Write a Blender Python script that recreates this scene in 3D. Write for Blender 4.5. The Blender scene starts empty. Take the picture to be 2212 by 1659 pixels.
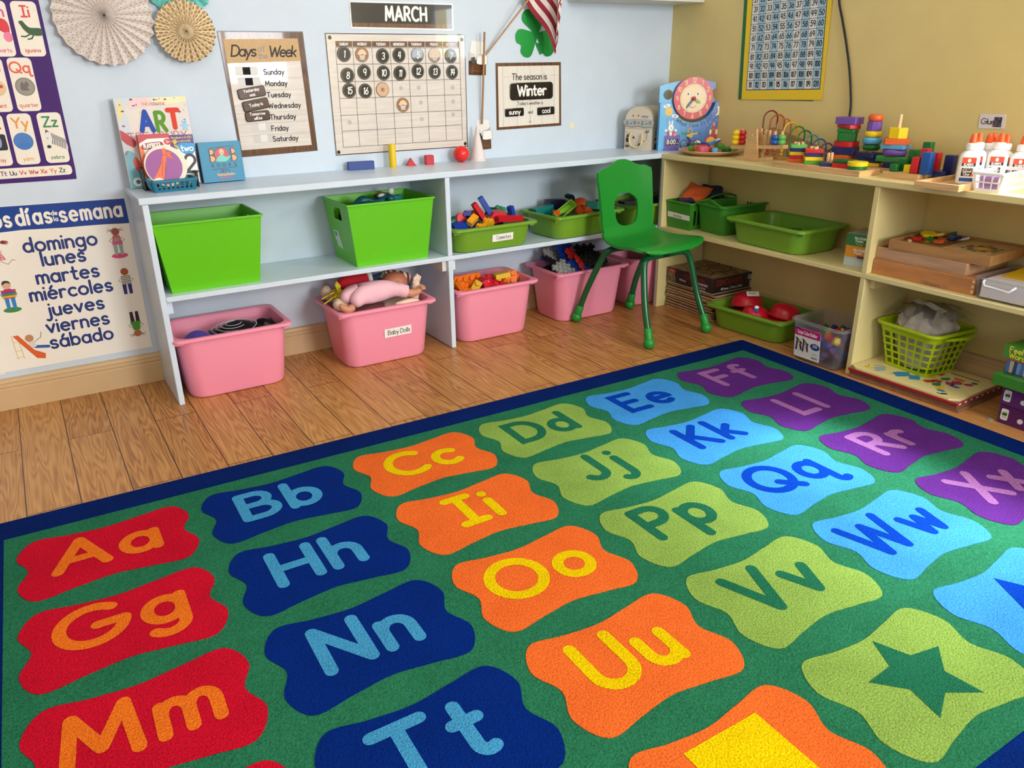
import bpy, bmesh, math, random
from math import pi, sin, cos, radians as rad
from mathutils import Matrix, Vector, noise

SC = bpy.context.scene
COL = SC.collection

# ------------------------------------------------------------------ camera
cam_d = bpy.data.cameras.new('camera')
cam_d.sensor_width = 36.0
cam_d.lens = 27.278
cam_d.clip_start = 0.02
cam = bpy.data.objects.new('camera', cam_d)
COL.objects.link(cam)
_r = Vector((0.84834664, -0.52931267, -0.01166518))
_u = Vector((0.20991382, 0.31604514, 0.9252306))
_f = Vector((0.48604955, 0.78736495, -0.37922588))
cam.matrix_world = Matrix(((_r.x, _u.x, -_f.x, -2.73943), (_r.y, _u.y, -_f.y, -2.97792), (_r.z, _u.z, -_f.z, 1.06482), (0, 0, 0, 1)))
SC.camera = cam

# ------------------------------------------------------------------ world, exposure
wd = bpy.data.worlds.new('world')
SC.world = wd
wd.use_nodes = True
wd.node_tree.nodes['Background'].inputs[0].default_value = (0.75, 0.85, 1.0, 1)
wd.node_tree.nodes['Background'].inputs[1].default_value = 0.3
SC.view_settings.view_transform = 'Standard'
SC.view_settings.look = 'None'
SC.view_settings.exposure = 0.63
SC.view_settings.gamma = 1.0
SC.view_settings.use_curve_mapping = False

# ------------------------------------------------------------------ daylight through the windows, added fill lights
def area_light(name, loc, direction, sx, sy, power, color, spread=180):
    l = bpy.data.lights.new(name, 'AREA')
    l.shape = 'RECTANGLE'; l.size = sx; l.size_y = sy
    l.energy = power; l.color = color; l.spread = rad(spread)
    o = bpy.data.objects.new(name, l); COL.objects.link(o)
    o.location = loc
    o.rotation_euler = Vector(direction).to_track_quat('-Z', 'Y').to_euler()
    return o
ROOM_L, ROOM_F, ROOM_H = -4.6, -5.4, 2.55       # left wall x, front wall y, ceiling height
WIN_R = (-2.48, -1.70, 1.08, 1.82)               # window in the yellow wall: y0, y1, z0, z1
WIN_F = ((-4.1, -3.1, 0.9, 2.1), (-1.40, -0.15, 0.9, 2.2))   # windows in the wall behind the camera, the left one added for fill
area_light('daylight_right', (0.115, -2.09, 1.45), (-1, 0, 0), 0.78, 0.74, 26, (0.9, 0.96, 1.0))
area_light('sky_right', (1.75, -2.30, 3.95), (-1.75, 0.20, -2.43), 0.65, 0.65, 26, (0.86, 0.94, 1.0), 40)
area_light('daylight_front', (-.775, ROOM_F - 0.06, 1.55), (0, 1, 0), 1.25, 1.3, 95, (0.95, 0.98, 1.0))
area_light('fill_left', (-3.6, ROOM_F - 0.06, 1.5), (0, 1, 0), 1.0, 1.2, 24, (0.90, 0.96, 1.0))  # added fill light, lifts the dim left side of the room
area_light('ceiling_fill_light', (-2.4, -2.2, ROOM_H - 0.07), (0, 0, -1), 1.1, 0.5, 6, (1.0, 0.93, 0.82))  # weak ambient fill from the unseen ceiling lamp

# ------------------------------------------------------------------ materials
MATS = {}
def lin(c):
    out = []
    for v in c[:3]:
        v = v / 255.0
        out.append(v / 12.92 if v <= 0.04045 else ((v + 0.055) / 1.055) ** 2.4)
    return (*out, 1.0)

def M(rgb, rough=0.5, kind='plain', **k):
    """procedural material from an sRGB colour; kind picks the surface"""
    key = (tuple(rgb), rough, kind, tuple(sorted(k.items())))
    if key in MATS:
        return MATS[key]
    m = bpy.data.materials.new('%s_%02x%02x%02x' % (kind, *[int(v) for v in rgb[:3]]))
    m.use_nodes = True
    nt = m.node_tree; N = nt.nodes; L = nt.links
    b = N['Principled BSDF']
    b.inputs['Base Color'].default_value = lin(rgb)
    b.inputs['Roughness'].default_value = rough
    m.diffuse_color = lin(rgb)
    tc = N.new('ShaderNodeTexCoord')
    def nz(scale, detail=3, vec=None, dist=0.0):
        n = N.new('ShaderNodeTexNoise'); n.inputs['Scale'].default_value = scale
        n.inputs['Detail'].default_value = detail; n.inputs['Distortion'].default_value = dist
        L.new(vec or tc.outputs['Object'], n.inputs['Vector']); return n
    def bump(src, strength, dist):
        bp = N.new('ShaderNodeBump'); bp.inputs['Strength'].default_value = strength
        bp.inputs['Distance'].default_value = dist
        L.new(src, bp.inputs['Height']); L.new(bp.outputs[0], b.inputs['Normal'])
    def vary(src, lo, hi, c=rgb):
        r = N.new('ShaderNodeValToRGB')
        a = lin(c)
        r.color_ramp.elements[0].color = (*[min(1, v * lo) for v in a[:3]], 1)
        r.color_ramp.elements[1].color = (*[min(1, v * hi) for v in a[:3]], 1)
        r.color_ramp.elements[0].position = 0.3; r.color_ramp.elements[1].position = 0.7
        L.new(src, r.inputs[0]); L.new(r.outputs[0], b.inputs['Base Color']); return r
    if kind == 'plastic':
        bump(nz(900, 2).outputs[0], 0.12, 0.0006)
    elif kind == 'paint':                                   # brushed wall or board paint
        n = nz(7, 4); vary(n.outputs[0], 0.97, 1.03); bump(nz(160, 3).outputs[0], 0.12, 0.002)
    elif kind == 'lam':                                     # laminated card: waves in the film break the reflections
        bump(nz(5, 2, dist=0.8).outputs[0], k.get('wave', 0.30), 0.010)
        b.inputs['Coat Weight'].default_value = 0.55; b.inputs['Coat Roughness'].default_value = 0.03
        b.inputs['Specular IOR Level'].default_value = 0.2
    elif kind == 'paper':
        bump(nz(300, 2).outputs[0], 0.08, 0.0005)
    elif kind == 'fabric':
        n = nz(350, 3); vary(n.outputs[0], 0.85, 1.12); bump(n.outputs[0], 0.4, 0.001)
    elif kind == 'wood':
        mp = N.new('ShaderNodeMapping'); mp.inputs['Scale'].default_value = k.get('grain', (3, 40, 40))
        L.new(tc.outputs['Object'], mp.inputs[0])
        n = nz(2.0, 5, mp.outputs[0], 0.6); vary(n.outputs[0], 0.78, 1.1)
        bump(n.outputs[0], 0.12, 0.0006)
    elif kind == 'planks':                                  # weathered boards printed on a poster
        mp = N.new('ShaderNodeMapping'); mp.inputs['Scale'].default_value = k.get('grain', (6, 60, 60))
        L.new(tc.outputs['Object'], mp.inputs[0])
        n = nz(1.6, 6, mp.outputs[0], 1.2); vary(n.outputs[0], k.get('lo', 0.55), k.get('hi', 1.35))
        bump(nz(5, 2, dist=0.8).outputs[0], 0.30, 0.010)
        b.inputs['Coat Weight'].default_value = 0.55; b.inputs['Coat Roughness'].default_value = 0.03
        b.inputs['Specular IOR Level'].default_value = 0.2
    elif kind == 'pile':                                    # cut carpet pile
        n = nz(260, 3); n2 = nz(9, 3)
        mx = N.new('ShaderNodeMix'); mx.data_type = 'FLOAT'; mx.inputs[0].default_value = 0.22
        L.new(n.outputs[0], mx.inputs[2]); L.new(n2.outputs[0], mx.inputs[3])
        vary(mx.outputs[0], 0.62, 1.36); bump(n.outputs[0], 0.9, 0.004)
        b.inputs['Specular IOR Level'].default_value = 0.06
        b.inputs['Sheen Weight'].default_value = 0.05; b.inputs['Sheen Roughness'].default_value = 0.5
        b.inputs['Sheen Tint'].default_value = lin(rgb)
    elif kind == 'clear':                                   # milky translucent plastic
        b.inputs['Transmission Weight'].default_value = k.get('t', 0.85)
        b.inputs['IOR'].default_value = 1.12
        b.inputs['Alpha'].default_value = k.get('a', 0.45)
    elif kind == 'metal':
        b.inputs['Metallic'].default_value = 0.6
    elif kind == 'glitter':
        v = N.new('ShaderNodeTexVoronoi'); v.inputs['Scale'].default_value = 900
        L.new(tc.outputs['Object'], v.inputs['Vector'])
        bump(v.outputs['Color'], 0.8, 0.002); b.inputs['Metallic'].default_value = 0.55
    elif kind == 'dots':                                    # printed polka dots in rings on a pleated fan
        pass
    elif kind == 'label':                                   # busy printed picture: blobs of a second colour
        n = nz(k.get('s', 40), 3); r = vary(n.outputs[0], 1, 1)
        r.color_ramp.elements[1].color = lin(k['c2']); r.color_ramp.elements[0].position = 0.42; r.color_ramp.elements[1].position = 0.58
    MATS[key] = m
    return m

# ------------------------------------------------------------------ stroke lettering (rounded marker-style alphabet)
def A(cx, cy, rx, ry, a0, a1): return ('a', cx, cy, rx, ry, a0, a1)
ring = lambda cx, cy, rx, ry: [A(cx, cy, rx, ry, 90, 450)]
G = {
 'A': [[(0, 0), (.42, 1), (.84, 0)], [(.14, .33), (.70, .33)]],
 'B': [[(0, 0), (0, 1)], [(0, 1), (.28, 1), A(.3, .76, .27, .24, 90, -90), (0, .52)], [(.3, .52), A(.34, .26, .32, .26, 90, -90), (0, 0)]],
 'C': [[A(.48, .5, .48, .5, 50, 310)]],
 'D': [[(0, 0), (0, 1), (.25, 1), A(.28, .5, .47, .5, 90, -90), (0, 0)]],
 'E': [[(.6, 1), (0, 1), (0, 0), (.6, 0)], [(0, .52), (.5, .52)]],
 'F': [[(.6, 1), (0, 1), (0, 0)], [(0, .52), (.48, .52)]],
 'G': [[A(.5, .5, .5, .5, 50, 354)], [(.985, .46), (.58, .46)]],
 'H': [[(0, 0), (0, 1)], [(.7, 0), (.7, 1)], [(0, .5), (.7, .5)]],
 'I': [[(.25, 0), (.25, 1)], [(0, 1), (.5, 1)], [(0, 0), (.5, 0)]],
 'J': [[(.5, 1), (.5, .27), A(.25, .27, .25, .27, 0, -150)]],
 'K': [[(0, 0), (0, 1)], [(.58, 1), (.04, .45)], [(.17, .56), (.64, 0)]],
 'L': [[(0, 1), (0, 0), (.55, 0)]],
 'M': [[(0, 0), (.1, 1), (.45, .25), (.8, 1), (.9, 0)]],
 'N': [[(0, 0), (0, 1), (.68, 0), (.68, 1)]],
 'O': [ring(.5, .5, .5, .5)],
 'P': [[(0, 0), (0, 1)], [(0, 1), (.28, 1), A(.3, .73, .3, .27, 90, -90), (0, .46)]],
 'Q': [ring(.5, .5, .5, .5), [(.58, .3), (.98, -.05)]],
 'R': [[(0, 0), (0, 1)], [(0, 1), (.28, 1), A(.3, .74, .29, .26, 90, -90), (0, .48)], [(.28, .48), (.64, 0)]],
 'S': [[A(.32, .74, .29, .26, 35, 270), A(.33, .25, .32, .25, 90, -150)]],
 'T': [[(.37, 0), (.37, 1)], [(0, 1), (.74, 1)]],
 'U': [[(0, 1), (0, .33), A(.34, .33, .34, .33, 180, 360), (.68, 1)]],
 'V': [[(0, 1), (.38, 0), (.76, 1)]],
 'W': [[(0, 1), (.28, 0), (.54, .85), (.8, 0), (1.08, 1)]],
 'X': [[(0, 1), (.7, 0)], [(.7, 1), (0, 0)]],
 'Y': [[(0, 1), (.35, .5), (.7, 1)], [(.35, .5), (.35, 0)]],
 'Z': [[(0, 1), (.66, 1), (0, 0), (.68, 0)]],
 'a': [ring(.28, .31, .28, .31), [(.56, .62), (.57, 0)]],
 'b': [[(0, 1), (0, 0)], ring(.28, .31, .28, .31)],
 'c': [[A(.3, .31, .3, .31, 50, 310)]],
 'd': [ring(.28, .31, .28, .31), [(.56, 1), (.56, 0)]],
 'e': [[(.02, .33), (.57, .33)], [A(.3, .31, .29, .31, 3, 310)]],
 'f': [[A(.34, .8, .18, .2, 50, 180), (.16, 0)], [(0, .6), (.36, .6)]],
 'g': [ring(.28, .31, .28, .31), [(.56, .62), (.56, -.1), A(.28, -.1, .28, .26, 0, -140)]],
 'h': [[(0, 1), (0, 0)], [(0, .35), A(.25, .36, .25, .26, 180, 0), (.5, 0)]],
 'i': [[(0, .6), (0, 0)], [(0, .88), (0, .89)]],
 'j': [[(.22, .6), (.22, -.1), A(.04, -.1, .18, .24, 0, -130)], [(.22, .88), (.22, .89)]],
 'k': [[(0, 1), (0, 0)], [(.42, .6), (.03, .24)], [(.15, .35), (.46, 0)]],
 'l': [[(0, 1), (0, 0)]],
 'm': [[(0, .6), (0, 0)], [(0, .38), A(.19, .38, .19, .24, 180, 0), (.38, 0)], [(.38, .38), A(.57, .38, .19, .24, 180, 0), (.76, 0)]],
 'n': [[(0, .6), (0, 0)], [(0, .36), A(.24, .37, .24, .25, 180, 0), (.48, 0)]],
 'o': [ring(.31, .31, .31, .31)],
 'p': [[(0, .6), (0, -.36)], ring(.28, .31, .28, .31)],
 'q': [ring(.28, .31, .28, .31), [(.56, .62), (.56, -.22), A(.68, -.22, .12, .14, 180, 310)]],
 'r': [[(0, .6), (0, 0)], [(0, .32), A(.24, .34, .24, .27, 180, 55)]],
 's': [[A(.24, .46, .2, .16, 30, 270), A(.24, .15, .22, .15, 90, -150)]],
 't': [[(.16, .92), (.16, .16), A(.3, .16, .14, .16, 180, 300)], [(0, .6), (.38, .6)]],
 'u': [[(0, .6), (0, .25), A(.24, .25, .24, .25, 180, 360), (.48, .6)], [(.48, .6), (.48, 0)]],
 'v': [[(0, .6), (.26, 0), (.52, .6)]],
 'w': [[(0, .6), (.19, 0), (.36, .5), (.53, 0), (.72, .6)]],
 'x': [[(0, .6), (.46, 0)], [(.46, .6), (0, 0)]],
 'y': [[(0, .6), (.26, .03)], [(.52, .6), (.12, -.36)]],
 'z': [[(0, .6), (.44, .6), (0, 0), (.46, 0)]],
 '0': [ring(.3, .5, .3, .5)],
 '1': [[(0, .84), (.17, 1), (.17, 0)]],
 '2': [[A(.3, .7, .28, .3, 165, -35), (0, 0), (.6, 0)]],
 '3': [[A(.27, .75, .25, .25, 150, -90)], [A(.27, .26, .29, .26, 85, -150)]],
 '4': [[(.42, 0), (.42, 1)], [(.12, 1), (0, .36), (.58, .36)]],
 '5': [[(.52, 1), (.08, 1), (.04, .56), A(.27, .32, .29, .32, 125, -150)]],
 '6': [[(.42, 1), (.06, .42)], ring(.3, .3, .29, .3)],
 '7': [[(0, 1), (.55, 1), (.15, 0)]],
 '8': [ring(.3, .76, .24, .24), ring(.3, .27, .29, .27)],
 '9': [ring(.28, .7, .28, .3), [(.56, .72), (.5, 0)]],
 '.': [[(0, .02), (.01, .02)]], ':': [[(0, .15), (.01, .15)], [(0, .5), (.01, .5)]], '-': [[(0, .35), (.3, .35)]],
 "'": [[(.05, 1), (0, .8)]], '?': [[A(.25, .75, .24, .25, 170, -60), (.25, .35), (.25, .3)], [(.25, .02), (.25, .03)]],
 '+': [[(0, .4), (.5, .4)], [(.25, .15), (.25, .65)]], '\u00b4': [[(.2, .78), (.34, .96)]], 'E/': [],
}
G['\u00e9'] = G['e'] + G['\u00b4']; G['\u00e1'] = G['a'] + G['\u00b4']
G['\u00ed'] = [[(0, .6), (0, 0)], [(-.02, .78), (.14, .96)]]

def expand(stroke, seg=9):
    pts = []
    for it in stroke:
        if it[0] == 'a':
            _, cx, cy, rx, ry, a0, a1 = it
            n = max(3, int(abs(a1 - a0) / 360 * seg * 2.2))
            for i in range(n + 1):
                t = rad(a0 + (a1 - a0) * i / n)
                pts.append((cx + rx * cos(t), cy + ry * sin(t)))
        else:
            pts.append(it)
    out = [pts[0]]
    for p in pts[1:]:
        if abs(p[0] - out[-1][0]) + abs(p[1] - out[-1][1]) > 1e-4:
            out.append(p)
    return out
def glyph_width(ch):
    xs = [p[0] for s in G[ch] for p in expand(s)]
    return max(xs) if xs else 0.3
def text_width(s, track=0.24):
    w = 0
    for i, ch in enumerate(s):
        w += .34 if ch == ' ' else glyph_width(ch) + (track if i < len(s) - 1 else 0)
    return w

# ------------------------------------------------------------------ mesh builder
def rr(x0, y0, x1, y1, r, n=5):
    """rounded rectangle outline, counter-clockwise"""
    r = max(1e-5, min(r, (x1 - x0) / 2 - 1e-5, (y1 - y0) / 2 - 1e-5))
    out = []
    for cx, cy, a in ((x1 - r, y1 - r, 0), (x0 + r, y1 - r, 90), (x0 + r, y0 + r, 180), (x1 - r, y0 + r, 270)):
        for i in range(n + 1):
            t = rad(a + 90 * i / n)
            out.append((cx + r * cos(t), cy + r * sin(t)))
    return out
def ell(cx, cy, rx, ry=None, n=24):
    ry = rx if ry is None else ry
    return [(cx + rx * cos(2 * pi * i / n), cy + ry * sin(2 * pi * i / n)) for i in range(n)]
def catmull(pts, n=6, closed=True):
    out = []; L = len(pts); D = len(pts[0])
    rng = range(L) if closed else range(L - 1)
    for i in rng:
        g = (lambda k: pts[k % L]) if closed else (lambda k: pts[max(0, min(L - 1, k))])
        p0, p1, p2, p3 = g(i - 1), g(i), g(i + 1), g(i + 2)
        for j in range(n):
            t = j / n
            out.append(tuple(0.5 * (2 * p1[d] + (p2[d] - p0[d]) * t + (2 * p0[d] - 5 * p1[d] + 4 * p2[d] - p3[d]) * t * t + (3 * p1[d] - p0[d] - 3 * p2[d] + p3[d]) * t ** 3) for d in range(D)))
    if not closed:
        out.append(tuple(pts[-1]))
    return out

class MB:
    def __init__(s, mat=None):
        s.v = []; s.f = []; s.fm = []; s.mats = []; s.X = Matrix.Identity(4); s.mat = mat; s.k = 0
    def mi(s, m):
        m = m or s.mat
        if m not in s.mats: s.mats.append(m)
        return s.mats.index(m)
    def add(s, vs, fs, m=None):
        b = len(s.v); k = s.mi(m)
        s.v += [s.X @ Vector(v) for v in vs]
        for f in fs:
            s.f.append([b + i for i in f]); s.fm.append(k)
        return s
    def at(s, x=0, y=0, z=0, rx=0, ry=0, rz=0):
        s.X = Matrix.Translation((x, y, z)) @ Matrix.Rotation(rad(rz), 4, 'Z') @ Matrix.Rotation(rad(ry), 4, 'Y') @ Matrix.Rotation(rad(rx), 4, 'X')
        return s
    def box(s, x0, y0, z0, x1, y1, z1, m=None):
        vs = [(x, y, z) for z in (z0, z1) for y in (y0, y1) for x in (x0, x1)]
        return s.add(vs, [(0, 2, 3, 1), (4, 5, 7, 6), (0, 1, 5, 4), (2, 6, 7, 3), (0, 4, 6, 2), (1, 3, 7, 5)], m)
    def poly(s, pts, z, m=None):
        return s.add([(p[0], p[1], z) for p in pts], [list(range(len(pts)))], m)
    def prism(s, pts, z0, z1, m=None):
        n = len(pts)
        vs = [(p[0], p[1], z0) for p in pts] + [(p[0], p[1], z1) for p in pts]
        fs = [list(range(n - 1, -1, -1)), list(range(n, 2 * n))] + [(i, (i + 1) % n, n + (i + 1) % n, n + i) for i in range(n)]
        return s.add(vs, fs, m)
    def rbox(s, x0, y0, z0, x1, y1, z1, r, m=None, e=0.0, n=4):
        """box rounded in plan by r, edges eased by e"""
        if e <= 0:
            return s.prism(rr(x0, y0, x1, y1, r, n), z0, z1, m)
        g = lambda k, z: [(p[0], p[1], z) for p in rr(x0 + k, y0 + k, x1 - k, y1 - k, max(1e-4, r - k), n)]
        h = e * .3
        return s.loft([g(e, z0), g(h, z0 + h), g(0, z0 + e), g(0, z1 - e), g(h, z1 - h), g(e, z1)], m)
    def loft(s, rings, m=None, caps=True, closed=True):
        n = len(rings[0]); vs = [v for r in rings for v in r]; fs = []
        for k in range(len(rings) - 1):
            for i in range(n if closed else n - 1):
                j = (i + 1) % n
                fs.append((k * n + i, k * n + j, (k + 1) * n + j, (k + 1) * n + i))
        if caps:
            fs.append(list(range(n - 1, -1, -1))); fs.append([(len(rings) - 1) * n + i for i in range(n)])
        return s.add(vs, fs, m)
    def lathe(s, prof, m=None, n=20, cx=0, cy=0):
        return s.loft([[(cx + r * cos(2 * pi * i / n), cy + r * sin(2 * pi * i / n), z) for i in range(n)] for r, z in prof], m)
    def ball(s, c, r, m=None, n=16, k=10):
        rx, ry, rz = (r, r, r) if not hasattr(r, '__len__') else r
        rings = []
        for j in range(1, k):
            t = -pi / 2 + pi * j / k
            rings.append([(c[0] + rx * cos(t) * cos(2 * pi * i / n), c[1] + ry * cos(t) * sin(2 * pi * i / n), c[2] + rz * sin(t)) for i in range(n)])
        lo = (c[0], c[1], c[2] - rz); hi = (c[0], c[1], c[2] + rz)
        vs = [lo] + [v for r_ in rings for v in r_] + [hi]; fs = []
        for i in range(n):
            fs.append((0, 1 + (i + 1) % n, 1 + i))
            fs.append((len(vs) - 1, 1 + (k - 2) * n + i, 1 + (k - 2) * n + (i + 1) % n))
        for q in range(k - 2):
            for i in range(n):
                j = (i + 1) % n
                fs.append((1 + q * n + i, 1 + q * n + j, 1 + (q + 1) * n + j, 1 + (q + 1) * n + i))
        return s.add(vs, fs, m)
    def tube(s, pts, r, m=None, n=8, closed=False, sq=1.0):
        """round bar along pts; r a number or one per point; sq flattens it vertically"""
        P = [Vector(p) for p in pts]; L = len(P)
        R = [r] * L if not hasattr(r, '__len__') else r
        rings = []; up = None
        for i in range(L):
            a = P[i - 1] if (i or closed) else P[i]; b = P[(i + 1) % L] if (i < L - 1 or closed) else P[i]
            t = (b - a).normalized() if (b - a).length > 1e-9 else Vector((0, 0, 1))
            if up is None:
                up = Vector((0, 0, 1)) if abs(t.z) < .9 else Vector((1, 0, 0))
            up = (up - t * up.dot(t))
            up = up.normalized() if up.length > 1e-6 else t.orthogonal().normalized()
            sd = t.cross(up)
            rings.append([P[i] + sd * (R[i] * cos(2 * pi * q / n)) + up * (R[i] * sq * sin(2 * pi * q / n)) for q in range(n)])
        if closed:
            rings.append(rings[0])
        return s.loft(rings, m, caps=not closed)
    def stroke(s, pts, w, z, m=None, cap=5, closed=None):
        """flat round-ended line of width w at height z"""
        n = len(pts)
        if closed is None and n > 2:
            for i in range(1, n - 1):                       # sharp corners: two bars meeting in a round joint
                a, b = Vector((pts[i][0] - pts[i - 1][0], pts[i][1] - pts[i - 1][1])), Vector((pts[i + 1][0] - pts[i][0], pts[i + 1][1] - pts[i][1]))
                if a.length > 0 and b.length > 0 and a.normalized().dot(b.normalized()) < -.05 and cap:
                    s.stroke(pts[:i + 1], w, z, m, max(cap, 4), False); return s.stroke(pts[i:], w, z, m, cap)
        if closed is None:
            closed = n > 3 and math.hypot(pts[0][0] - pts[-1][0], pts[0][1] - pts[-1][1]) < 1e-4
        P = [Vector((p[0], p[1])) for p in pts]
        if closed: P = P[:-1]; n -= 1
        Lf = []; Rt = []
        for i in range(n):
            d0 = P[i] - P[i - 1] if (i or closed) else P[1] - P[0]
            d1 = P[(i + 1) % n] - P[i] if (i < n - 1 or closed) else P[-1] - P[-2]
            d0 = d0.normalized(); d1 = d1.normalized()
            n0 = Vector((-d0.y, d0.x)); n1 = Vector((-d1.y, d1.x))
            mm = n0 + n1
            if mm.length < .35:
                mm = n0 * 1.0
            else:
                mm = mm.normalized(); mm = mm / max(.5, mm.dot(n0))
            Lf.append(P[i] + mm * w / 2); Rt.append(P[i] - mm * w / 2)
        def lift():                                        # overlapping print never shares one plane
            s.k = (s.k + 1) % 24
            return z + s.k * 9e-6
        zl = lift()
        vs = [(p.x, p.y, zl) for p in Lf] + [(p.x, p.y, zl) for p in Rt]
        fs = [((i + 1) % n, i, n + i, n + (i + 1) % n) for i in range(n if closed else n - 1)]
        s.add(vs, fs, m)
        if cap and not closed:
            for e, o in ((P[0], P[1]), (P[-1], P[-2])):
                s.poly(ell(e.x, e.y, w / 2, n=cap * 2), lift(), m)
        if cap and not closed:
            for i in range(1, n - 1):                       # round the sharp corners too
                d0 = (P[i] - P[i - 1]).normalized(); d1 = (P[i + 1] - P[i]).normalized()
                if d0.dot(d1) < .6:
                    s.poly(ell(P[i].x, P[i].y, w / 2, n=cap * 2), lift(), m)
        return s
    def text(s, t, x, y, h, w, z, m=None, align='c', sx=1.0, shear=0.0, track=0.24, rot=0, cap=4, seg=9):
        """lettering: cap height h, stroke width w, baseline y"""
        W = text_width(t, track) * h * sx
        ox = {'c': -W / 2, 'l': 0, 'r': -W}[align]
        cr, sr = cos(rad(rot)), sin(rad(rot))
        px = ox
        for ch in t:
            if ch == ' ':
                px += .34 * h * sx; continue
            for st in G[ch]:
                q = []
                for a, b in expand(st, seg):
                    lx = px + (a + shear * b) * h * sx; ly = b * h
                    q.append((x + lx * cr - ly * sr, y + lx * sr + ly * cr))
                s.stroke(q, w, z, m, cap)
            px += (glyph_width(ch) + track) * h * sx
        return s
    def build(s, name, parent=None, smooth=35, bevel=0.0, bseg=2, sub=0, loc=None):
        me = bpy.data.meshes.new(name)
        me.from_pydata([tuple(v) for v in s.v], [], s.f)
        for m in s.mats: me.materials.append(m)
        me.polygons.foreach_set('material_index', s.fm)
        if smooth:
            me.polygons.foreach_set('use_smooth', [True] * len(me.polygons))
            me.set_sharp_from_angle(angle=rad(smooth))
        me.validate(); me.update()
        o = bpy.data.objects.new(name, me); COL.objects.link(o)
        if parent is not None: o.parent = parent
        if loc: o.location = loc
        if bevel:
            b = o.modifiers.new('bevel', 'BEVEL'); b.width = bevel; b.segments = bseg; b.limit_method = 'ANGLE'; b.angle_limit = rad(40)
        if sub:
            q = o.modifiers.new('sub', 'SUBSURF'); q.levels = sub; q.render_levels = sub
        return o

def tag(o, label, cat, group=None, kind=None):
    o['label'] = label; o['category'] = cat
    if group: o['group'] = group
    if kind: o['kind'] = kind
    return o
def thing(name, label, cat, loc=(0, 0, 0), rot=(0, 0, 0), group=None):
    o = bpy.data.objects.new(name, None); COL.objects.link(o)
    o.empty_display_size = 0.05
    o.location = loc; o.rotation_euler = [rad(a) for a in rot]
    return tag(o, label, cat, group)
def place(o, loc, rot=(0, 0, 0)):
    o.location = loc; o.rotation_euler = [rad(a) for a in rot]; return o
def struct(o):
    o['kind'] = 'structure'; return o
def copy_thing(src, label, loc, rot=None, group=None):
    c = src.copy(); COL.objects.link(c); c.location = loc
    if rot is not None: c.rotation_euler = [rad(a) for a in rot]
    c['label'] = label
    if group: c['group'] = group
    for ch in list(src.children):
        d = ch.copy(); COL.objects.link(d); d.parent = c
        for g in list(ch.children):
            e = g.copy(); COL.objects.link(e); e.parent = d
    return c
BACK = (90, 0, 0)          # local x,y,z -> right, up, out of the blue back wall
RIGHT = (90, 0, -90)       # the same for the yellow right wall
rnd = random.Random(7)

# ================================================================== the room
BLUE = M((205, 219, 233), .55, 'paint'); YEL = M((225, 203, 135), .55, 'paint'); WHITE = M((236, 234, 228), .6, 'paint')
BEIGE = M((206, 174, 130), .45, 'paint')
struct(MB(BLUE).box(ROOM_L, 0, 0, 0.12, 0.12, ROOM_H).build('wall_back', smooth=0))
w = MB(YEL)
y0, y1, z0, z1 = WIN_R
w.box(0, ROOM_F, 0, .12, 0, z0); w.box(0, ROOM_F, z1, .12, 0, ROOM_H); w.box(0, ROOM_F, z0, .12, y0, z1); w.box(0, y1, z0, .12, 0, z1)
struct(w.build('wall_right', smooth=0))
DIM = M((150, 142, 128), .7, 'paint')
struct(MB(DIM).box(ROOM_L - .12, ROOM_F, 0, ROOM_L, .12, ROOM_H).build('wall_left', smooth=0))
w = MB(DIM)
xs = [ROOM_L]
for a, b, c, d in WIN_F:
    w.box(xs[-1], ROOM_F - .12, 0, a, ROOM_F, ROOM_H); w.box(a, ROOM_F - .12, 0, b, ROOM_F, c); w.box(a, ROOM_F - .12, d, b, ROOM_F, ROOM_H); xs.append(b)
w.box(xs[-1], ROOM_F - .12, 0, .12, ROOM_F, ROOM_H)
struct(w.build('wall_front', smooth=0))
struct(MB(M((240, 238, 232), .8, 'paint')).box(ROOM_L - .12, ROOM_F - .12, ROOM_H, .12, .12, ROOM_H + .1).build('ceiling', smooth=0))
# window frames
def window(n, fn, a0, a1, b0, b1):
    fr = MB(M((240, 240, 238), .4, 'plastic')); t = .045
    for q in ((a0, b0, a1, b0 + t), (a0, b1 - t, a1, b1), (a0, b0, a0 + t, b1), (a1 - t, b0, a1, b1), ((a0 + a1) / 2 - .02, b0, (a0 + a1) / 2 + .02, b1), (a0, (b0 + b1) / 2 - .02, a1, (b0 + b1) / 2 + .02)):
        p, r = fn(q[0], q[1]), fn(q[2], q[3])
        lo = [min(a, b) for a, b in zip(p[0] + p[1], r[0] + r[1])]
        fr.box(min(p[0][0], r[0][0]), min(p[0][1], r[0][1]), min(p[0][2], r[0][2]), max(p[1][0], r[1][0]), max(p[1][1], r[1][1]), max(p[1][2], r[1][2]))
    o = fr.build('window_%d' % n, smooth=0); struct(o); return o
window(1, lambda a, b: ((.0, a, b), (.015, a, b)), WIN_R[0], WIN_R[1], WIN_R[2], WIN_R[3])
for i, q in enumerate(WIN_F):
    window(2 + i, lambda a, b: ((a, ROOM_F - .015, b), (a, ROOM_F, b)), *q)

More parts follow.
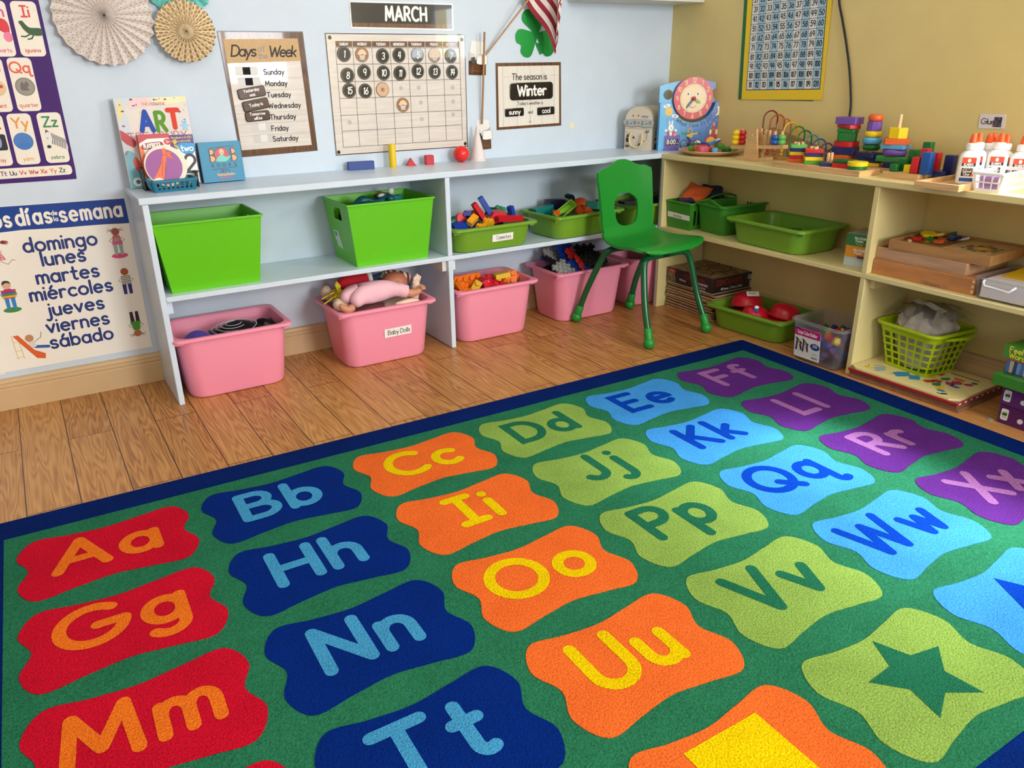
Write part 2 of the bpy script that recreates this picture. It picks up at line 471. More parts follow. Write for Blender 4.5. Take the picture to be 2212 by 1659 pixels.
# floor: laminate boards running away from the blue wall
def floor_mat():
    m = bpy.data.materials.new('laminate_boards'); m.use_nodes = True
    nt = m.node_tree; N = nt.nodes; L = nt.links; b = N['Principled BSDF']
    tc = N.new('ShaderNodeTexCoord')
    sep = N.new('ShaderNodeSeparateXYZ'); L.new(tc.outputs['Object'], sep.inputs[0])
    cmb = N.new('ShaderNodeCombineXYZ')
    a1 = N.new('ShaderNodeMath'); a1.operation = 'ADD'; a1.inputs[1].default_value = 0.389; L.new(sep.outputs['Y'], a1.inputs[0])
    a2 = N.new('ShaderNodeMath'); a2.operation = 'ADD'; a2.inputs[1].default_value = 2.9005 - .127 * 2; L.new(sep.outputs['X'], a2.inputs[0])
    L.new(a1.outputs[0], cmb.inputs[0]); L.new(a2.outputs[0], cmb.inputs[1])
    br = N.new('ShaderNodeTexBrick')
    br.offset = .37; br.offset_frequency = 2; br.squash = 1
    br.inputs['Scale'].default_value = 1; br.inputs['Mortar Size'].default_value = .0015; br.inputs['Mortar Smooth'].default_value = .1
    br.inputs['Brick Width'].default_value = 1.21; br.inputs['Row Height'].default_value = .127; br.inputs['Bias'].default_value = 0
    br.inputs['Color1'].default_value = (0, 0, 0, 1); br.inputs['Color2'].default_value = (1, 1, 1, 1); br.inputs['Mortar'].default_value = (0, 0, 0, 1)
    L.new(cmb.outputs[0], br.inputs['Vector'])
    # grain: long noise plus cathedral rings, shifted board by board
    sh = N.new('ShaderNodeVectorMath'); sh.operation = 'MULTIPLY_ADD'; sh.inputs[1].default_value = (7.3, 3.1, 5.7)
    L.new(br.outputs['Color'], sh.inputs[0]); L.new(cmb.outputs[0], sh.inputs[2])
    mp = N.new('ShaderNodeMapping'); mp.inputs['Scale'].default_value = (1.3, 15, 1); L.new(sh.outputs[0], mp.inputs[0])
    nz = N.new('ShaderNodeTexNoise'); nz.inputs['Scale'].default_value = 1.0; nz.inputs['Detail'].default_value = 2; L.new(mp.outputs[0], nz.inputs['Vector'])
    wv = N.new('ShaderNodeMath'); wv.operation = 'MULTIPLY'; wv.inputs[1].default_value = 110; L.new(nz.outputs[0], wv.inputs[0])
    sn = N.new('ShaderNodeMath'); sn.operation = 'SINE'; L.new(wv.outputs[0], sn.inputs[0])
    mp2 = N.new('ShaderNodeMapping'); mp2.inputs['Scale'].default_value = (6, 190, 1); L.new(sh.outputs[0], mp2.inputs[0])
    n2 = N.new('ShaderNodeTexNoise'); n2.inputs['Scale'].default_value = 1; n2.inputs['Detail'].default_value = 4; L.new(mp2.outputs[0], n2.inputs['Vector'])
    mx = N.new('ShaderNodeMath'); mx.operation = 'MULTIPLY_ADD'; mx.inputs[1].default_value = .17; L.new(sn.outputs[0], mx.inputs[0]); L.new(n2.outputs[0], mx.inputs[2])
    m3 = N.new('ShaderNodeMath'); m3.operation = 'MULTIPLY_ADD'; m3.inputs[1].default_value = .22; L.new(br.outputs['Color'], m3.inputs[0]); L.new(mx.outputs[0], m3.inputs[2])
    rp = N.new('ShaderNodeValToRGB'); e = rp.color_ramp.elements
    e[0].position = .25; e[0].color = lin((146, 92, 44)); e[1].position = .95; e[1].color = lin((206, 152, 90))
    k = e.new(.58); k.color = lin((186, 128, 68))
    L.new(m3.outputs[0], rp.inputs[0])
    mm = N.new('ShaderNodeMix'); mm.data_type = 'RGBA'; L.new(br.outputs['Fac'], mm.inputs[0]); L.new(rp.outputs[0], mm.inputs[6]); mm.inputs[7].default_value = lin((62, 34, 14))
    L.new(mm.outputs[2], b.inputs['Base Color'])
    b.inputs['Roughness'].default_value = .38
    bp = N.new('ShaderNodeBump'); bp.inputs['Strength'].default_value = .12; bp.inputs['Distance'].default_value = .001; L.new(n2.outputs[0], bp.inputs['Height']); L.new(bp.outputs[0], b.inputs['Normal'])
    return m
struct(MB(floor_mat()).box(ROOM_L - .12, ROOM_F - .12, -.06, .12, .12, 0).build('floor', smooth=0))
# moulded baseboards
prof = [(0, 0), (.016, 0), (.016, .072), (.013, .076), (.016, .08), (.0155, .086), (.012, .09), (.0135, .095), (.010, .104), (.003, .108), (0, .108)]
b = MB(BEIGE); b.loft([[(x, -p[0], p[1]) for p in prof] for x in (ROOM_L, -.001)])
struct(b.build('baseboard_back', smooth=0))
b = MB(BEIGE); b.loft([[(-p[0], y, p[1]) for p in prof] for y in (-.017, ROOM_F)][::-1])
struct(b.build('baseboard_right', smooth=0))

# unseen ceiling lamp, added for warm ambient fill from above
t = thing('unseen_ceiling_lamp', 'unseen flat white ceiling lamp added for ambient fill above the rug', 'lamp', (-2.4, -2.2, ROOM_H))
MB(WHITE).box(-.6, -.3, -.06, .6, .3, 0).build('lamp_housing', t)

# ================================================================== the rug
RUGM = {k: M(v, .95, 'pile') for k, v in dict(navy=(0, 36, 116), green=(38, 110, 78), red=(194, 14, 42), orange=(244, 104, 42), lime=(132, 164, 76), sky=(60, 140, 210), violet=(84, 36, 116),
        lorange=(244, 112, 30), lsky=(64, 146, 194), yellow=(234, 192, 0), lgreen=(30, 102, 74), royal=(0, 58, 168), mauve=(146, 94, 150), border=(0, 34, 106)).items()}
def rug():
    RL, RF, BW = 2.6132, 1.7051, .0972
    t = thing('alphabet_rug', 'green classroom rug with navy border and bright alphabet tiles lying on the wood floor', 'rug', (-.3364, -.8994, 0), (0, 0, -.93))
    W, D = RL + BW, RF + BW                      # x from -W to 0, y from 0 to -D
    m = MB(RUGM['border']); m.rbox(-W, -D, .0, 0, 0, .009, .012, e=.003); m.build('border_pile', t)
    f = MB(RUGM['green']); f.box(-RL, -RF, .0082, -BW, -BW, .0100); field = f.build('field_pile', t, smooth=0)
    shape = catmull([(.168, 0), (.190, .065), (.158, .130), (.08, .124), (0, .113), (-.08, .121), (-.155, .132), (-.191, .068), (-.168, 0), (-.190, -.066), (-.158, -.131), (-.08, -.122), (0, -.112), (.08, -.124), (.156, -.132), (.191, -.068)], 6)
    rows = ['ABCDEF', 'GHIJKL', 'MNOPQR', 'STUVWX']
    cols = [('red', 'lorange'), ('navy', 'lsky'), ('orange', 'yellow'), ('lime', 'lgreen'), ('sky', 'royal'), ('violet', 'mauve')]
    for i in range(6):
        for j in range(5):
            cx, cy = -2.3965 + .4134 * i, -(.279 + .3135 * j)
            tile = MB(RUGM[cols[i][0]])
            fl = 1 if (i + j) % 2 else -1
            tile.prism([(cx + p[0], cy + p[1]) for p in shape], .0095, .0112)
            tm = RUGM[cols[i][1]]; z = .0119
            if j < 4:
                ch = rows[j][i]; h = .124; wdt = .0265
                s = ch + ch.lower(); tr = .34
                tile.text(s, cx - .004, cy - .044 + (0.012 if ch.lower() in 'gjpqy' else 0), h, wdt if ch not in 'WwMm' else .0245, z, tm, track=tr, cap=7, seg=14, sx=.98)
            elif i == 3:
                pts = []
                for k in range(10):
                    r = .104 if k % 2 == 0 else .051
                    a = rad(87 + 36 * k); pts.append((cx + .006 + r * cos(a), cy - .002 + r * sin(a)))
                tile.poly(pts, z, tm)
            elif i == 2:
                tile.poly([(cx - .076, cy - .074), (cx + .091, cy - .074), (cx + .091, cy + .093), (cx - .076, cy + .093)], z, tm)
            elif i == 4:
                tile.poly([(cx - .10, cy - .085), (cx + .10, cy - .085), (cx, cy + .089)], z, tm)
            elif i == 5:
                tile.poly(ell(cx, cy, .085), z, tm)
            elif i == 0:
                tile.text('Yy', cx, cy - .035, .124, .0265, z, tm, track=.34, cap=7)
            else:
                tile.text('Zz', cx, cy - .044, .124, .0265, z, tm, track=.34, cap=7)
            tile.build('letter_tile' if j < 4 or i < 2 else 'shape_tile', t, smooth=0)
    return t
rug()

# ================================================================== the two built-in shelf units
PBLUE = M((208, 223, 238), .32, 'paint'); PYEL = M((226, 209, 146), .4, 'paint'); GREYB = M((140, 148, 158), .5, 'paint')
X1, X2, D, H, HS, DY = -2.4322, -1.3726, .306, .70, .3797, .2954
t = thing('storage_shelf', 'light blue painted wooden storage shelf along the pale blue wall', 'shelf', (0, 0, 0))
MB(PBLUE).box(X1 - .004, -D, H - .022, -.001, -.001, H).build('worktop', t, bevel=.003)
MB(PBLUE).box(X1 + .004, -D + .003, 0, X1 + .023, -.017, H - .022).build('side_panel', t, bevel=.002)
d = MB(PBLUE); d.box(X2 - .001, -D + .003, 0, X2 + .019, -.017, HS - .018); d.box(X2 - .001, -D + .003, HS, X2 + .019, -.001, H - .022)
d.build('divider', t, bevel=.002)
MB(PBLUE).box(X1 + .023, -D + .001, HS - .018, -.001, -.001, HS).build('shelf_board', t, bevel=.0025)
MB(PBLUE).box(X1 + .023, -D + .02, HS - .062, X1 + .042, -.02, HS - .018).build('shelf_cleat', t, bevel=.002)
for x in (X2 - .02, X2 + .019):
    MB(M((230, 228, 226), .5, 'paint')).box(x, -D + .02, HS - .062, x + .019, -.02, HS - .018).build('shelf_cleat', t, bevel=.002)
ZY, HY = .698, .379
t = thing('storage_shelf', 'pale yellow painted wooden storage shelf along the yellow wall', 'shelf', (0, 0, 0))
MB(PYEL).box(-DY - .003, -3.2, ZY - .022, -.001, -D - .0005, ZY).build('worktop', t, bevel=.003)
MB(PYEL).box(-DY + .001, -D - .02, 0, -.017, -D - .001, ZY - .022).build('side_panel', t, bevel=.0015)
MB(GREYB).box(-DY - .0015, -D - .0075, 0, -DY + .0008, -D + .001, ZY - .022).build('edge_strip', t, smooth=0)
for Y in (-1.3588, -2.42, -3.18):
    d = MB(PYEL); d.box(-DY + .001, Y - .02, 0, -.017, Y, HY - .018); d.box(-DY + .001, Y - .02, HY, -.001, Y, ZY - .022)
    d.build('divider', t, bevel=.002)
    for yy in (Y, Y - .039):
        MB(PYEL).box(-DY + .03, yy, HY - .055, -.02, yy + .019, HY - .018).build('shelf_cleat', t, bevel=.002)
MB(PYEL).box(-DY, -3.2, HY - .018, -.001, -D - .02, HY).build('shelf_board', t, bevel=.0025)
# corner wall shelf at the top of the picture
t = tag(MB(M((214, 212, 200), .5, 'paint')).box(-.60, -.20, 1.314, -.001, -.001, 1.334).build('corner_wall_shelf', bevel=.002), 'white shelf board fixed high in the corner above the two storage shelves', 'shelf')

# ================================================================== things on the blue wall (local x right, y up, z out)
LAM = lambda c, r=.22: M(c, r, 'lam')
INK = (28, 26, 28); BLACKL = LAM((30, 26, 24)); CREAM = LAM((232, 226, 216)); WHITEL = LAM((240, 238, 234)); BROWNL = M((104, 70, 44), .25, 'planks', grain=(60, 5, 60)); BROWNH = M((104, 70, 44), .25, 'planks', grain=(5, 60, 60))
GREYW = M((222, 214, 206), .22, 'planks', grain=(4, 70, 60), lo=.9, hi=1.06)
def rect(m, x0, y0, x1, y1, z, mat): return m.poly([(x0, y0), (x1, y0), (x1, y1), (x0, y1)], z, mat)

# --- purple alphabet poster
t = thing('alphabet_poster', 'purple alphabet poster with white picture cards high at the far left of the blue wall', 'poster', (-2.90, -.0005, .7405), BACK)
PUR = M((68, 32, 112), .5, 'lam', wave=.2); PCREAM = M((244, 238, 224), .4, 'lam', wave=.2)
m = MB(PUR); m.prism([(0, 0), (.328, -.002), (.330, .03), (.33, .75), (0, .75)], 0, .0012); m.build('sheet', t, smooth=0)
X0 = -2.90; Z0 = .7405
cards = [(-2.648, 1.109, -2.580, 1.262, 'Ii', (222, 48, 62), 'iguana'), (-2.722, 1.109, -2.660, 1.262, 'Hh', (228, 64, 140), 'hearts'),
         (-2.691, .952, -2.626, 1.106, 'Qq', (226, 92, 60), 'quarter'), (-2.765, .952, -2.703, 1.106, 'Pp', (226, 70, 60), 'paint'),
         (-2.727, .793, -2.662, .946, 'Yy', (238, 150, 52), 'yarn'), (-2.800, .793, -2.738, .946, 'Xx', (222, 64, 60), 'xray'), (-2.646, .793, -2.579, .946, 'Zz', (42, 132, 76), 'zebra')]
for a, b, c, d, s, col, word in cards:
    k = MB(PCREAM); k.X = Matrix.Translation((-X0, -Z0, 0))
    ink = M(col, .4); cx = (a + c) / 2
    k.prism(rr(a, b, c, d, .013), .0012, .0016)
    k.text(s, cx, d - .042, .029, .0052, .0019, ink, track=.2)
    k.text(word, cx, b + .0125, .0105, .0016, .0019, ink, track=.22)
    my = (b + d) / 2 - .004
    if word == 'iguana':
        g = M((46, 84, 44), .5); k.poly(catmull([(cx - .022, my + .024), (cx - .012, my + .027), (cx - .004, my + .016), (cx + .006, my + .008), (cx + .033, my + .006), (cx + .033, my - .013), (cx + .004, my - .012), (cx - .012, my + .002), (cx - .017, my + .012)], 5), .0019, g)
        k.stroke([(cx + .002, my - .01), (cx - .012, my - .017), (cx - .022, my - .016)], .004, .0020, g); k.stroke([(cx + .012, my - .01), (cx + .004, my - .022), (cx - .006, my - .024)], .004, .0020, g)
    elif word == 'hearts':
        k.poly(catmull([(cx + .02, my - .01), (cx - .012, my + .012), (cx - .003, my + .03), (cx + .012, my + .033), (cx + .024, my + .025), (cx + .028, my + .005)], 5), .0019, M((216, 44, 60), .5)); k.poly(ell(cx + .02, my - .018, .012, .014), .0020, M((236, 126, 160), .5))
    elif word == 'quarter':
        k.poly(ell(cx + .001, my - .002, .0265, .0265), .0019, M((128, 122, 112), .5)); k.poly(ell(cx + .001, my - .002, .0235, .0235), .0020, M((154, 148, 136), .5))
        k.poly(catmull([(cx - .01, my + .006), (cx - .004, my + .013), (cx, my + .006), (cx + .006, my + .014), (cx + .012, my + .004), (cx + .006, my - .006), (cx + .012, my - .012), (cx - .01, my - .012)], 4), .0021, M((110, 104, 96), .5))
    elif word == 'paint':
        k.poly(ell(cx, my - .004, .026, .024), .0019, M((226, 196, 150), .5))
        for q, cc in enumerate(((200, 60, 50), (206, 70, 44), (180, 50, 40), (222, 150, 60))):
            k.poly(ell(cx + .013 * cos(q * 1.2), my + .012 * sin(q * 1.2), .005), .0021, M(cc, .5))
    elif word == 'yarn':
        k.poly(ell(cx - .002, my - .002, .027, .026), .0019, M((66, 122, 196), .6))
        for q in range(7):
            k.stroke([(cx - .002 + .025 * cos(a_) * .9, my - .002 + (-.012 + q * .004) + .010 * sin(a_)) for a_ in [rad(20 + 14 * i) for i in range(11)]], .0009, .0021, M((96, 152, 216), .6), cap=0)
    elif word == 'xray':
        k.poly(rr(cx - .022, my - .026, cx + .027, my + .022, .006), .0019, M((22, 20, 40), .5)); k.poly(ell(cx + .006, my, .008, .018), .0021, M((150, 160, 200), .5))
    else:
        wz, bz = M((236, 232, 226), .5), M((34, 30, 30), .5)
        k.poly(catmull([(cx - .019, my + .02), (cx - .024, my + .012), (cx - .020, my - .02), (cx - .012, my - .028), (cx - .004, my - .014), (cx + .006, my - .02), (cx + .032, my - .036), (cx + .032, my - .006), (cx + .006, my + .018), (cx - .006, my + .024)], 5), .0019, wz)
        for q in range(9):
            x = cx - .004 + q * .0042
            k.stroke([(x, my + .019 - q * .0024), (x + .002, my + .002 - q * .002), (x - .002, my - .014 - q * .0022)], .0019, .0021, bz, cap=0)
        k.poly(ell(cx - .017, my - .022, .006, .005), .0022, bz); k.poly(ell(cx - .016, my + .004, .0016), .0022, bz)
        k.stroke([(cx - .018, my + .02), (cx - .016, my + .028), (cx - .01, my + .022)], .003, .0021, bz, cap=0)
    k.build('letter_card', t, smooth=0)
k = MB(PCREAM); k.X = Matrix.Translation((-X0, -Z0, 0))
k.prism(rr(-2.90, .754, -2.580, .785, .012), .0012, .0016)
x = -2.7795
for s, col in (('Tt', (92, 70, 110)), ('Uu', (60, 50, 90)), ('Vv', (222, 48, 90)), ('Ww', (206, 60, 50)), ('Xx', (216, 70, 52)), ('Yy', (232, 110, 44)), ('Zz', (24, 84, 52))):
    k.text(s, x, .7635, .0125, .0023, .0019, M(col, .4), align='l', track=.16); x += .0262 if s != 'Ww' else .0325
k.build('letter_strip', t, smooth=0)

# --- pleated paper fans
def fan(label, cx, cz, R, n, zc, zr, paper, spots, kind, depth=.014, loc_y=-.004, rx=1.0):
    """round rosette of folded paper: n pleats, printed motif following the rings"""
    t = thing('paper_fan', label, 'paper fan', (cx, loc_y, cz), BACK, 'folded paper fans on the blue wall')
    m = MB(paper); ring_r = [.003, R * .35, R * .68, R * .97]
    vs = []
    for r in ring_r:
        for i in range(2 * n):
            a = pi * i / n; e = (r / R)
            rr_ = r * (1.025 if (r > R * .9 and i % 2) else .985 if r > R * .9 else 1)
            h = zc + (zr - zc) * e + (depth * (.30 + .70 * e) if i % 2 else 0)
            vs.append((rr_ * cos(a) * rx, rr_ * sin(a), h))
    N2 = 2 * n; fs = []
    for k in range(3):
        for i in range(N2):
            fs.append((k * N2 + i, k * N2 + (i + 1) % N2, (k + 1) * N2 + (i + 1) % N2, (k + 1) * N2 + i))
    m.add(vs, fs)
    P = lambda r, a_idx, f: None
    # motifs on the pleat faces
    for i in range(N2):
        a0, a1 = pi * i / n, pi * (i + 1) / n
        hh = lambda r, q: zc + (zr - zc) * r / R + (depth * (.30 + .70 * r / R) if (i + q) % 2 else 0)
        def pt(r, f):
            p = Vector((r * cos(a0) * rx, r * sin(a0), hh(r, 0))); q = Vector((r * cos(a1) * rx, r * sin(a1), hh(r, 1)))
            return p.lerp(q, f) + Vector((0, 0, .0006))
        if kind == 'dots':
            step = .0125
            k = 0; r = R * .24
            while r < R * .95:
                for f in ((.5,) if r < R * .5 else (.27, .73)):
                    rad_ = .0017
                    c = pt(r + (step * .5 if (k + i + (f > .5)) % 2 else 0), f)
                    e1 = (pt(r + .004, f) - pt(r, f)).normalized(); e2 = (pt(r, .9) - pt(r, .1)).normalized()
                    m.add([c + e1 * rad_ * cos(j * pi / 3) + e2 * rad_ * sin(j * pi / 3) for j in range(6)], [tuple(range(6))], spots[(i + k) % len(spots)])
                r += step * .62; k += 1
        else:
            k = 0; r = R * .22
            while r < R * .93:
                st = R * .085
                m.add([pt(r, .12), pt(r, .88), pt(r + st * .9, .5)] if (k + i) % 2 else [pt(r + st * .9, .12), pt(r + st * .9, .88), pt(r, .5)], [(0, 1, 2)], spots[(k * 2 + i) % len(spots)])
                r += st; k += 1
    m.build('pleats', t, smooth=0)
    return t
fan('large pale pink grey paper fan with dark dots hanging beside the purple alphabet poster', -2.4015, 1.2255, .147, 26, .03, .012, M((234, 225, 219), .5, 'paper'), [M((110, 100, 100), .5), M((166, 152, 148), .5)], 'dots', depth=.024)
fan('small gold and cream paper fan with triangle print hanging above the days poster', -2.167, 1.1825, .096, 24, .042, .022, M((242, 228, 198), .4, 'paper'), [M((176, 140, 84), .3, 'metal'), M((206, 172, 116), .3, 'metal')], 'tri', depth=.017, loc_y=-.008)
fan('turquoise paper fan mostly cut off by the top of the picture between the other fans', -2.165, 1.342, .115, 22, .02, .008, M((120, 206, 200), .5, 'paper'), [M((104, 196, 190), .5)], 'none2', depth=.012, loc_y=-.002)

# --- days of the week poster
t = thing('days_poster', 'brown framed poster listing the days of the week in black letters', 'poster', (-2.0587, -.0005, .7745), BACK)
W, Hh = .3035, .413
def quad(u, v):       # the sheet is not quite square on the wall
    return u, v
m = MB(BROWNL); m.prism([(.021, -.003), (.307, .003), (.297, Hh), (0, Hh - .001)], 0, .001, BROWNL)
m.stroke([(.0225, -.001), (.3055, .0045), (.2955, Hh - .0015), (.0015, Hh - .0025), (.0225, -.001)], .003, .0012, M((56, 38, 26), .3))
m.build('frame_print', t, smooth=0)
m = MB(GREYW); m.prism([(.027, .021), (.286, .025), (.275, .390), (.0165, .3875)], .001, .0015)
m.build('board_print', t, smooth=0)
bl = MB(M((196, 156, 96), .4, 'fabric')); bl.poly([(.0185, .310), (.2785, .316), (.275, .3895), (.0165, .387)], .0018)
dark = M((44, 36, 34), .6)
bl.text('Days', .036, .333, .034, .0052, .0021, dark, align='l', shear=.22, track=.05)
bl.text('of', .142, .348, .019, .0032, .0021, M((112, 86, 62), .3)); bl.text('the', .144, .325, .017, .003, .0021, M((112, 86, 62), .3), track=.2)
bl.text('Week', .166, .331, .034, .0052, .0021, dark, align='l', shear=.22, track=.03)
bl.build('burlap_title', t, smooth=0)
tx = MB(M(INK, .6))
for i, (s, y) in enumerate((('Sunday', .2785), ('Monday', .2405), ('Tuesday', .2025), ('Wednesday', .1655), ('Thursday', .1270), ('Friday', .0880), ('Saturday', .0515))):
    tx.text(s, .1405 + i * .0006, y - .006, .0168, .0031, .0019, align='l', sx=.95, track=.24)
for x0, y, w in ((.0, .300, 0), (.022, .258, .262), (.022, .219, .262), (.024, .145, .26), (.024, .108, .26), (.026, .068, .26)):
    if w: tx.stroke([(x0, y), (x0 + w, y + .003)], .0007, .0017, M((150, 140, 130), .4), cap=0)
tx.build('day_names', t, smooth=0)
for i, (x, y) in enumerate(((.042, .273), (.046, .238), (.071, .086), (.073, .046))):
    q = MB(M((200, 194, 190), .3)); q.prism(rr(x, y - .003, x + .078, y + .027, .006), .0012, .0017)
    q.prism(rr(x + .026, y, x + .052, y + .024, .001), .0017, .0022, M((16, 14, 14), .9) if i < 2 else M((224, 220, 214), .4))
    q.build('fastener_patch', t, smooth=0)
def plaque(name, label, cat, x, z, w, h, rz, lines, mat, ink, th=.0035, off=.003, r=.008, hs=.010, ws=.0019, group=None, edge=None):
    o = thing(name, label, cat, (x, -off, z), (90, -rz, 0) if False else (90, 0, 0), group)
    o.rotation_euler = (Matrix.Rotation(rad(90), 3, 'X') @ Matrix.Rotation(rad(rz), 3, 'Z')).to_euler()
    k = MB(edge or mat); k.rbox(-w / 2, -h / 2, 0, w / 2, h / 2, th, r, e=.0006); k.prism(rr(-w / 2 + .0025, -h / 2 + .0025, w / 2 - .0025, h / 2 - .0025, r - .002), th, th + .0003, mat); k.build('card', o)
    q = MB(ink)
    for i, s in enumerate(lines):
        q.text(s, 0, (len(lines) - 1) * hs * .78 - i * hs * 1.55 - hs * .42, hs, ws, th + .0006, sx=.92, track=.2)
    q.build('lettering', o, smooth=0)
    return o
WI = M((244, 240, 234), .4)
BR = M((84, 54, 34), .22, 'planks', grain=(5, 60, 60))
EDG = LAM((40, 28, 22))
G1 = 'brown word cards stuck on the days poster'
plaque('word_card', 'small brown card reading Yesterday was on the days poster', 'card', -1.9705, .9885, .098, .036, 8, ['Yesterday', 'was'], BR, WI, hs=.0095, group=G1, edge=EDG)
plaque('word_card', 'small brown card reading Today is on the days poster', 'card', -1.9615, .9475, .094, .036, 9, ['Today is'], BR, WI, hs=.0105, group=G1, edge=EDG)
plaque('word_card', 'small brown card reading Tomorrow will be on the days poster', 'card', -1.9600, .9095, .088, .034, 3, ['Tomorrow', 'will be'], BR, WI, hs=.0095, group=G1, edge=EDG)

# --- MARCH card
t = thing('month_sign', 'long black sign with the month name in white capitals above the calendar', 'sign', (-1.580, -.0008, 1.199), BACK)
m = MB(WHITEL); m.prism([(0, 0), (.4275, -.002), (.4275, .0935), (.003, .0925)], 0, .0012); m.build('sheet', t, smooth=0)
m = MB(BROWNL); m.poly([(.006, .006), (.4215, .004), (.4215, .019), (.006, .020)], .0015); m.poly([(.006, .020), (.4215, .019), (.4225, .0885), (.006, .0875)], .0015, BLACKL)
m.build('board_print', t, smooth=0)
k = MB(M((240, 238, 234), .35)); k.text('MARCH', .226, .0305, .046, .0092, .0018, sx=.72, track=.30, cap=2); k.build('lettering', t, smooth=0)

# --- calendar
t = thing('calendar', 'white wood print wall calendar with a black grid and weekday headings', 'calendar', (-1.6822, -.0008, .7545), BACK)
cx0, cz0 = -1.6822, .7545
m = MB(GREYW); m.prism([(0, 0), (.577, -.001), (.5805, .4295), (.001, .4295)], 0, .0012)
m.stroke([(.002, .002), (.575, .001), (.5785, .4275), (.003, .4275), (.002, .002)], .003, .0015, BLACKL)
for x, y in ((.012, .012), (.565, .012), (.018, .414), (.566, .41)):
    m.poly(ell(x, y, .007), .0015, LAM((54, 36, 26)))
m.build('sheet', t, smooth=0)
cols = [-1.6455, -1.579, -1.503, -1.4285, -1.355, -1.281, -1.204, -1.1295]; rows = [1.1345, 1.078, 1.0175, .959, .899, .842, .783]
def sk(x, z): return x - cx0 - (1.1345 - z) * .012 * max(0, (-1.13 - x) / .5), z - cz0
g = MB(M((50, 44, 42), .35))
for z in rows: g.stroke([sk(cols[0], z), sk(cols[-1], z)], .0017, .0015, cap=0)
for x in cols: g.stroke([sk(x, rows[0]), sk(x, rows[-1])], .0017, .0015, cap=0)
g.build('grid', t, smooth=0)
h = MB(BROWNH)
for i, s in enumerate(('SUNDAY', 'MONDAY', 'TUESDAY', 'WEDNESDAY', 'THURSDAY', 'FRIDAY', 'SATURDAY')):
    x0, x1 = cols[i] - cx0, cols[i + 1] - cx0
    rect(h, x0 + .001, 1.137 - cz0, x1 - .001, 1.157 - cz0, .0015, BROWNH)
    h.text(s, (x0 + x1) / 2, 1.1425 - cz0, .0085, .0017, .0018, WI, sx=.72 if s != 'WEDNESDAY' else .66, track=.22)
h.build('weekday_heading', t, smooth=0)
f = MB(M((186, 178, 172), .4))
for x, z in ((-1.394, .990), (-1.318, .990), (-1.167, .987), (-1.616, .873), (-1.312, .872), (-1.312, .935), (-1.167, .934), (-1.169, .884)):
    f.poly(ell(x - cx0, z - cz0, .0085), .0015)
f.build('fastener_dot', t, smooth=0)
def disc(x, z, what, label, tilt=0):
    o = thing('calendar_disc', label, 'disc', (x, -.0024, z), BACK, 'round date discs on the calendar')
    o.rotation_euler = (rad(90), 0, rad(tilt))
    tan = what in ('cupcake', 'donut')
    base = LAM((150, 108, 74), .2) if tan else LAM((28, 25, 24), .2)
    k = MB(base); k.lathe([(.0265, 0), (.0268, .0015), (.0262, .0022)], n=32)
    k.stroke([(.0235 * cos(2 * pi * i / 32), .0235 * sin(2 * pi * i / 32)) for i in range(33)], .0008, .0025, M((170, 160, 150), .3))
    k.build('disc_plate', o)
    q = MB(WI)
    if what == 'cupcake':
        q.poly(catmull([(-.018, .002), (-.014, .009), (-.008, .016), (.006, .017), (.014, .010), (.018, .002), (.010, -.002), (0, .001), (-.010, -.002)], 4), .0027, M((226, 196, 160), .4))
        q.poly([(-.011, -.003), (.011, -.003), (.008, -.018), (-.008, -.018)], .0027)
        for i in range(4): q.stroke([(-.007 + i * .0047, -.004), (-.0055 + i * .0037, -.017)], .0016, .0029, M((40, 34, 40), .4), cap=0)
        q.stroke([(0, .017), (0, .022)], .0016, .0028, M((236, 180, 90), .4))
    elif what == 'donut':
        q.poly(ell(0, 0, .0245), .0026, M((206, 170, 136), .3)); q.poly(ell(0, 0, .0075), .0029, M((150, 110, 86), .3))
    else:
        q.text(what, 0, -.0115, .023, .0036, .0028, shear=.2, sx=.78, track=.22)
    q.build('printed_mark', o, smooth=0)
pos = [(-1.6156, 1.1126), (-1.5449, 1.1111), (-1.4617, 1.1055), (-1.3942, 1.1086), (-1.3158, 1.1083), (-1.2422, 1.1072), (-1.1706, 1.1043), (-1.6085, 1.0395), (-1.5415, 1.05), (-1.4632, 1.046), (-1.3949, 1.0438), (-1.318, 1.05), (-1.2445, 1.0473), (-1.167, 1.045), (-1.6067, 0.9862), (-1.5427, 0.9833), (-1.4723, 0.9863), (-1.3908, 0.9283)]
marks = ['1', 'cupcake', '3', '4', '5', 'cupcake', '7', '8', '9', '10', '11', '12', '13', '14', '15', '16', 'donut', 'cupcake']
special = {1: 'tan cupcake disc in the Monday box of the top calendar row', 5: 'tan cupcake disc in the Friday box of the top calendar row', 16: 'tan doughnut disc under the number ten on the calendar', 17: 'tan cupcake disc alone in the fourth calendar row'}
for i, ((x, z), w) in enumerate(zip(pos, marks)):
    disc(x, z, w, special.get(i, 'round black calendar disc numbered %s in white' % w), {4: 2.8, 5: 1.4, 12: .9}.get(i, 0))

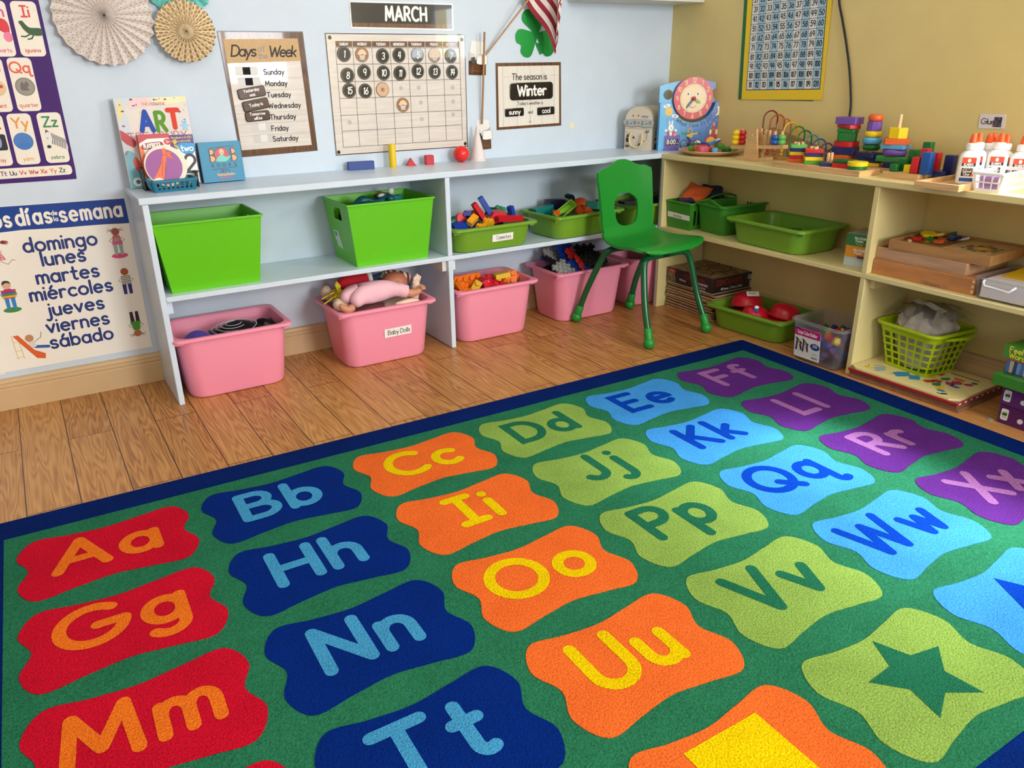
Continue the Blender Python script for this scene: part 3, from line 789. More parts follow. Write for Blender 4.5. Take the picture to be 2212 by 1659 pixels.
# --- season card
t = thing('season_sign', 'square brown framed sign about the season and the weather beside the pointer pockets', 'sign', (-.9619, -.0008, .813), BACK)
m = MB(BROWNL); m.prism([(0, 0), (.3345, .0035), (.329, .2652), (0, .264)], 0, .0012); m.build('frame_print', t, smooth=0)
m = MB(M((232, 226, 216), .22, 'planks', grain=(70, 4, 60), lo=.95, hi=1.04)); m.poly([(.010, .011), (.3235, .0145), (.319, .252), (.010, .251)], .0015)
for x in (.033, .103, .169, .231, .294): m.stroke([(x, .013), (x, .25)], .0009, .0017, M((120, 108, 98), .4), cap=0)
for x, y in ((.068, .210), (.30, .213), (.06, .082), (.27, .07)): m.stroke([(x - .03, y), (x + .03, y)], .0008, .0017, M((150, 138, 126), .4), cap=0)
m.stroke([(.169, .055), (.169, .022)], .0012, .0018, M(INK, .4)); m.stroke([(.164, .029), (.169, .021), (.174, .029), (.164, .029)], .001, .0018, M(INK, .4))
k = M(INK, .35); m.text('The season is', .1665, .1975, .024, .0036, .0019, k, sx=.90, track=.2); m.text("Today's weather is", .1700, .0970, .0125, .0018, .0019, k, sx=.92, track=.2); m.text('and', .1700, .0605, .0125, .0018, .0019, k, sx=.92, track=.2)
m.build('board_print', t, smooth=0)
G2 = 'black word cards stuck on the season sign'
plaque('word_card', 'large black card reading Winter on the season sign', 'card', -.7860, .9645, .219, .069, .5, ['Winter'], LAM((32, 28, 26), .16), WI, r=.014, hs=.040, ws=.0082, group=G2)
plaque('word_card', 'small black card reading sunny on the season sign', 'card', -.8745, .8815, .094, .033, 1, ['sunny'], LAM((32, 28, 26), .16), WI, r=.006, hs=.019, ws=.0034, group=G2)
plaque('word_card', 'small black card reading cool on the season sign', 'card', -.7120, .8815, .090, .0325, 1, ['cool'], LAM((32, 28, 26), .16), WI, r=.006, hs=.019, ws=.0034, group=G2)

# --- the two card pockets, pointer stick, flag
def pocket(label, x, z, w, h, open_h, tilt):
    o = thing('card_pocket', label, 'pocket', (x, -.0006, z), BACK, 'brown and white card pockets on the wall')
    o.rotation_euler = (Matrix.Rotation(rad(90), 3, 'X') @ Matrix.Rotation(rad(tilt), 3, 'Z')).to_euler()
    k = MB(M((236, 234, 230), .4, 'paper'))
    k.prism([(-w / 2 - .002, h * .5), (w / 2 - .004, h * .5), (w / 2 - .008, h + open_h), (-w / 2 + .012, h + open_h + .004)], 0, .001); k.build('back_flap', o, smooth=0)
    p = MB(M((236, 234, 230), .4, 'paper'))
    n = 8                                         # the pocket front bulges away from the wall
    prof = lambda f: .022 * sin(pi * f) ** .7
    vs = []; fs = []
    for j, (yy, b) in enumerate(((0, .1), (h * .45, .6), (h * .62, .8), (h, 1))):
        for i in range(n + 1):
            f = i / n; vs.append((-w / 2 + w * f, yy - (.012 * sin(pi * f) if j == 3 else 0), .001 + prof(f) * b))
    for j in range(3):
        for i in range(n):
            fs.append((j * (n + 1) + i, j * (n + 1) + i + 1, (j + 1) * (n + 1) + i + 1, (j + 1) * (n + 1) + i))
    p.add(vs[:2 * (n + 1)], fs[:n], BROWNH); p.add(vs, fs[n:2 * n], BROWNH); p.add(vs, fs[2 * n:])
    p.build('pocket_front', o)
    q = MB(M((240, 236, 230), .35)); q.prism(catmull([(-w * .14, h * .48), (w * .40, h * .48), (w * .43, h * .62), (w * .40, h * .86), (w * .1, h * .88), (-w * .14, h * .86), (-w * .17, h * .66)], 4), .019, .0205); q.stroke(catmull([(-w * .14, h * .48), (w * .40, h * .48), (w * .43, h * .62), (w * .40, h * .86), (w * .1, h * .88), (-w * .14, h * .86), (-w * .17, h * .66)], 4) + [(-w * .14, h * .48)], .0012, .0208, M((90, 70, 54), .4)); q.build('name_plate', o, smooth=0)
    k2 = MB(M((34, 30, 30), .4)); k2.prism([(-w * .46, h * .5), (-w * .2, h * .5), (-w * .18, h * .8), (-w * .42, h * .76)], .014, .0165); k2.build('black_tab', o, smooth=0)
pocket('upper card pocket with brown wood print holding the flag pole', -1.050, 1.032, .080, .086, .038, -2)
pocket('lower card pocket with brown wood print behind the white paper cone', -1.029, .738, .076, .088, .03, 1)
WD = M((176, 128, 84), .5, 'wood', grain=(30, 30, 3))
k = MB(WD); k.tube([(-1.0395, -.012, .842), (-1.030, -.034, 1.192)], [.0042, .0042], n=10)
tag(k.build('pointer_stick'), 'thin brown wooden pointer stick standing upright in the lower card pocket', 'stick')
t = thing('flag', 'small striped flag on a wooden pole leaning out of the upper card pocket', 'flag', (-1.010, -.010, 1.110))
MB(M((190, 146, 104), .5, 'wood', grain=(30, 30, 3))).tube([(0, 0, 0), (.20, -.06, .235), (.285, -.086, .335)], [.0036] * 3, n=10).build('flag_pole', t)
# cloth: hangs from the pole's upper part and folds towards its free corner
RED, WHT, NAV = M((150, 30, 50), .75, 'fabric'), M((232, 222, 214), .75, 'fabric'), M((28, 34, 80), .75, 'fabric')
def flag_pt(u, v):
    """u along the hoist (0 low .. 1 high), v out along the stripes"""
    hx, hz = .168 + .150 * u, .198 + .176 * u
    dx = .150 * v + .010 * sin(v * 5 + u * 3) * v
    hz2 = hz - v * (.180 + .030 * u) - .02 * v * v
    fold = .012 * sin(v * 7 + u * 4) - .018 * v * u
    x = hx + dx
    if x > .314: x = .314 - (x - .314) * .35          # the fly end turns back on itself
    return (x, -.034 - .055 * u - .02 * v + fold, hz2)
ST = 13; NV = 26
cl = MB(WHT)
for sidx in range(ST):
    a, b = sidx / ST, (sidx + 1) / ST
    vs = [flag_pt(a + (b - a) * q, v / NV) for q in (0, 1) for v in range(NV + 1)]
    fs = [(v, v + 1, NV + 2 + v, NV + 1 + v) for v in range(NV)]
    can = sidx >= 6
    cl.add(vs, fs[:0], WHT)
    for v in range(NV):
        cl.add([vs[v], vs[v + 1], vs[NV + 2 + v], vs[NV + 1 + v]], [(0, 1, 2, 3)], NAV if (can and v < NV * .4) else (RED if sidx % 2 == 0 else WHT))
cl.build('flag_cloth', t, smooth=60)

# --- shamrock
t = thing('shamrock', 'shiny green glitter shamrock cut-out half behind the flag', 'decoration', (-.757, -.0015, 1.186), BACK)
def heart(a, L=.108, wd=.060):
    pts = [(0, 0), (.032, -wd * .55), (.070, -wd), (.098, -wd * .80), (.106, -wd * .35), (.092, 0), (.106, wd * .35), (.098, wd * .80), (.070, wd), (.032, wd * .55)]
    c, s_ = cos(rad(a)), sin(rad(a)); k = L / .106
    return [(c * x * k - s_ * y * k, s_ * x * k + c * y * k) for x, y in catmull(pts, 5)]
GL = M((28, 150, 62), .3, 'glitter')
m = MB(GL)
for i, a in enumerate((104, 208, 336)):
    m.prism(heart(a, .104, .060), .0006 * i, .0006 * i + .001)
m.prism([(-.008, -.03), (.010, -.035), (.038, -.070), (.014, -.078), (-.004, -.045)], .0018, .0026)
m.build('leaf_sheet', t, smooth=0)
tag(place(MB(M((232, 226, 196), .6, 'paper')).rbox(-.012, -.0135, 0, .012, .0135, .0015, .001).build('tape_square', smooth=0), (-.569, -.0003, .8145), BACK), 'little square of cream tape stuck low on the blue wall right of the season sign', 'tape')

# --- Spanish days poster
t = thing('spanish_days_poster', 'cream poster of Spanish day names with a blue heading left of the blue shelf', 'poster', (-2.8800, -.0005, .1290), BACK)
SC_, SB = M((246, 242, 232), .5, 'lam', wave=.2), M((12, 66, 150), .5, 'lam', wave=.2)
sx0, sz0 = -2.88, .129
m = MB(SC_); m.prism([(-.06, 0), (.4325, .001), (.437, .536), (-.06, .545)], 0, .0012); m.build('sheet', t, smooth=0)
P = lambda x, z: (x - sx0, z - sz0)
wave = [P(-2.94, .590), P(-2.90, .588), P(-2.82, .5905), P(-2.76, .592), P(-2.70, .589), P(-2.64, .586), P(-2.58, .5855), P(-2.52, .584), P(-2.47, .581), P(-2.4425, .5800)]
h = MB(SB); h.poly(wave + [P(-2.4435, .6635), P(-2.94, .672)], .0015)
wh = M((244, 240, 228), .4)
h.text('d\u00edas', *P(-2.6715, .6080), .050, .0088, .0018, wh, align='r', track=.34, sx=.70); h.text('los', *P(-2.7860, .6070), .050, .0088, .0018, wh, align='r', track=.34, sx=.66)
h.text('de', *P(-2.6590, .6300), .0135, .0028, .0018, wh, track=.3, sx=.85); h.text('la', *P(-2.6580, .6105), .0135, .0028, .0018, wh, track=.34, sx=.85)
h.text('semana', *P(-2.6440, .6065), .050, .0088, .0018, wh, align='l', track=.34, sx=.715)
h.build('heading', t, smooth=0)
ink = MB(M((22, 50, 120), .4))
for s, x, z in (('domingo', -2.6605, .5200), ('lunes', -2.662, .4700), ('martes', -2.6605, .4120), ('mi\u00e9rcoles', -2.660, .3565), ('jueves', -2.661, .2985), ('viernes', -2.664, .2415), ('s\u00e1bado', -2.663, .1855)):
    ink.text(s, *P(x, z), .044, .0080, .0015, sx=.96, track=.24)
ink.build('day_names', t, smooth=0)
sp = M((150, 90, 54), .5)
def kid(x, z, flip=1, skin=(150, 88, 52), top=(212, 84, 150), legs=(150, 176, 160), base=None, hair=None, s=1.0, name='child_drawing'):
    k = MB(M(skin, .5)); px, pz = P(x, z); f = flip * s
    k.poly(ell(px, pz, .0125 * s, .0125 * s), .0019)
    k.poly([(px - .017 * s, pz - .044 * f), (px + .017 * s, pz - .044 * f), (px + .010 * s, pz - .012 * f), (px - .010 * s, pz - .012 * f)], .0016, M(top, .5))
    k.poly([(px - .015 * s, pz - .044 * f), (px - .002 * s, pz - .044 * f), (px - .004 * s, pz - .080 * f), (px - .014 * s, pz - .080 * f)], .0017, M(legs, .5))
    k.poly([(px + .002 * s, pz - .044 * f), (px + .015 * s, pz - .044 * f), (px + .014 * s, pz - .080 * f), (px + .004 * s, pz - .080 * f)], .0017, M(legs, .5))
    for q in (-1, 1): k.stroke([(px + q * .010 * s, pz - .018 * f), (px + q * .024 * s, pz - .030 * f), (px + q * .012 * s, pz - .040 * f)], .0012, .0015, M((60, 44, 40), .5), cap=0)
    if base: k.poly(ell(px, pz - .083 * f, .026 * s, .009 * s), .0015, M(base, .5))
    if hair == 'tails':
        for q in (-1, 1):
            for a in range(7): k.stroke([(px + q * .010 * s, pz + .004 * f), (px + q * (.020 + .007 * cos(a)) * s, pz + (.006 + .007 * sin(a * 1.7)) * f)], .0011, .0017, M((112, 84, 100), .5), cap=0)
    elif hair:
        k.poly(catmull([(px - .0125 * s, pz + .002), (px - .008 * s, pz + .014 * s), (px + .006 * s, pz + .014 * s), (px + .0125 * s, pz + .004), (px, pz + .008)], 4), .0021, M((52, 40, 38), .5))
    return k
k = kid(-2.4915, .5560, base=(222, 72, 126), hair='tails'); px, pz = P(-2.4915, .5560)
k.poly([(px - .008, pz - .034), (px + .008, pz - .032), (px + .008, pz - .022), (px - .008, pz - .022)], .0021, M((150, 180, 50), .5)); k.build('child_drawing', t, smooth=0)
k = kid(-2.4885, .4160, skin=(168, 84, 40), top=(232, 226, 200), legs=(34, 44, 116), hair=None); px, pz = P(-2.4885, .4160)
for i in range(5): k.stroke([(px - .015, pz - .016 - i * .006), (px + .015, pz - .016 - i * .006)], .0022, .0019, M((40, 40, 60), .5), cap=0)
k.build('child_drawing', t, smooth=0)
k = kid(-2.4855, .1900, flip=-1, skin=(186, 112, 70), top=(74, 152, 52), legs=(40, 30, 38), hair='tails'); k.build('child_drawing', t, smooth=0)
k = kid(-2.8415, .4200, skin=(222, 176, 140), top=(196, 44, 70), legs=(40, 130, 200), base=(62, 140, 52), hair='cap'); px, pz = P(-2.8415, .4200)
for i, c in enumerate(((190, 40, 80), (92, 80, 160), (60, 140, 60), (230, 170, 50))): k.stroke([(px - .020, pz - .019 - i * .0065), (px + .022, pz - .018 - i * .0065)], .006, .0019, M(c, .5), cap=0)
k.build('child_drawing', t, smooth=0)
k = MB(M((222, 96, 40), .5)); a = P(-2.862, .240); b2 = P(-2.78, .160)
k.poly([(a[0], a[1] + .008), (a[0] + .016, a[1] + .008), (b2[0] - .03, b2[1] + .03), (b2[0], b2[1] + .012), (b2[0] - .004, b2[1] - .006), (b2[0] - .028, b2[1]), (a[0] + .016, a[1] - .02)], .0016)
for q in ((-2.866, .25, -2.862, .165), (-2.850, .25, -2.844, .165)): k.stroke([P(q[0], q[1]), P(q[2], q[3])], .0018, .0015, M((232, 190, 60), .5), cap=0)
for z in (.225, .195, .172): k.stroke([P(-2.866, z), P(-2.845, z)], .0016, .0015, M((232, 190, 60), .5), cap=0)
c = P(-2.8165, .233); k.poly(ell(*c, .0125), .0021, M((196, 140, 96), .5)); k.poly([(c[0] - .008, c[1] - .012), (c[0] + .012, c[1] - .010), (c[0] + .016, c[1] - .032), (c[0] + .002, c[1] - .036)], .0019, M((226, 218, 206), .5))
k.stroke([(c[0] + .01, c[1] - .032), (c[0] + .05, c[1] - .038)], .010, .0018, M((40, 90, 170), .5)); k.stroke([(c[0] + .010, c[1] - .016), (c[0] + .034, c[1] - .002), (c[0] + .038, c[1] + .016)], .0014, .0018, M((60, 44, 40), .5))
k.build('child_drawing', t, smooth=0)
k = MB(M((222, 120, 140), .5)); c = P(-2.853, .555); k.poly(ell(*c, .0125), .0019, M((186, 120, 76), .5)); k.poly([(c[0] - .012, c[1] - .012), (c[0] + .012, c[1] - .010), (c[0] + .030, c[1] - .052), (c[0] - .03, c[1] - .056)], .0016)
for i in range(5):
    for j in range(4): k.poly(ell(c[0] - .014 + i * .0085, c[1] - .022 - j * .0085, .0022, n=6), .0018, M((244, 214, 214), .5))
k.stroke([(c[0] + .012, c[1] - .055), (c[0] + .032, c[1] - .068), (c[0] + .046, c[1] - .054), (c[0] + .055, c[1] - .058)], .0013, .0015, M((60, 44, 40), .5), cap=0); k.stroke([(c[0] + .010, c[1] - .014), (c[0] + .022, c[1] - .022), (c[0] + .020, c[1] - .03)], .0013, .0015, M((60, 44, 40), .5), cap=0)
k.poly(ell(c[0] + .033, c[1] + .004, .008, .006), .0017, M((120, 30, 44), .5)); k.poly(ell(c[0] + .041, c[1] + .002, .006, .006), .0019, M((150, 40, 54), .5)); k.poly(ell(c[0] + .043, c[1], .0025), .0021, M((236, 214, 150), .5))
k.build('child_drawing', t, smooth=0)
tag(place(MB(M((236, 232, 226), .5, 'paper')).prism([(0, 0), (.075, 0), (.068, .55), (0, .55)], 0, .001).build('wall_poster', smooth=0), (-2.985, -.0002, .122), BACK), 'sliver of a pale poster at the left picture edge beside the Spanish days poster', 'poster')

# ================================================================== things on the yellow wall
def RW(y, z): return (-y, z)
t = thing('number_chart', 'yellow bordered chart of counting numbers on blue and white squares', 'chart', (-.0028, -.4535, .9190), RIGHT)
m = MB(M((240, 204, 20), .45, 'paper')); m.prism([(.0146, -.0004), (.4244, .0085), (.402, .66), (-.016, .66)], 0, .0012); m.build('sheet', t, smooth=0)
# printed field: a slightly leaning grid of ten columns
def cp(u, v):
    """u 0..10 columns from the left, v rows up from the foot"""
    x0, x1 = .0378 - .0029 * v * .4, .4090 - .0052 * v * .42
    return (x0 + (x1 - x0) * u / 10, .0395 + .0098 * u / 10 + v * .0363)
f = MB(M((226, 226, 222), .45, 'paper')); f.poly([cp(-.06, -.06), cp(10.06, -.06), cp(10.06, 12.1), cp(-.06, 12.1)], .0015, M((40, 44, 60), .4))
lb, lw = M((170, 204, 222), .45, 'paper'), M((232, 230, 226), .45, 'paper')
for c in range(10):
    for r in range(12):
        f.poly([cp(c + .025, r + .025), cp(c + .975, r + .025), cp(c + .975, r + .975), cp(c + .025, r + .975)], .0018, (lb if c in (1, 3, 5, 7, 9) else lw))
f.build('number_grid', t, smooth=0)
f = MB(M((20, 22, 30), .4))
for r in range(12):
    for c in range(10):
        n = (11 - r) * 10 + c + 1
        x, y = cp(c + .5, r + .27)
        f.text(str(n), x, y, .0195, .0034, .0021, sx=.80 if n < 100 else .62, track=.26, cap=3, seg=7)
f.build('numerals', t, smooth=0)
tag(place(MB(M((20, 110, 50), .45, 'paper')).prism([(0, 0), (.39, .004), (.37, .66), (-.03, .66)], 0, .0012).build('backing_chart', smooth=0), (-.0006, -.4475, .9185), RIGHT), 'green chart edge showing behind the yellow number chart', 'chart')
k = MB(M((18, 18, 20), .5, 'plastic')); k.tube(catmull([(-.006, -.893, 1.36), (-.006, -.8994, 1.2777), (-.006, -.925, 1.21), (-.006, -.954, 1.134), (-.006, -.985, 1.04), (-.006, -1.0054, .957), (-.006, -1.0145, .90), (-.006, -1.013, .82), (-.010, -1.01, .722), (-.018, -.995, .7025)], 6, False), .0042, n=8)
tag(k.build('power_cord'), 'black power cord hanging down the yellow wall beside the number chart', 'cord')
t = thing('glue_label', 'white paper label with a small dark photo on the wall over the glue bottles', 'label', (-.0004, -1.5030, .8555), RIGHT)
m = MB(M((228, 220, 222), .4, 'paper')); m.prism([(0, 0), (.084, .003), (.080, .047), (-.002, .045)], 0, .001); m.build('paper', t, smooth=0)
m = MB(M((52, 46, 58), .4)); m.text('Glue', .006, .015, .017, .0024, .0013, align='l', track=.16, cap=3); m.poly([(.045, .007), (.072, .007), (.071, .038), (.046, .038)], .0013, M((104, 92, 100), .4, 'label', c2=(56, 48, 56), s=90)); m.build('print', t, smooth=0)

# ================================================================== things on top of the blue shelf
T = .70
def cover_frame(m, w, h, d):
    """turn the builder so that x,y run over the front face of an upright box of depth d standing on z=0"""
    m.X = Matrix.Translation((0, -d, 0)) @ Matrix.Rotation(rad(90), 4, 'X')
    return m
# Art book leaning on the wall
t = thing('picture_book', 'tall white book with paint splashes leaning on the blue wall behind the teal basket', 'book', (-2.3105, -.056, T), (-7, 0, 0))
w, h, d = .222, .284, .012
PAP = M((226, 218, 212), .5, 'paper')
MB(M((244, 240, 230), .6, 'paper')).box(-w / 2 + .003, -.0105, .003, w / 2 - .003, -.0015, h - .003).build('pages', t, smooth=0)
m = MB(PAP); m.box(-w / 2, -d, 0, w / 2, -d + .0015, h); m.box(-w / 2, -.0015, 0, w / 2, 0, h); m.box(-w / 2 - .001, -d, 0, -w / 2 + .002, 0, h); m.build('cover', t, smooth=0)
m = cover_frame(MB(M((196, 60, 70), .4)), w, h, d); z = .0005
CL = lambda q: [(max(-.1108, min(.1108, x)), max(.0004, min(.2836, y))) for x, y in q]
m.poly(CL(catmull([(-.111, .284), (-.111, .11), (-.085, .15), (-.078, .21), (-.085, .25), (-.06, .284)], 4)), z, M((206, 216, 224), .5)); m.poly(CL(catmull([(-.06, .28), (-.07, .25), (-.03, .255), (.0, .27), (-.02, .283)], 4)), z, M((240, 200, 200), .4))
m.poly(CL(catmull([(.01, .283), (.02, .262), (.07, .262), (.108, .27), (.108, .283)], 4)), z, M((240, 228, 178), .4)); m.poly(catmull([(-.1, .27), (-.104, .225), (-.095, .225), (-.090, .272)], 4), z * 1.4, M((240, 214, 120), .4))
r2 = random.Random(3)
for i in range(30):
    x, y = (r2.uniform(-.105, .105), r2.uniform(.235, .28)) if i < 19 else (r2.uniform(-.107, -.085), r2.uniform(.14, .25)) if i < 25 else (r2.uniform(.085, .107), r2.uniform(.15, .24))
    c = r2.choice([(46, 130, 206), (46, 130, 206), (30, 96, 180), (60, 50, 90), (236, 206, 40), (150, 60, 40)])
    m.poly(ell(x, y, r2.uniform(.0012, .0055), r2.uniform(.0012, .0035), 10), z * 1.8, M(c, .4))
for a in (0, 60, 120): m.stroke([(.092 - .012 * cos(rad(a)), .192 - .015 * sin(rad(a))), (.092 + .012 * cos(rad(a)), .192 + .015 * sin(rad(a)))], .006, z * 1.8, M((140, 196, 232), .4))
m.text('THE USBORNE', .006, .2590, .0085, .0013, .001, M((206, 120, 130), .4), sx=.95, track=.2, cap=2)
m.text('A', -.026, .1800, .060, .0150, .001, M((10, 70, 176), .6), sx=.70); m.text('R', .019, .1780, .058, .0125, .001, M((84, 150, 6), .6), sx=.70); m.text('T', .061, .1860, .056, .0155, .001, M((222, 52, 20), .6), sx=.75)
m.text('TREASURY', .002, .1480, .0265, .0022, .001, M((186, 40, 54), .4), sx=.95, track=.25, cap=2)
m.poly(CL(catmull([(-.111, .11), (-.111, 0), (-.06, 0), (-.075, .05), (-.08, .11)], 4)), z, M((110, 176, 190), .4)); m.poly(catmull([(-.09, .085), (-.08, .10), (-.07, .085), (-.06, .06), (-.08, .05)], 4), z * 1.5, M((206, 64, 44), .4)); m.poly(ell(-.088, .02, .014), z * 1.5, M((230, 240, 240), .4)); m.poly(ell(-.086, .02, .007), z * 1.8, M((60, 110, 120), .4))
m.poly(CL(catmull([(-.111, .186), (-.111, .155), (-.08, .13), (-.07, .15)], 4)), z * 2, M((190, 36, 48), .4))
m.build('cover_print', t, smooth=0)
# black basket stand behind, then cards and the teal basket
t = thing('book_holder', 'black plastic holder mostly hidden behind the teal basket', 'holder', (-2.305, -.1130, T))
m = MB(M((26, 26, 28), .4, 'plastic')); m.box(-.085, -.035, 0, .085, .030, .004); m.box(-.085, .026, 0, .085, .030, .07); m.box(-.085, -.035, 0, -.081, .03, .07); m.box(.081, -.035, 0, .085, .03, .05); m.build('holder_body', t, bevel=.001)
t = thing('card_box', 'red and white flash card box leaning left behind the round purple card', 'box', (-2.3300, -.0880, T + .006), (-8, 0, 0))
w, h, d = .098, .164, .024
m = MB(M((190, 34, 50), .35)); m.box(-w / 2, -d, 0, w / 2, 0, h); m.build('carton', t, bevel=.001)
m = cover_frame(MB(M((240, 236, 230), .35)), w, h, d)
m.poly([(-w / 2 + .002, .004), (w / 2 - .002, .004), (w / 2 - .002, .150), (-.02, .150), (-w / 2 + .002, .136)], .0005); m.poly([(-w / 2, 0), (-.032, 0), (-.036, .118), (-w / 2, .132)], .0008, M((236, 116, 54), .4))
m.poly(catmull([(-.040, .118), (-.036, .134), (0, .139), (.022, .138), (.024, .124), (-.01, .118)], 4), .0010, M((150, 24, 40), .4)); m.text('PLAYSKOOL', -.0075, .1225, .0125, .0026, .0014, M((250, 248, 244), .4), sx=.50, track=.24, rot=4, cap=2)
m.poly(ell(.041, .138, .012, .010), .0010, M((206, 40, 54), .4)); m.text('3+', .041, .134, .008, .0013, .0014, M((250, 246, 240), .4), cap=2); m.build('front_print', t, smooth=0)
t = thing('card_box', 'purple and white number flash card box with a blue two bubble behind the round card', 'box', (-2.2480, -.0850, T + .004), (-6, 0, -4))
w, h, d = .082, .160, .022
m = MB(M((90, 60, 140), .35)); m.box(-w / 2, -d, 0, w / 2, 0, h); m.build('carton', t, bevel=.001)
m = cover_frame(MB(M((244, 242, 240), .35)), w, h, d)
m.poly([(-.03, .004), (w / 2 - .001, .004), (w / 2 - .001, .128), (-.03, .112)], .0005); m.text('Numbers 0-100', .004, .1480, .0072, .0012, .001, M((230, 206, 120), .4), cap=2, track=.2); m.text('numeros del 0 al 100', .002, .1370, .0062, .0010, .001, M((230, 206, 120), .4), cap=2, track=.2, sx=.8)
m.poly(catmull([(-.010, .130), (.010, .134), (.040, .130), (.040, .108), (.026, .094), (.008, .098), (-.006, .110)], 4), .0008, M((60, 160, 222), .4)); m.text('two', .0165, .108, .018, .0036, .0012, M((246, 250, 252), .4), track=.18)
m.text('2', .020, .040, .055, .0085, .0010, M((54, 50, 54), .4)); m.text('Num', -.021, .128, .012, .0024, .0010, M((236, 210, 70), .4), rot=-75, cap=2); m.build('front_print', t, smooth=0)
t = thing('round_card', 'round cream card with a purple centre standing behind the teal basket', 'card', (-2.312, -.1390, T + .002), (-12, 0, 0))
m = MB(M((238, 228, 206), .4)); m.X = Matrix.Translation((0, 0, .072)) @ Matrix.Rotation(rad(90), 4, 'X')
m.prism(ell(0, 0, .066, n=48), 0, .003); m.build('card_disc', t)
m = MB(M((158, 78, 154), .4)); m.X = Matrix.Translation((0, 0, .072)) @ Matrix.Rotation(rad(90), 4, 'X')
m.poly(ell(-.006, -.002, .0565, n=40), .0035); og, ol = M((240, 110, 56), .4), M((170, 70, 40), .4)
m.poly(catmull([(-.002, .054), (.009, .054), (.007, .036), (.004, .018), (-.004, -.006), (-.010, -.03), (-.02, -.046), (-.046, -.044), (-.030, -.018), (-.014, .01), (-.004, .034)], 4), .004, og)
m.poly(catmull([(.004, .038), (.018, .044), (.026, .040), (.018, .034), (.028, .022), (.010, .026)], 3), .0044, og)
for q in (((-.004, .036), (.010, .034)), ((.004, .038), (.026, .040)), ((.004, .034), (.026, .024)), ((-.012, .012), (-.030, -.018)), ((.002, .012), (-.006, -.03)), ((-.006, .02), (-.018, -.03))): m.stroke(q, .0012, .0047, ol, cap=0)
m.poly(catmull([(-.05, -.046), (-.03, -.036), (-.014, -.046), (-.03, -.054)], 4), .0047, M((240, 236, 228), .4)); m.build('card_print', t, smooth=0)

def slotted_wall(m, p0, p1, z0, z1, slots, mat=None, s0=.25, s1=.8, th=.0018, top=None):
    """upright wall from p0 to p1 (p leaning outward to `top` offset) with evenly spaced upright slots"""
    p0, p1 = Vector(p0), Vector(p1); dr = p1 - p0; L = dr.length; dr.normalize(); nr = Vector((dr.y, -dr.x)); top = top or 0
    def pt(u, f, o): 
        sh = nr * (top * f + o); e = (u - .5) * 2 * abs(top) * f if top else 0
        q = p0 + dr * (u * L + e) + sh
        return (q.x, q.y, z0 + (z1 - z0) * f)
    def slab(u0, u1, f0, f1):
        vs = [pt(u, f, o) for o in (0, th) for f in (f0, f1) for u in (u0, u1)]
        m.add(vs, [(0, 2, 3, 1), (4, 5, 7, 6), (0, 1, 5, 4), (2, 6, 7, 3), (0, 4, 6, 2), (1, 3, 7, 5)], mat)
    slab(0, 1, 0, s0); slab(0, 1, s1, 1)
    n = len(slots); e = 0
    for a, b in slots:
        slab(e, a, s0, s1); e = b
    slab(e, 1, s0, s1)
def even(n, a=.06, b=.94, fill=.55):
    st = (b - a) / n
    return [(a + st * (i + .5 - fill / 2), a + st * (i + .5 + fill / 2)) for i in range(n)]
def basket(name, label, cat, w, d, h, mat, loc, rz, flare, ns_l, ns_s, s0=.28, s1=.78, rim=.006, rows=None, group=None):
    """rectangular slotted basket: parts side walls, floor plate, rolled rim"""
    t = thing(name, label, cat, loc, (0, 0, rz), group)
    x, y = w / 2, d / 2
    cs = [(-x, -y), (x, -y), (x, y), (-x, y)]
    m = MB(mat)
    for i in range(4):
        n = ns_l if i % 2 == 0 else ns_s
        if n:
            if rows:
                for (f0, f1, g0, g1) in rows:
                    e_ = [(sx_ * (x + flare * f0), sy_ * (y + flare * f0)) for sx_, sy_ in ((-1, -1), (1, -1), (1, 1), (-1, 1))]; slotted_wall(m, e_[i], e_[(i + 1) % 4], h * f0, h * f1, even(n, .06, .94, .62 if n > 4 else .84), s0=g0, s1=g1, top=flare * (f1 - f0))
            else:
                slotted_wall(m, cs[i], cs[(i + 1) % 4], 0, h, even(n), s0=s0, s1=s1, top=flare)
        else:
            slotted_wall(m, cs[i], cs[(i + 1) % 4], 0, h, [], s0=s0, s1=s1, top=flare)
    m.build('basket_walls', t, smooth=0)
    MB(mat).rbox(-x, -y, 0, x, y, .002, .004).build('basket_floor', t, smooth=0)
    q = MB(mat); X, Y = x + flare, y + flare
    q.loft([[(a, b, z) for a, b in rr(-X - e, -Y - e, X + e, Y + e, .006 + e)] for e, z in ((0, h - .004), (rim, h - .004), (rim, h + .001), (rim - .002, h + .003), (0, h + .003))] + [[(a, b, h - .004) for a, b in rr(-X, -Y, X, Y, .006)]], caps=False)
    q.build('rim', t)
    return t
TEAL = M((14, 112, 140), .35, 'plastic')
t = basket('small_basket', 'teal slotted plastic basket at the left front end of the blue shelf', 'basket', .125, .072, .036, TEAL, (-2.3100, -.1700, T), 5, .007, 8, 3, .22, .80)
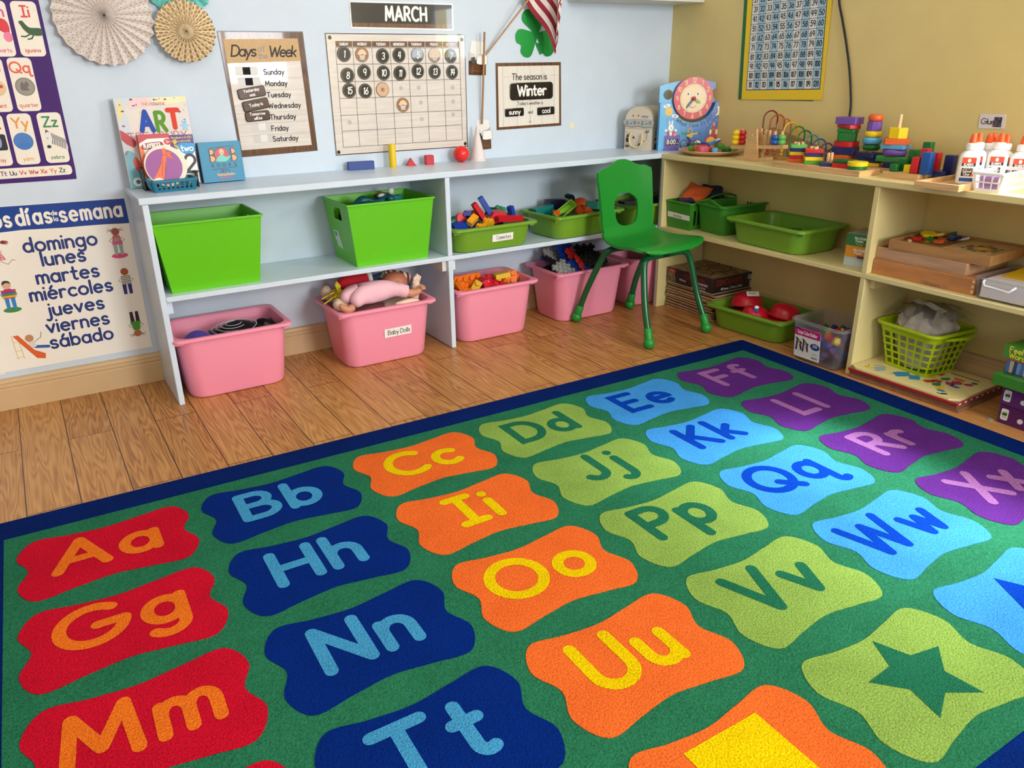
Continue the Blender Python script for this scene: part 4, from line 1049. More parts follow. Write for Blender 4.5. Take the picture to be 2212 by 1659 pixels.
# set of small books in a slip case
t = thing('book_box', 'turquoise boxed set of small reading books right of the teal basket', 'book', (-2.1230, -.0500, T), (-4, 0, 2))
w, h, d = .142, .133, .034
m = MB(M((4, 132, 172), .4)); m.box(-w / 2, -d, 0, w / 2, 0, h); m.build('slip_case', t, bevel=.001)
m = MB(M((16, 40, 58), .3)); m.box(-w / 2 - .0006, -d + .0005, .001, -w / 2, -.0005, h - .001); m.build('spine_side', t, smooth=0)
m = cover_frame(MB(M((20, 26, 30), .3)), w, h, d); og = M((250, 160, 92), .35); bk = M((22, 24, 26), .35)
m.stroke([(-.034, .1135), (.048, .1185)], .0018, .0008, bk, cap=0); m.stroke([(-.036, .0425), (.050, .0475)], .0018, .0008, bk, cap=0)
for x in (-.036, .037):
    m.poly([(x - .004, .0665)] + [(x + .018 * cos(rad(a)), .078 + .0125 * sin(rad(a))) for a in range(-90, 91, 15)] + [(x, .091)] + [(x + .0145 * cos(rad(a)), .1005 + .0115 * sin(rad(a))) for a in range(-90, 91, 15)] + [(x - .004, .113)], .0008, bk)
    m.poly([(x, .0685)] + [(x + .015 * cos(rad(a)), .078 + .0100 * sin(rad(a))) for a in range(-90, 91, 15)], .0011, og); m.poly([(x, .0925)] + [(x + .0120 * cos(rad(a)), .1005 + .0085 * sin(rad(a))) for a in range(-90, 91, 15)], .0011, og)
m.poly(ell(.003, .090, .0265, .0245), .0008, bk); m.poly(ell(.003, .0905, .0245, .0225), .0011, M((190, 44, 64), .35))
m.poly(catmull([(-.020, .070), (-.012, .082), (.003, .092), (.016, .082), (.032, .086), (.020, .070), (.004, .0665)], 4), .0014, M((96, 196, 178), .35)); m.poly(ell(.003, .100, .0085, .0095), .0017, M((240, 176, 132), .35)); m.stroke([(-.001, .098), (.003, .0965), (.007, .098)], .0009, .0019, bk, cap=0)
for i, ch in enumerate('BOOKS'): m.text(ch, -.033 + i * .0195, .0510, .0098, .0019, .0010, bk, cap=2)
m.text('SET 1', .006, .0315, .0085, .0012, .0010, bk, cap=2); m.text('Beginning Readers', .008, .0210, .0078, .0016, .0010, M((240, 170, 120), .4), sx=.70, track=.2, cap=2)
m.poly([(-.018, .0085), (.026, .0105), (.026, .0140), (-.018, .0120)], .0010, M((214, 40, 60), .4)); m.build('front_print', t, smooth=0)

# wooden solids
WB = lambda c: M(c, .45, 'plastic')
def block(name, label, cat, mb, loc, rz=0, group='painted solids lined up on the blue shelf', bevel=.0015):
    return place(tag(mb.build(name, bevel=bevel), label, cat, group), loc, (0, 0, rz))
block('building_block', 'long blue wooden block lying on the blue shelf under the calendar', 'block', MB(WB((40, 66, 142))).box(-.051, -.012, 0, .051, .012, .031), (-1.5985, -.036, T), -8)
block('building_block', 'tall yellow wooden cylinder standing under the calendar', 'block', MB(WB((232, 196, 20))).lathe([(.0135, 0), (.0138, .001), (.0138, .087), (.0134, .088)], n=32), (-1.4665, -.042, T), 0, bevel=0)
block('building_block', 'small red wooden triangle block on the blue shelf', 'block', MB(WB((198, 34, 48))).prism([(0, 0)], 0, 0) if False else MB(WB((198, 34, 48))).loft([[(-.020, y, 0), (.020, y, 0), (0, y, .030)] for y in (-.012, .012)][::-1]), (-1.386, -.034, T), -12)
block('building_block', 'red wooden cube between the triangle and the ball', 'block', MB(WB((196, 26, 44))).box(-.0165, -.0165, 0, .0165, .0165, .036), (-1.309, -.045, T), -12)
block('ball', 'glossy red ball on the blue shelf beside the white cone', 'ball', MB(M((232, 40, 34), .22)).ball((0, 0, .0325), .0325, n=32, k=20), (-1.166, -.055, T), 0, bevel=0)
block('paper_cone', 'white paper cone standing in front of the lower card pocket', 'cone', MB(M((232, 220, 216), .7, 'paper')).lathe([(.0335, 0), (.0335, .004), (.030, .006), (.003, .138), (.0005, .1395)], n=32), (-1.083, -.046, T), 0, group=None, bevel=0)

# pirate keepsake chest with a domed top and rope handle
t = thing('keepsake_box', 'cream domed cardboard chest with pirate ships and a rope handle in the corner', 'box', (-.209, -.0845, T), (0, 0, -62))
# local: front face (rope side) looks to -y, long side to +x
w, d, h, top = .130, .165, .130, .188
CB = M((214, 202, 182), .55, 'paper')
arch = [(-w / 2, 0), (w / 2, 0), (w / 2, h)] + [(w / 2 * cos(rad(a)), h + (top - h) * sin(rad(a))) for a in range(12, 169, 12)] + [(-w / 2, h)]
m = MB(CB); m.loft([[(x, y, z) for x, z in arch] for y in (d / 2, -d / 2)]); m.build('chest_body', t, smooth=30)
m = MB(M((168, 172, 172), .55)); F = Matrix.Translation((0, -d / 2, 0)) @ Matrix.Rotation(rad(90), 4, 'X'); m.X = F
lid = M((150, 160, 166), .5); nav, red, brn = M((50, 62, 78), .5), M((190, 60, 54), .5), M((110, 82, 62), .5); lt = M((140, 174, 196), .5)
m.poly(catmull([(-.064, .105), (-.03, .100), (0, .104), (.03, .099), (.064, .102), (.064, .132), (-.064, .132)], 3)[:-0 or None], .0006, M((176, 178, 172), .5))
m.stroke([(-.065, .104), (-.03, .099), (0, .103), (.03, .098), (.065, .101)], .0035, .0009, M((120, 120, 116), .5)); m.stroke([(-.065, .094), (.065, .092)], .0016, .0009, M((140, 136, 128), .5), cap=0)
for i in range(7):
    x = -.055 + i * .0185
    if i in (0, 4): m.stroke([(x, .112), (x, .126)], .0018, .0010, nav); m.stroke([(x - .006, .115), (x - .003, .111), (x + .003, .111), (x + .006, .115)], .0018, .0010, nav); m.stroke([(x - .003, .124), (x + .003, .124)], .0014, .0010, nav)
    elif i in (1, 5): m.poly([(x - .006, .116), (x + .006, .116), (x + .003, .111), (x - .003, .111)], .0010, M((120, 132, 140), .5)); m.poly([(x, .117), (x + .005, .117), (x, .127)], .0010, lt)
    elif i in (2, 6): m.stroke([(x + .005 * cos(a * .7), .1185 + .006 * sin(a * .7)) for a in range(10)], .002, .0010, nav)
    else: m.stroke([(x - .004, .114), (x + .004, .122)], .002, .0010, red); m.stroke([(x + .004, .114), (x - .004, .122)], .002, .0010, red)
m.text('easy', .030, .142, .011, .0016, .0010, M((120, 112, 100), .5), cap=2, shear=.2)
for x, z in ((-.028, .145), (-.002, .146)): m.stroke([(x - .003, z), (x + .003, z + .006)], .003, .0010, red); m.stroke([(x + .003, z - .001), (x + .001, z + .008)], .0016, .0010, red)
m.poly([(-.058, .034), (-.042, .034), (-.042, .052), (-.058, .052)], .0009, M((40, 44, 56), .5)); m.poly([(-.062, .020), (-.040, .020), (-.044, .010), (-.058, .010)], .0010, brn); m.stroke([(-.050, .02), (-.050, .068)], .0012, .0010, brn); m.poly([(-.056, .055), (-.044, .055), (-.046, .067), (-.054, .067)], .0010, nav); m.stroke([(-.062, .082), (-.046, .068)], .0009, .0010, brn)
m.poly([(-.028, .050), (-.014, .050), (-.021, .062)], .0010, nav); m.poly([(.002, .012), (.016, .012), (.018, .018), (.0, .018)], .0010, brn); m.poly([(.002, .020), (.015, .020), (.012, .030), (.004, .028)], .0010, nav)
m.stroke([(.042, .046), (.044, .076)], .0025, .0010, M((150, 124, 90), .5))
for a in (20, 60, 110, 150, 200): m.stroke([(.044, .077), (.044 + .012 * cos(rad(a)), .079 + .009 * sin(rad(a)))], .003, .0011, M((84, 106, 84), .5))
m.stroke([(.026, .036), (.034, .042)], .0016, .001, red); m.stroke([(.034, .036), (.026, .042)], .0016, .001, red)
m.build('front_print', t, smooth=0)
m = MB(M((120, 170, 206), .5)); m.X = Matrix.Translation((w / 2, 0, 0)) @ Matrix.Rotation(rad(90), 4, 'Z') @ Matrix.Rotation(rad(90), 4, 'X')
m.poly([(-.045, .060), (-.020, .060), (-.030, .094)], .0008); m.poly([(-.05, .050), (-.014, .050), (-.020, .040), (-.042, .040)], .0010, M((110, 60, 44), .5)); m.poly(catmull([(-.04, 0), (-.04, .02), (-.015, .028), (.01, .02), (.01, 0)], 3), .0008, M((70, 54, 48), .5))
for y in (-.06, .0, .05): m.stroke([(y, .112), (y, .126)], .0018, .0010, nav); m.stroke([(y - .006, .115), (y, .111), (y + .006, .115)], .0018, .0010, nav)
m.stroke([(-.082, .094), (.08, .094)], .0016, .0009, M((140, 136, 128), .5), cap=0)
m.build('side_print', t, smooth=0)
m = MB(M((222, 206, 164), .8, 'fabric')); pts = [(-.032, -d / 2 - .002, .074), (-.036, -d / 2 - .012, .050), (-.028, -d / 2 - .014, .022), (0, -d / 2 - .014, .012), (.020, -d / 2 - .014, .020), (.024, -d / 2 - .012, .046), (.020, -d / 2 - .002, .072)]
P_ = catmull(pts, 8, False); m.tube(P_, .0042, n=8)
for k in range(0, len(P_) - 2, 2):
    a, b2 = Vector(P_[k]), Vector(P_[k + 2]); m.tube([a + Vector((-.002, -.0035, .002)), b2 + Vector((.002, -.0035, -.002))], .0022, n=5)
m.build('rope_handle', t)

# clock story book standing across the corner
t = thing('clock_book', 'blue board book with a red toy clock face on top standing open in the corner', 'book', (-.0930, -.2600, T), (0, 0, -26))
w, h, d = .306, .205, .030
ck = (0, .222)       # clock centre, radius .078
bm2 = MB(M((84, 160, 218), .28)); body = [(-w / 2, 0), (w / 2, 0), (w / 2, h)] + [(.102 * cos(rad(a)) + ck[0], ck[1] + .102 * sin(rad(a))) for a in range(-10, -171, -10)] + [(-w / 2, h)]
bm2.X = Matrix.Rotation(rad(90), 4, 'X'); bm2.prism(body, 0, d); bm2.build('front_board', t, smooth=0)
m = MB(M((84, 166, 220), .28)); m.X = Matrix.Translation((0, .004, 0)) @ Matrix.Rotation(rad(90), 4, 'X')
# back board with two finger holes: built from strips around the holes
def board_with_holes(mb, outline_top, x0, x1, z0, holes, th, mat):
    n = 120
    for k in range(n):
        a, b = x0 + (x1 - x0) * k / n, x0 + (x1 - x0) * (k + 1) / n; xm = (a + b) / 2
        segs = [(z0, outline_top(xm))]
        for hx, hz, hr in holes:
            dx = abs(xm - hx)
            if dx < hr:
                hh = math.sqrt(hr * hr - dx * dx); new = []
                for s0, s1 in segs:
                    if hz - hh > s0 and hz + hh < s1: new += [(s0, hz - hh), (hz + hh, s1)]
                    else: new.append((s0, s1))
                segs = new
        for s0, s1 in segs: mb.prism([(a, s0), (b, s0), (b, s1), (a, s1)], 0, th, mat(xm))
topf = lambda x: .298 - (x / .153) ** 2 * .024
skyc = [M((96 - i * 3, 186 - i * 9, 230 - i * 6), .28) for i in range(12)]
board_with_holes(m, topf, -w / 2 + .002, w / 2 - .010, .15, [(-.112, .238, .021), (.108, .240, .021)], .006, lambda x: skyc[max(0, min(11, int((x + .14) / .28 * 12)))])
m.build('back_board', t, smooth=0)
m = MB(M((70, 110, 180), .28)); m.X = Matrix.Translation((0, -d, 0)) @ Matrix.Rotation(rad(90), 4, 'X'); z = .0005
# dusk side of the printed cover, in bands of deeper blue
for i in range(10):
    x0, x1 = -w / 2 + w * i / 10, -w / 2 + w * (i + 1) / 10
    xs_ = [x0 + (x1 - x0) * q / 6 for q in range(7)]
    tp = [(x, min(h, ck[1] - math.sqrt(max(0, .102 ** 2 - x * x)) if abs(x) < .102 else h) - .0004) for x in xs_]
    c0, c1 = (92, 182, 232), (66, 96, 168)
    m.poly([(x0, .0005), (x1, .0005)] + tp[::-1], z, M(tuple(c0[q] + (c1[q] - c0[q]) * i / 9 for q in range(3)), .28))
wht, yl = M((244, 242, 236), .4), M((246, 222, 150), .4)
m.poly(ell(-.112, .168, .0175), .0010, M((246, 196, 74), .4)); m.stroke([(-.117, .165), (-.112, .162), (-.107, .165)], .001, .0013, M((190, 130, 40), .4), cap=0)
for x, y in ((-.128, .190), (-.118, .194), (-.088, .150), (-.078, .148)): m.poly(ell(x, y, .011, .007, 14), .0009, wht)
m.poly(catmull([(.110, .188), (.122, .182), (.126, .168), (.118, .152), (.102, .148), (.112, .160), (.112, .176)], 5), .0010, M((240, 228, 180), .4))
for x, y in ((.094, .180), (.128, .196), (.096, .140), (.110, .128), (.126, .134), (.082, .120), (.120, .112), (.100, .165), (.134, .150), (.070, .108), (.088, .100)): m.poly(ell(x, y, .0018, n=8), .0010, wht)
m.stroke([(-.122, .140), (-.118, .134), (-.114, .140)], .003, .0010, M((214, 120, 150), .4)); m.stroke([(-.118, .134), (-.118, .126)], .001, .001, M((80, 120, 60), .4))
ti = M((26, 28, 40), .4)
s = 'What Time Is It?'; total = 84
tw = text_width(s, .3)
pos_ = 0
for ch in s:
    if ch == ' ': pos_ += .42; continue
    gw = glyph_width(ch); f = (pos_ + gw / 2) / (tw + .2)
    a = rad(228 + 92 * f + 0); R_ = .116
    x, y = R_ * cos(a) * 1.02, ck[1] + R_ * sin(a)
    m.text(ch, x, y - .006, .0155, .0026 if f < .35 else .0018, .0010, ti, rot=math.degrees(a) + 90, cap=2, shear=.1); pos_ += gw + .3
# rabbit on the purple clock radio
pu = M((104, 84, 164), .35); m.poly([(-.128, .062), (-.110, .070), (-.054, .068), (-.054, .030), (-.064, .010), (-.122, .010), (-.128, .02)], .0009, pu); m.poly([(-.130, 0), (-.128, .014), (.0, .012), (.01, 0)], .0007, M((120, 100, 176), .35))
m.poly([(-.118, .022), (-.060, .025), (-.060, .052), (-.118, .050)], .0012, M((34, 28, 44), .3)); m.text('8:00', -.094, .029, .0185, .0030, .0016, wht, sx=.80, track=.28, cap=2); m.text('AM', -.0645, .029, .005, .0008, .0016, wht, cap=0)
m.poly(ell(-.098, .099, .013, .0145), .0011, wht); m.stroke([(-.104, .108), (-.107, .126)], .007, .0011, wht); m.stroke([(-.094, .108), (-.093, .127)], .007, .0011, wht); m.stroke([(-.104, .112), (-.1065, .124)], .0025, .0013, M((240, 200, 196), .4)); m.poly(ell(-.0965, .098, .0022), .0014, ti)
m.poly([(-.120, .086), (-.112, .068), (-.084, .068), (-.076, .088), (-.092, .080), (-.106, .080)], .0012, M((206, 44, 58), .4)); m.poly(ell(-.098, .074, .006, .010), .0014, wht); m.poly(ell(-.078, .070, .007), .0013, M((236, 130, 150), .4))
for x in (-.120, -.076): m.poly(ell(x, .088, .006), .0013, wht)
# grey cat on a bicycle
gy = M((158, 150, 158), .4); m.poly(ell(-.010, .087, .0135, .0125), .0011, gy); m.poly([(-.020, .094), (-.019, .105), (-.012, .098)], .0011, gy); m.poly([(0, .094), (.001, .105), (-.008, .098)], .0011, gy); m.poly(ell(-.008, .084, .0035), .0014, ti)
m.poly([(-.022, .056), (.004, .056), (.006, .076), (-.022, .074)], .0010, M((236, 184, 60), .4)); m.stroke([(.004, .070), (.026, .074)], .006, .0010, M((236, 184, 60), .4)); m.poly(catmull([(-.022, .078), (-.04, .076), (-.048, .084), (-.044, .068), (-.026, .068), (0, .074)], 4), .0012, M((44, 140, 90), .4)); m.poly(ell(.034, .072, .003), .0012, ti)
m.stroke([(-.018, .055), (-.006, .040), (-.012, .022)], .011, .0010, M((40, 44, 90), .4)); m.stroke([(-.030, .028), (-.008, .034), (.018, .046), (.030, .028)], .003, .0011, M((170, 40, 70), .4)); 
for x in (-.034, .030):
    m.poly(ell(x, .028, .0185), .0009, M((30, 28, 36), .4)); m.poly(ell(x, .028, .0155), .0010, wht if x > 0 else M((110, 150, 200), .4))
m.text('12 Time Cards', -.030, .004, .007, .0011, .0012, wht, align='c', cap=0, sx=.9)
# drummer
m.poly(catmull([(.084, .052), (.086, .09), (.100, .104), (.116, .092), (.120, .052)], 4), .0009, M((196, 52, 52), .4)); m.poly(ell(.100, .082, .0135, .0125), .0012, M((176, 110, 70), .4)); m.poly(ell(.100, .112, .006, .010), .0012, M((206, 150, 110), .4))
for x in (.086, .114): m.poly(ell(x, .078, .005, .012), .0014, M((240, 226, 200), .4))
m.poly(ell(.100, .078, .003), .0015, ti); m.poly(ell(.090, .036, .028, .028), .0016, M((190, 48, 54), .4)); m.poly(ell(.090, .036, .0215, .0215), .0019, M((236, 190, 84), .4))
m.build('cover_print', t, smooth=0)
# the toy clock
KS_ = Matrix.Diagonal((1.14, 1.14, 1, 1))
m = MB(M((206, 44, 62), .3)); m.X = Matrix.Translation((ck[0], -.006, ck[1])) @ Matrix.Rotation(rad(90), 4, 'X') @ KS_
m.prism(ell(0, 0, .0785, n=56), 0, .0125); m.build('clock_rim', t, smooth=40)
m = MB(M((240, 216, 170), .35)); m.X = Matrix.Translation((ck[0], -.0187, ck[1])) @ Matrix.Rotation(rad(90), 4, 'X') @ KS_
m.poly(ell(0, 0, .0535, n=48), .0004); nu = M((246, 214, 130), .4)
for i in range(60):
    a = rad(i * 6); r0, r1 = (.046, .0515) if i % 5 == 0 else (.0485, .0515)
    m.stroke([(r0 * cos(a), r0 * sin(a)), (r1 * cos(a), r1 * sin(a))], .0009, .0008, M((120, 96, 80), .5), cap=0)
for i in range(1, 13):
    a = rad(90 - 30 * i); m.text(str(i), .0655 * cos(a), .0655 * sin(a) - .0075, .0155, .0028, .0005, nu, sx=.82, track=.26, cap=3)
for x in (-.021, .018): m.poly(ell(x, .017, .0055, .0075), .0007, M((250, 248, 244), .4)); m.poly(ell(x - .001, .016, .003, .005), .001, M((60, 60, 140), .4))
m.stroke([(-.012, -.030), (0, -.036), (.012, -.028)], .0022, .0008, M((206, 70, 60), .4)); m.build('clock_face', t, smooth=0)
m = MB(M((60, 66, 110), .3)); m.X = Matrix.Translation((ck[0], -.020, ck[1])) @ Matrix.Rotation(rad(90), 4, 'X'); m.prism([(-.005, .002), (.006, -.004), (-.021, -.036), (-.030, -.043), (-.030, -.032)], 0, .003); m.build('minute_hand', t, smooth=0)
m = MB(M((120, 180, 70), .3)); m.X = Matrix.Translation((ck[0], -.0235, ck[1])) @ Matrix.Rotation(rad(90), 4, 'X'); m.prism([(-.002, .006), (.004, -.006), (.020, -.020), (.034, -.021), (.028, -.010)], 0, .003); m.build('hour_hand', t, smooth=0)
m = MB(M((190, 40, 60), .3)); m.X = Matrix.Translation((ck[0], -.0265, ck[1])) @ Matrix.Rotation(rad(90), 4, 'X'); m.lathe([(.0085, 0), (.0085, .003), (.003, .005)], n=18); m.build('hand_pin', t)

# ================================================================== storage bins
PINK = M((246, 152, 178), .38, 'plastic'); TRAYG = M((116, 164, 44), .38, 'plastic'); LIME = M((98, 194, 8), .36, 'plastic')
def tub(name, label, cat, loc, L, Dp, h, mat, rz=0, group=None, r=.055, taper=.019, flange=.014, card=None):
    """stackable tub: rounded tapering body, flat flange with a lip, small stop tabs under the ends"""
    t = thing(name, label, cat, loc, (0, 0, rz), group)
    x, y = L / 2, Dp / 2; bx, by = x - flange, y - flange
    th = .0025
    R = lambda dx, z, rad_: [(a, b, z) for a, b in rr(-bx + dx, -by + dx, bx - dx, by - dx, rad_, 8)]
    m = MB(mat)
    tp = taper if h > .15 else taper * .55
    m.loft([R(tp + .016, 0, r - .012), R(tp + .005, .003, r - .003), R(tp, .014, r), R(0, h - .004, r * .92), R(th, h - .004, r * .92 - th), R(tp + th, .014, r - th), R(tp + .016, .004, r - .012)], caps=True)
    m.build('tub_body', t, smooth=40)
    q = MB(mat); F = lambda dx, z, rad_: [(a, b, z) for a, b in rr(-x + dx, -y + dx, x - dx, y - dx, rad_, 8)]
    inner = lambda z, d=0: [(a, b, z) for a, b in rr(-bx + th + d, -by + th + d, bx - th - d, by - th - d, r * .92 - th, 8)]
    q.loft([inner(h - .006), F(.002, h - .006, .022), F(.0, h - .011, .024), F(-.0012, h - .010, .024), F(-.001, h - .002, .024), F(.001, h, .023), inner(h, -.002), inner(h - .003, .0005), inner(h - .006)], caps=False)
    q.build('rim', t, smooth=40)
    for sx in (-1, 1):
        for sy in (-1, 1):
            MB(mat).rbox(sx * (x - .018) - .013, sy * (by - .012) - .004, h - .022, sx * (x - .018) + .009 * (sx < 0) + .009, sy * (by - .012) + .004, h - .008, .002).build('stop_tab', t, smooth=0)
    if card:
        txt, cx, cz, w, hh, hand = card
        slope = math.atan2(tp, h)
        F_ = Matrix.Translation((cx, -by + tp * (1 - cz / h) - .0020, cz)) @ Matrix.Rotation(rad(90) + slope, 4, 'X')
        m = MB(M((244, 242, 238), .5, 'paper')); m.X = F_
        m.prism([(-w / 2, -hh / 2), (w / 2, -hh / 2 + .001), (w / 2, hh / 2), (-w / 2, hh / 2 - .001)], 0, .0008); m.text(txt, .004, -hh * .22, hh * .50, hh * .062 if not hand else hh * .05, .0012, M((40, 38, 44), .5), sx=.82 if not hand else .62, track=.22, cap=3)
        m.build('name_label', t, smooth=0)
    return t
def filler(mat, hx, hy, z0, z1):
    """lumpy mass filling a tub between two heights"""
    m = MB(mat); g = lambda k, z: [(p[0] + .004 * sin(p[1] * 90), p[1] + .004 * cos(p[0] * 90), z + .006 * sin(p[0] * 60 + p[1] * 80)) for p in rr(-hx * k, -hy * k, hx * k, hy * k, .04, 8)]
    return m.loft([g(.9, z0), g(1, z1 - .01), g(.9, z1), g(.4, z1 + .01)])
GP = 'deep pink storage bins on the floor under the blue shelf'
tub('storage_bin', 'pink storage bin at the left end holding a black roll and a purple ball', 'bin', (-2.213, -.177, 0), .402, .285, .23, PINK, 0, GP)
tub('storage_bin', 'pink storage bin full of dolls with a Baby Dolls label', 'bin', (-1.6485, -.199, 0), .400, .285, .23, PINK, 0, GP, card=('Baby Dolls', .035, .122, .112, .036, False))
tub('storage_bin', 'pink storage bin of orange and red bricks right of the shelf divider', 'bin', (-1.150, -.178, 0), .390, .285, .23, PINK, 0, GP)
tub('storage_bin', 'pink storage bin of notched waffle blocks behind the chair', 'bin', (-.652, -.172, 0), .398, .285, .23, PINK, 0, GP)
tub('storage_bin', 'pink storage bin in the far corner behind the rear chair leg', 'bin', (-.222, -.160, 0), .400, .270, .23, PINK, 0, GP)
GT = 'shallow green trays'
tub('storage_tray', 'shallow green tray of connector bars with a handwritten Connectors label', 'tray', (-1.157, -.187, HS), .388, .28, .10, TRAYG, 0, GT, card=('Connectors', .030, .048, .098, .030, True))
tub('storage_tray', 'shallow green tray of loose blocks in the blue shelf just left of the chair back', 'tray', (-.690, -.182, HS), .388, .28, .10, TRAYG, 4, GT)
tub('storage_tray', 'shallow green tray in the dark corner seen behind the chair back', 'tray', (-.262, -.163, HS), .388, .265, .10, TRAYG, 0, GT)

# --- tall square lime bins with hand holes
def lime_bin(label, loc, sticker=False):
    t = thing('storage_basket', label, 'basket', loc, (0, 0, 0), 'tall lime green tapered bins')
    tx, ty, bx, by, h = .1715, .130, .1440, .1080, .232; th = .0025
    m = MB(LIME)
    def corner(sx, sy, f, o=0): return (sx * (bx + (tx - bx) * f - o), sy * (by + (ty - by) * f - o), h * f)
    def wall(c0, c1, hole):
        def pt(u, f, o):
            a, b = Vector(corner(*c0, f, o)), Vector(corner(*c1, f, o)); return tuple(a.lerp(b, u))
        def slab(u0, u1, f0, f1):
            vs = [pt(u, f, o) for o in (0, th) for f in (f0, f1) for u in (u0, u1)]
            m.add(vs, [(0, 1, 3, 2), (4, 6, 7, 5), (0, 4, 5, 1), (2, 3, 7, 6), (0, 2, 6, 4), (1, 5, 7, 3)])
        if hole:
            slab(0, 1, 0, .70); slab(0, .34, .70, .90); slab(.66, 1, .70, .90); slab(0, 1, .90, 1)
        else: slab(0, 1, 0, 1)
    S_ = ((-1, -1), (1, -1), (1, 1), (-1, 1))
    for i in range(4): wall(S_[i], S_[(i + 1) % 4], i % 2 == 1)
    m.build('bin_walls', t, smooth=0)
    MB(LIME).box(-bx, -by, 0, bx, by, .003).build('bin_floor', t, smooth=0)
    q = MB(LIME); q.loft([[(a, b, z) for a, b in rr(-tx - e, -ty - e, tx + e, ty + e, .004)] for e, z in ((-.0025, h - .005), (.005, h - .005), (.005, h + .001), (-.0025, h + .001), (-.0025, h - .005))], caps=False); q.build('rim', t, smooth=0)
    if sticker:
        s = MB(M((216, 224, 214), .35, 'paper'))
        dx = (tx - bx)
        F_ = Matrix.Translation((-bx - dx * .36 - .0008, .035, h * .36)) @ Matrix.Rotation(rad(-90), 4, 'Z') @ Matrix.Rotation(rad(90 + 6.8), 4, 'X')
        s.X = F_; s.prism([(-.040, .032), (.010, .032), (.016, .010), (.030, -.036), (-.020, -.030), (-.030, -.010), (-.036, -.008)], 0, .0006); s.poly([(-.030, .026), (-.008, .026), (-.010, .012), (-.028, .006)], .001, M((70, 130, 180), .4)); s.build('sticker', t, smooth=0)
    return t
lime_bin('tall lime green bin at the left end of the blue shelf', (-2.2375, -.160, HS))
lime_bin('tall lime green bin with dark toys inside next to the shelf divider', (-1.5905, -.162, HS), True)
TOYT = M((10, 84, 96), .4, 'plastic')
m = MB(TOYT); m.tube(catmull([(-.13, 0, .0), (-.10, .01, .03), (-.05, .0, .045), (.0, -.01, .035), (.03, .01, .05), (.06, .0, .03)], 5, False), [.012 + .006 * sin(i * .9) for i in range(26)], n=10)
m.ball((-.09, .01, .02), (.03, .02, .016)); m.ball((-.02, .0, .03), (.04, .022, .014))
tag(place(m.build('toy_animal'), (-1.590, -.170, HS + .180), (0, 0, -3)), 'dark teal plastic toy on top of the pile in the lime bin by the divider', 'toy')
tag(place(MB(M((236, 234, 226), .6)).ball((0, 0, 0), (.016, .012, .011)).build('foam_piece'), (-1.572, -.155, HS + .231)), 'lower white foam piece among the dark toys in the lime bin', 'toy')
m = MB(M((238, 236, 230), .6)); m.ball((0, 0, .006), (.0125, .010, .014)); m.tube([(0, 0, -.05), (0, 0, .0)], .006)
tag(place(m.build('foam_piece'), (-1.520, -.125, HS + .237), (0, 12, 0)), 'upright white foam knob sticking up at the right in the lime bin', 'toy')
m = MB(M((20, 120, 130), .4, 'plastic')); m.rbox(-.03, -.015, -.03, .03, .015, .008, .006, e=.003); tag(place(m.build('toy_block'), (-1.515, -.150, HS + .221), (0, 0, 20)), 'small teal toy piece beside the white knob in the lime bin', 'toy')
m = MB(M((112, 76, 54), .5)); m.tube([(-.03, 0, 0), (.0, .004, .006), (.03, 0, 0)], .009); tag(place(m.build('toy_stick'), (-1.555, -.118, HS + .226), (0, 0, 10)), 'short brown toy stick between the white pieces in the lime bin', 'toy')
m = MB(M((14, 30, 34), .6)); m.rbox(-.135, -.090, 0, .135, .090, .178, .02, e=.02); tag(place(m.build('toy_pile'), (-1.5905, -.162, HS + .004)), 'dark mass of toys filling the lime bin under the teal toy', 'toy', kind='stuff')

# --- pink bin 1
t = thing('carry_bag', 'black rolled bag with white spiral print in the leftmost pink bin', 'bag', (-2.185, -.190, .178), (0, -4, -12))
m = MB(M((22, 20, 24), .35)); 
rings = []
for i in range(15):
    f = i / 14; x = -.105 + .21 * f; k = (sin(pi * min(1, max(.0, f * .96 + .02)))) ** .35
    rings.append([(x, .058 * k * cos(a) + .004 * sin(5 * f * pi), .048 * k * sin(a) + .005 * sin(9 * f + 2 * a)) for a in [2 * pi * q / 20 for q in range(20)]])
m.loft(rings); m.build('bag_body', t, smooth=80)
m = MB(M((190, 190, 194), .4))
for i, (R_, rx_) in enumerate(((.016, .028), (.026, .045), (.034, .062), (.040, .078))):
    pts = []
    for a in range(0, 300, 20):
        x = rx_ * cos(rad(a + 40 * i)); yy = -R_ * 1.0 * sin(rad(a + 40 * i)) - .016
        f = max(.03, min(.97, (x + .105) / .21)); k = sin(pi * f) ** .35; yy = max(-.056 * k, min(.05 * k, yy))
        zz = math.sqrt(max(0, 1 - (yy / (.058 * k)) ** 2)) * .048 * k + .0065
        pts.append((x, yy, zz))
    m.tube(pts, .0012, n=5)
m.build('spiral_print', t)
t = thing('carry_bag', 'crumpled shiny black bag end at the right inside the leftmost pink bin', 'bag', (-2.075, -.185, .190), (0, 0, 15))
m = MB(M((18, 17, 20), .25)); m.ball((0, 0, -.02), (.048, .045, .055), n=20, k=14)
for i, v in enumerate(m.v): m.v[i] = v + Vector((.012 * noise.noise(v * 40), .012 * noise.noise(v * 40 + Vector((9, 0, 0))), .012 * noise.noise(v * 34 + Vector((0, 5, 0)))))
m.build('bag_body', t, smooth=80)
tag(place(MB(M((86, 70, 160), .25)).ball((0, 0, 0), (.058, .058, .058), n=32, k=18).build('ball'), (-2.318, -.205, .165)), 'purple ball half hidden at the left in the leftmost pink bin', 'ball')

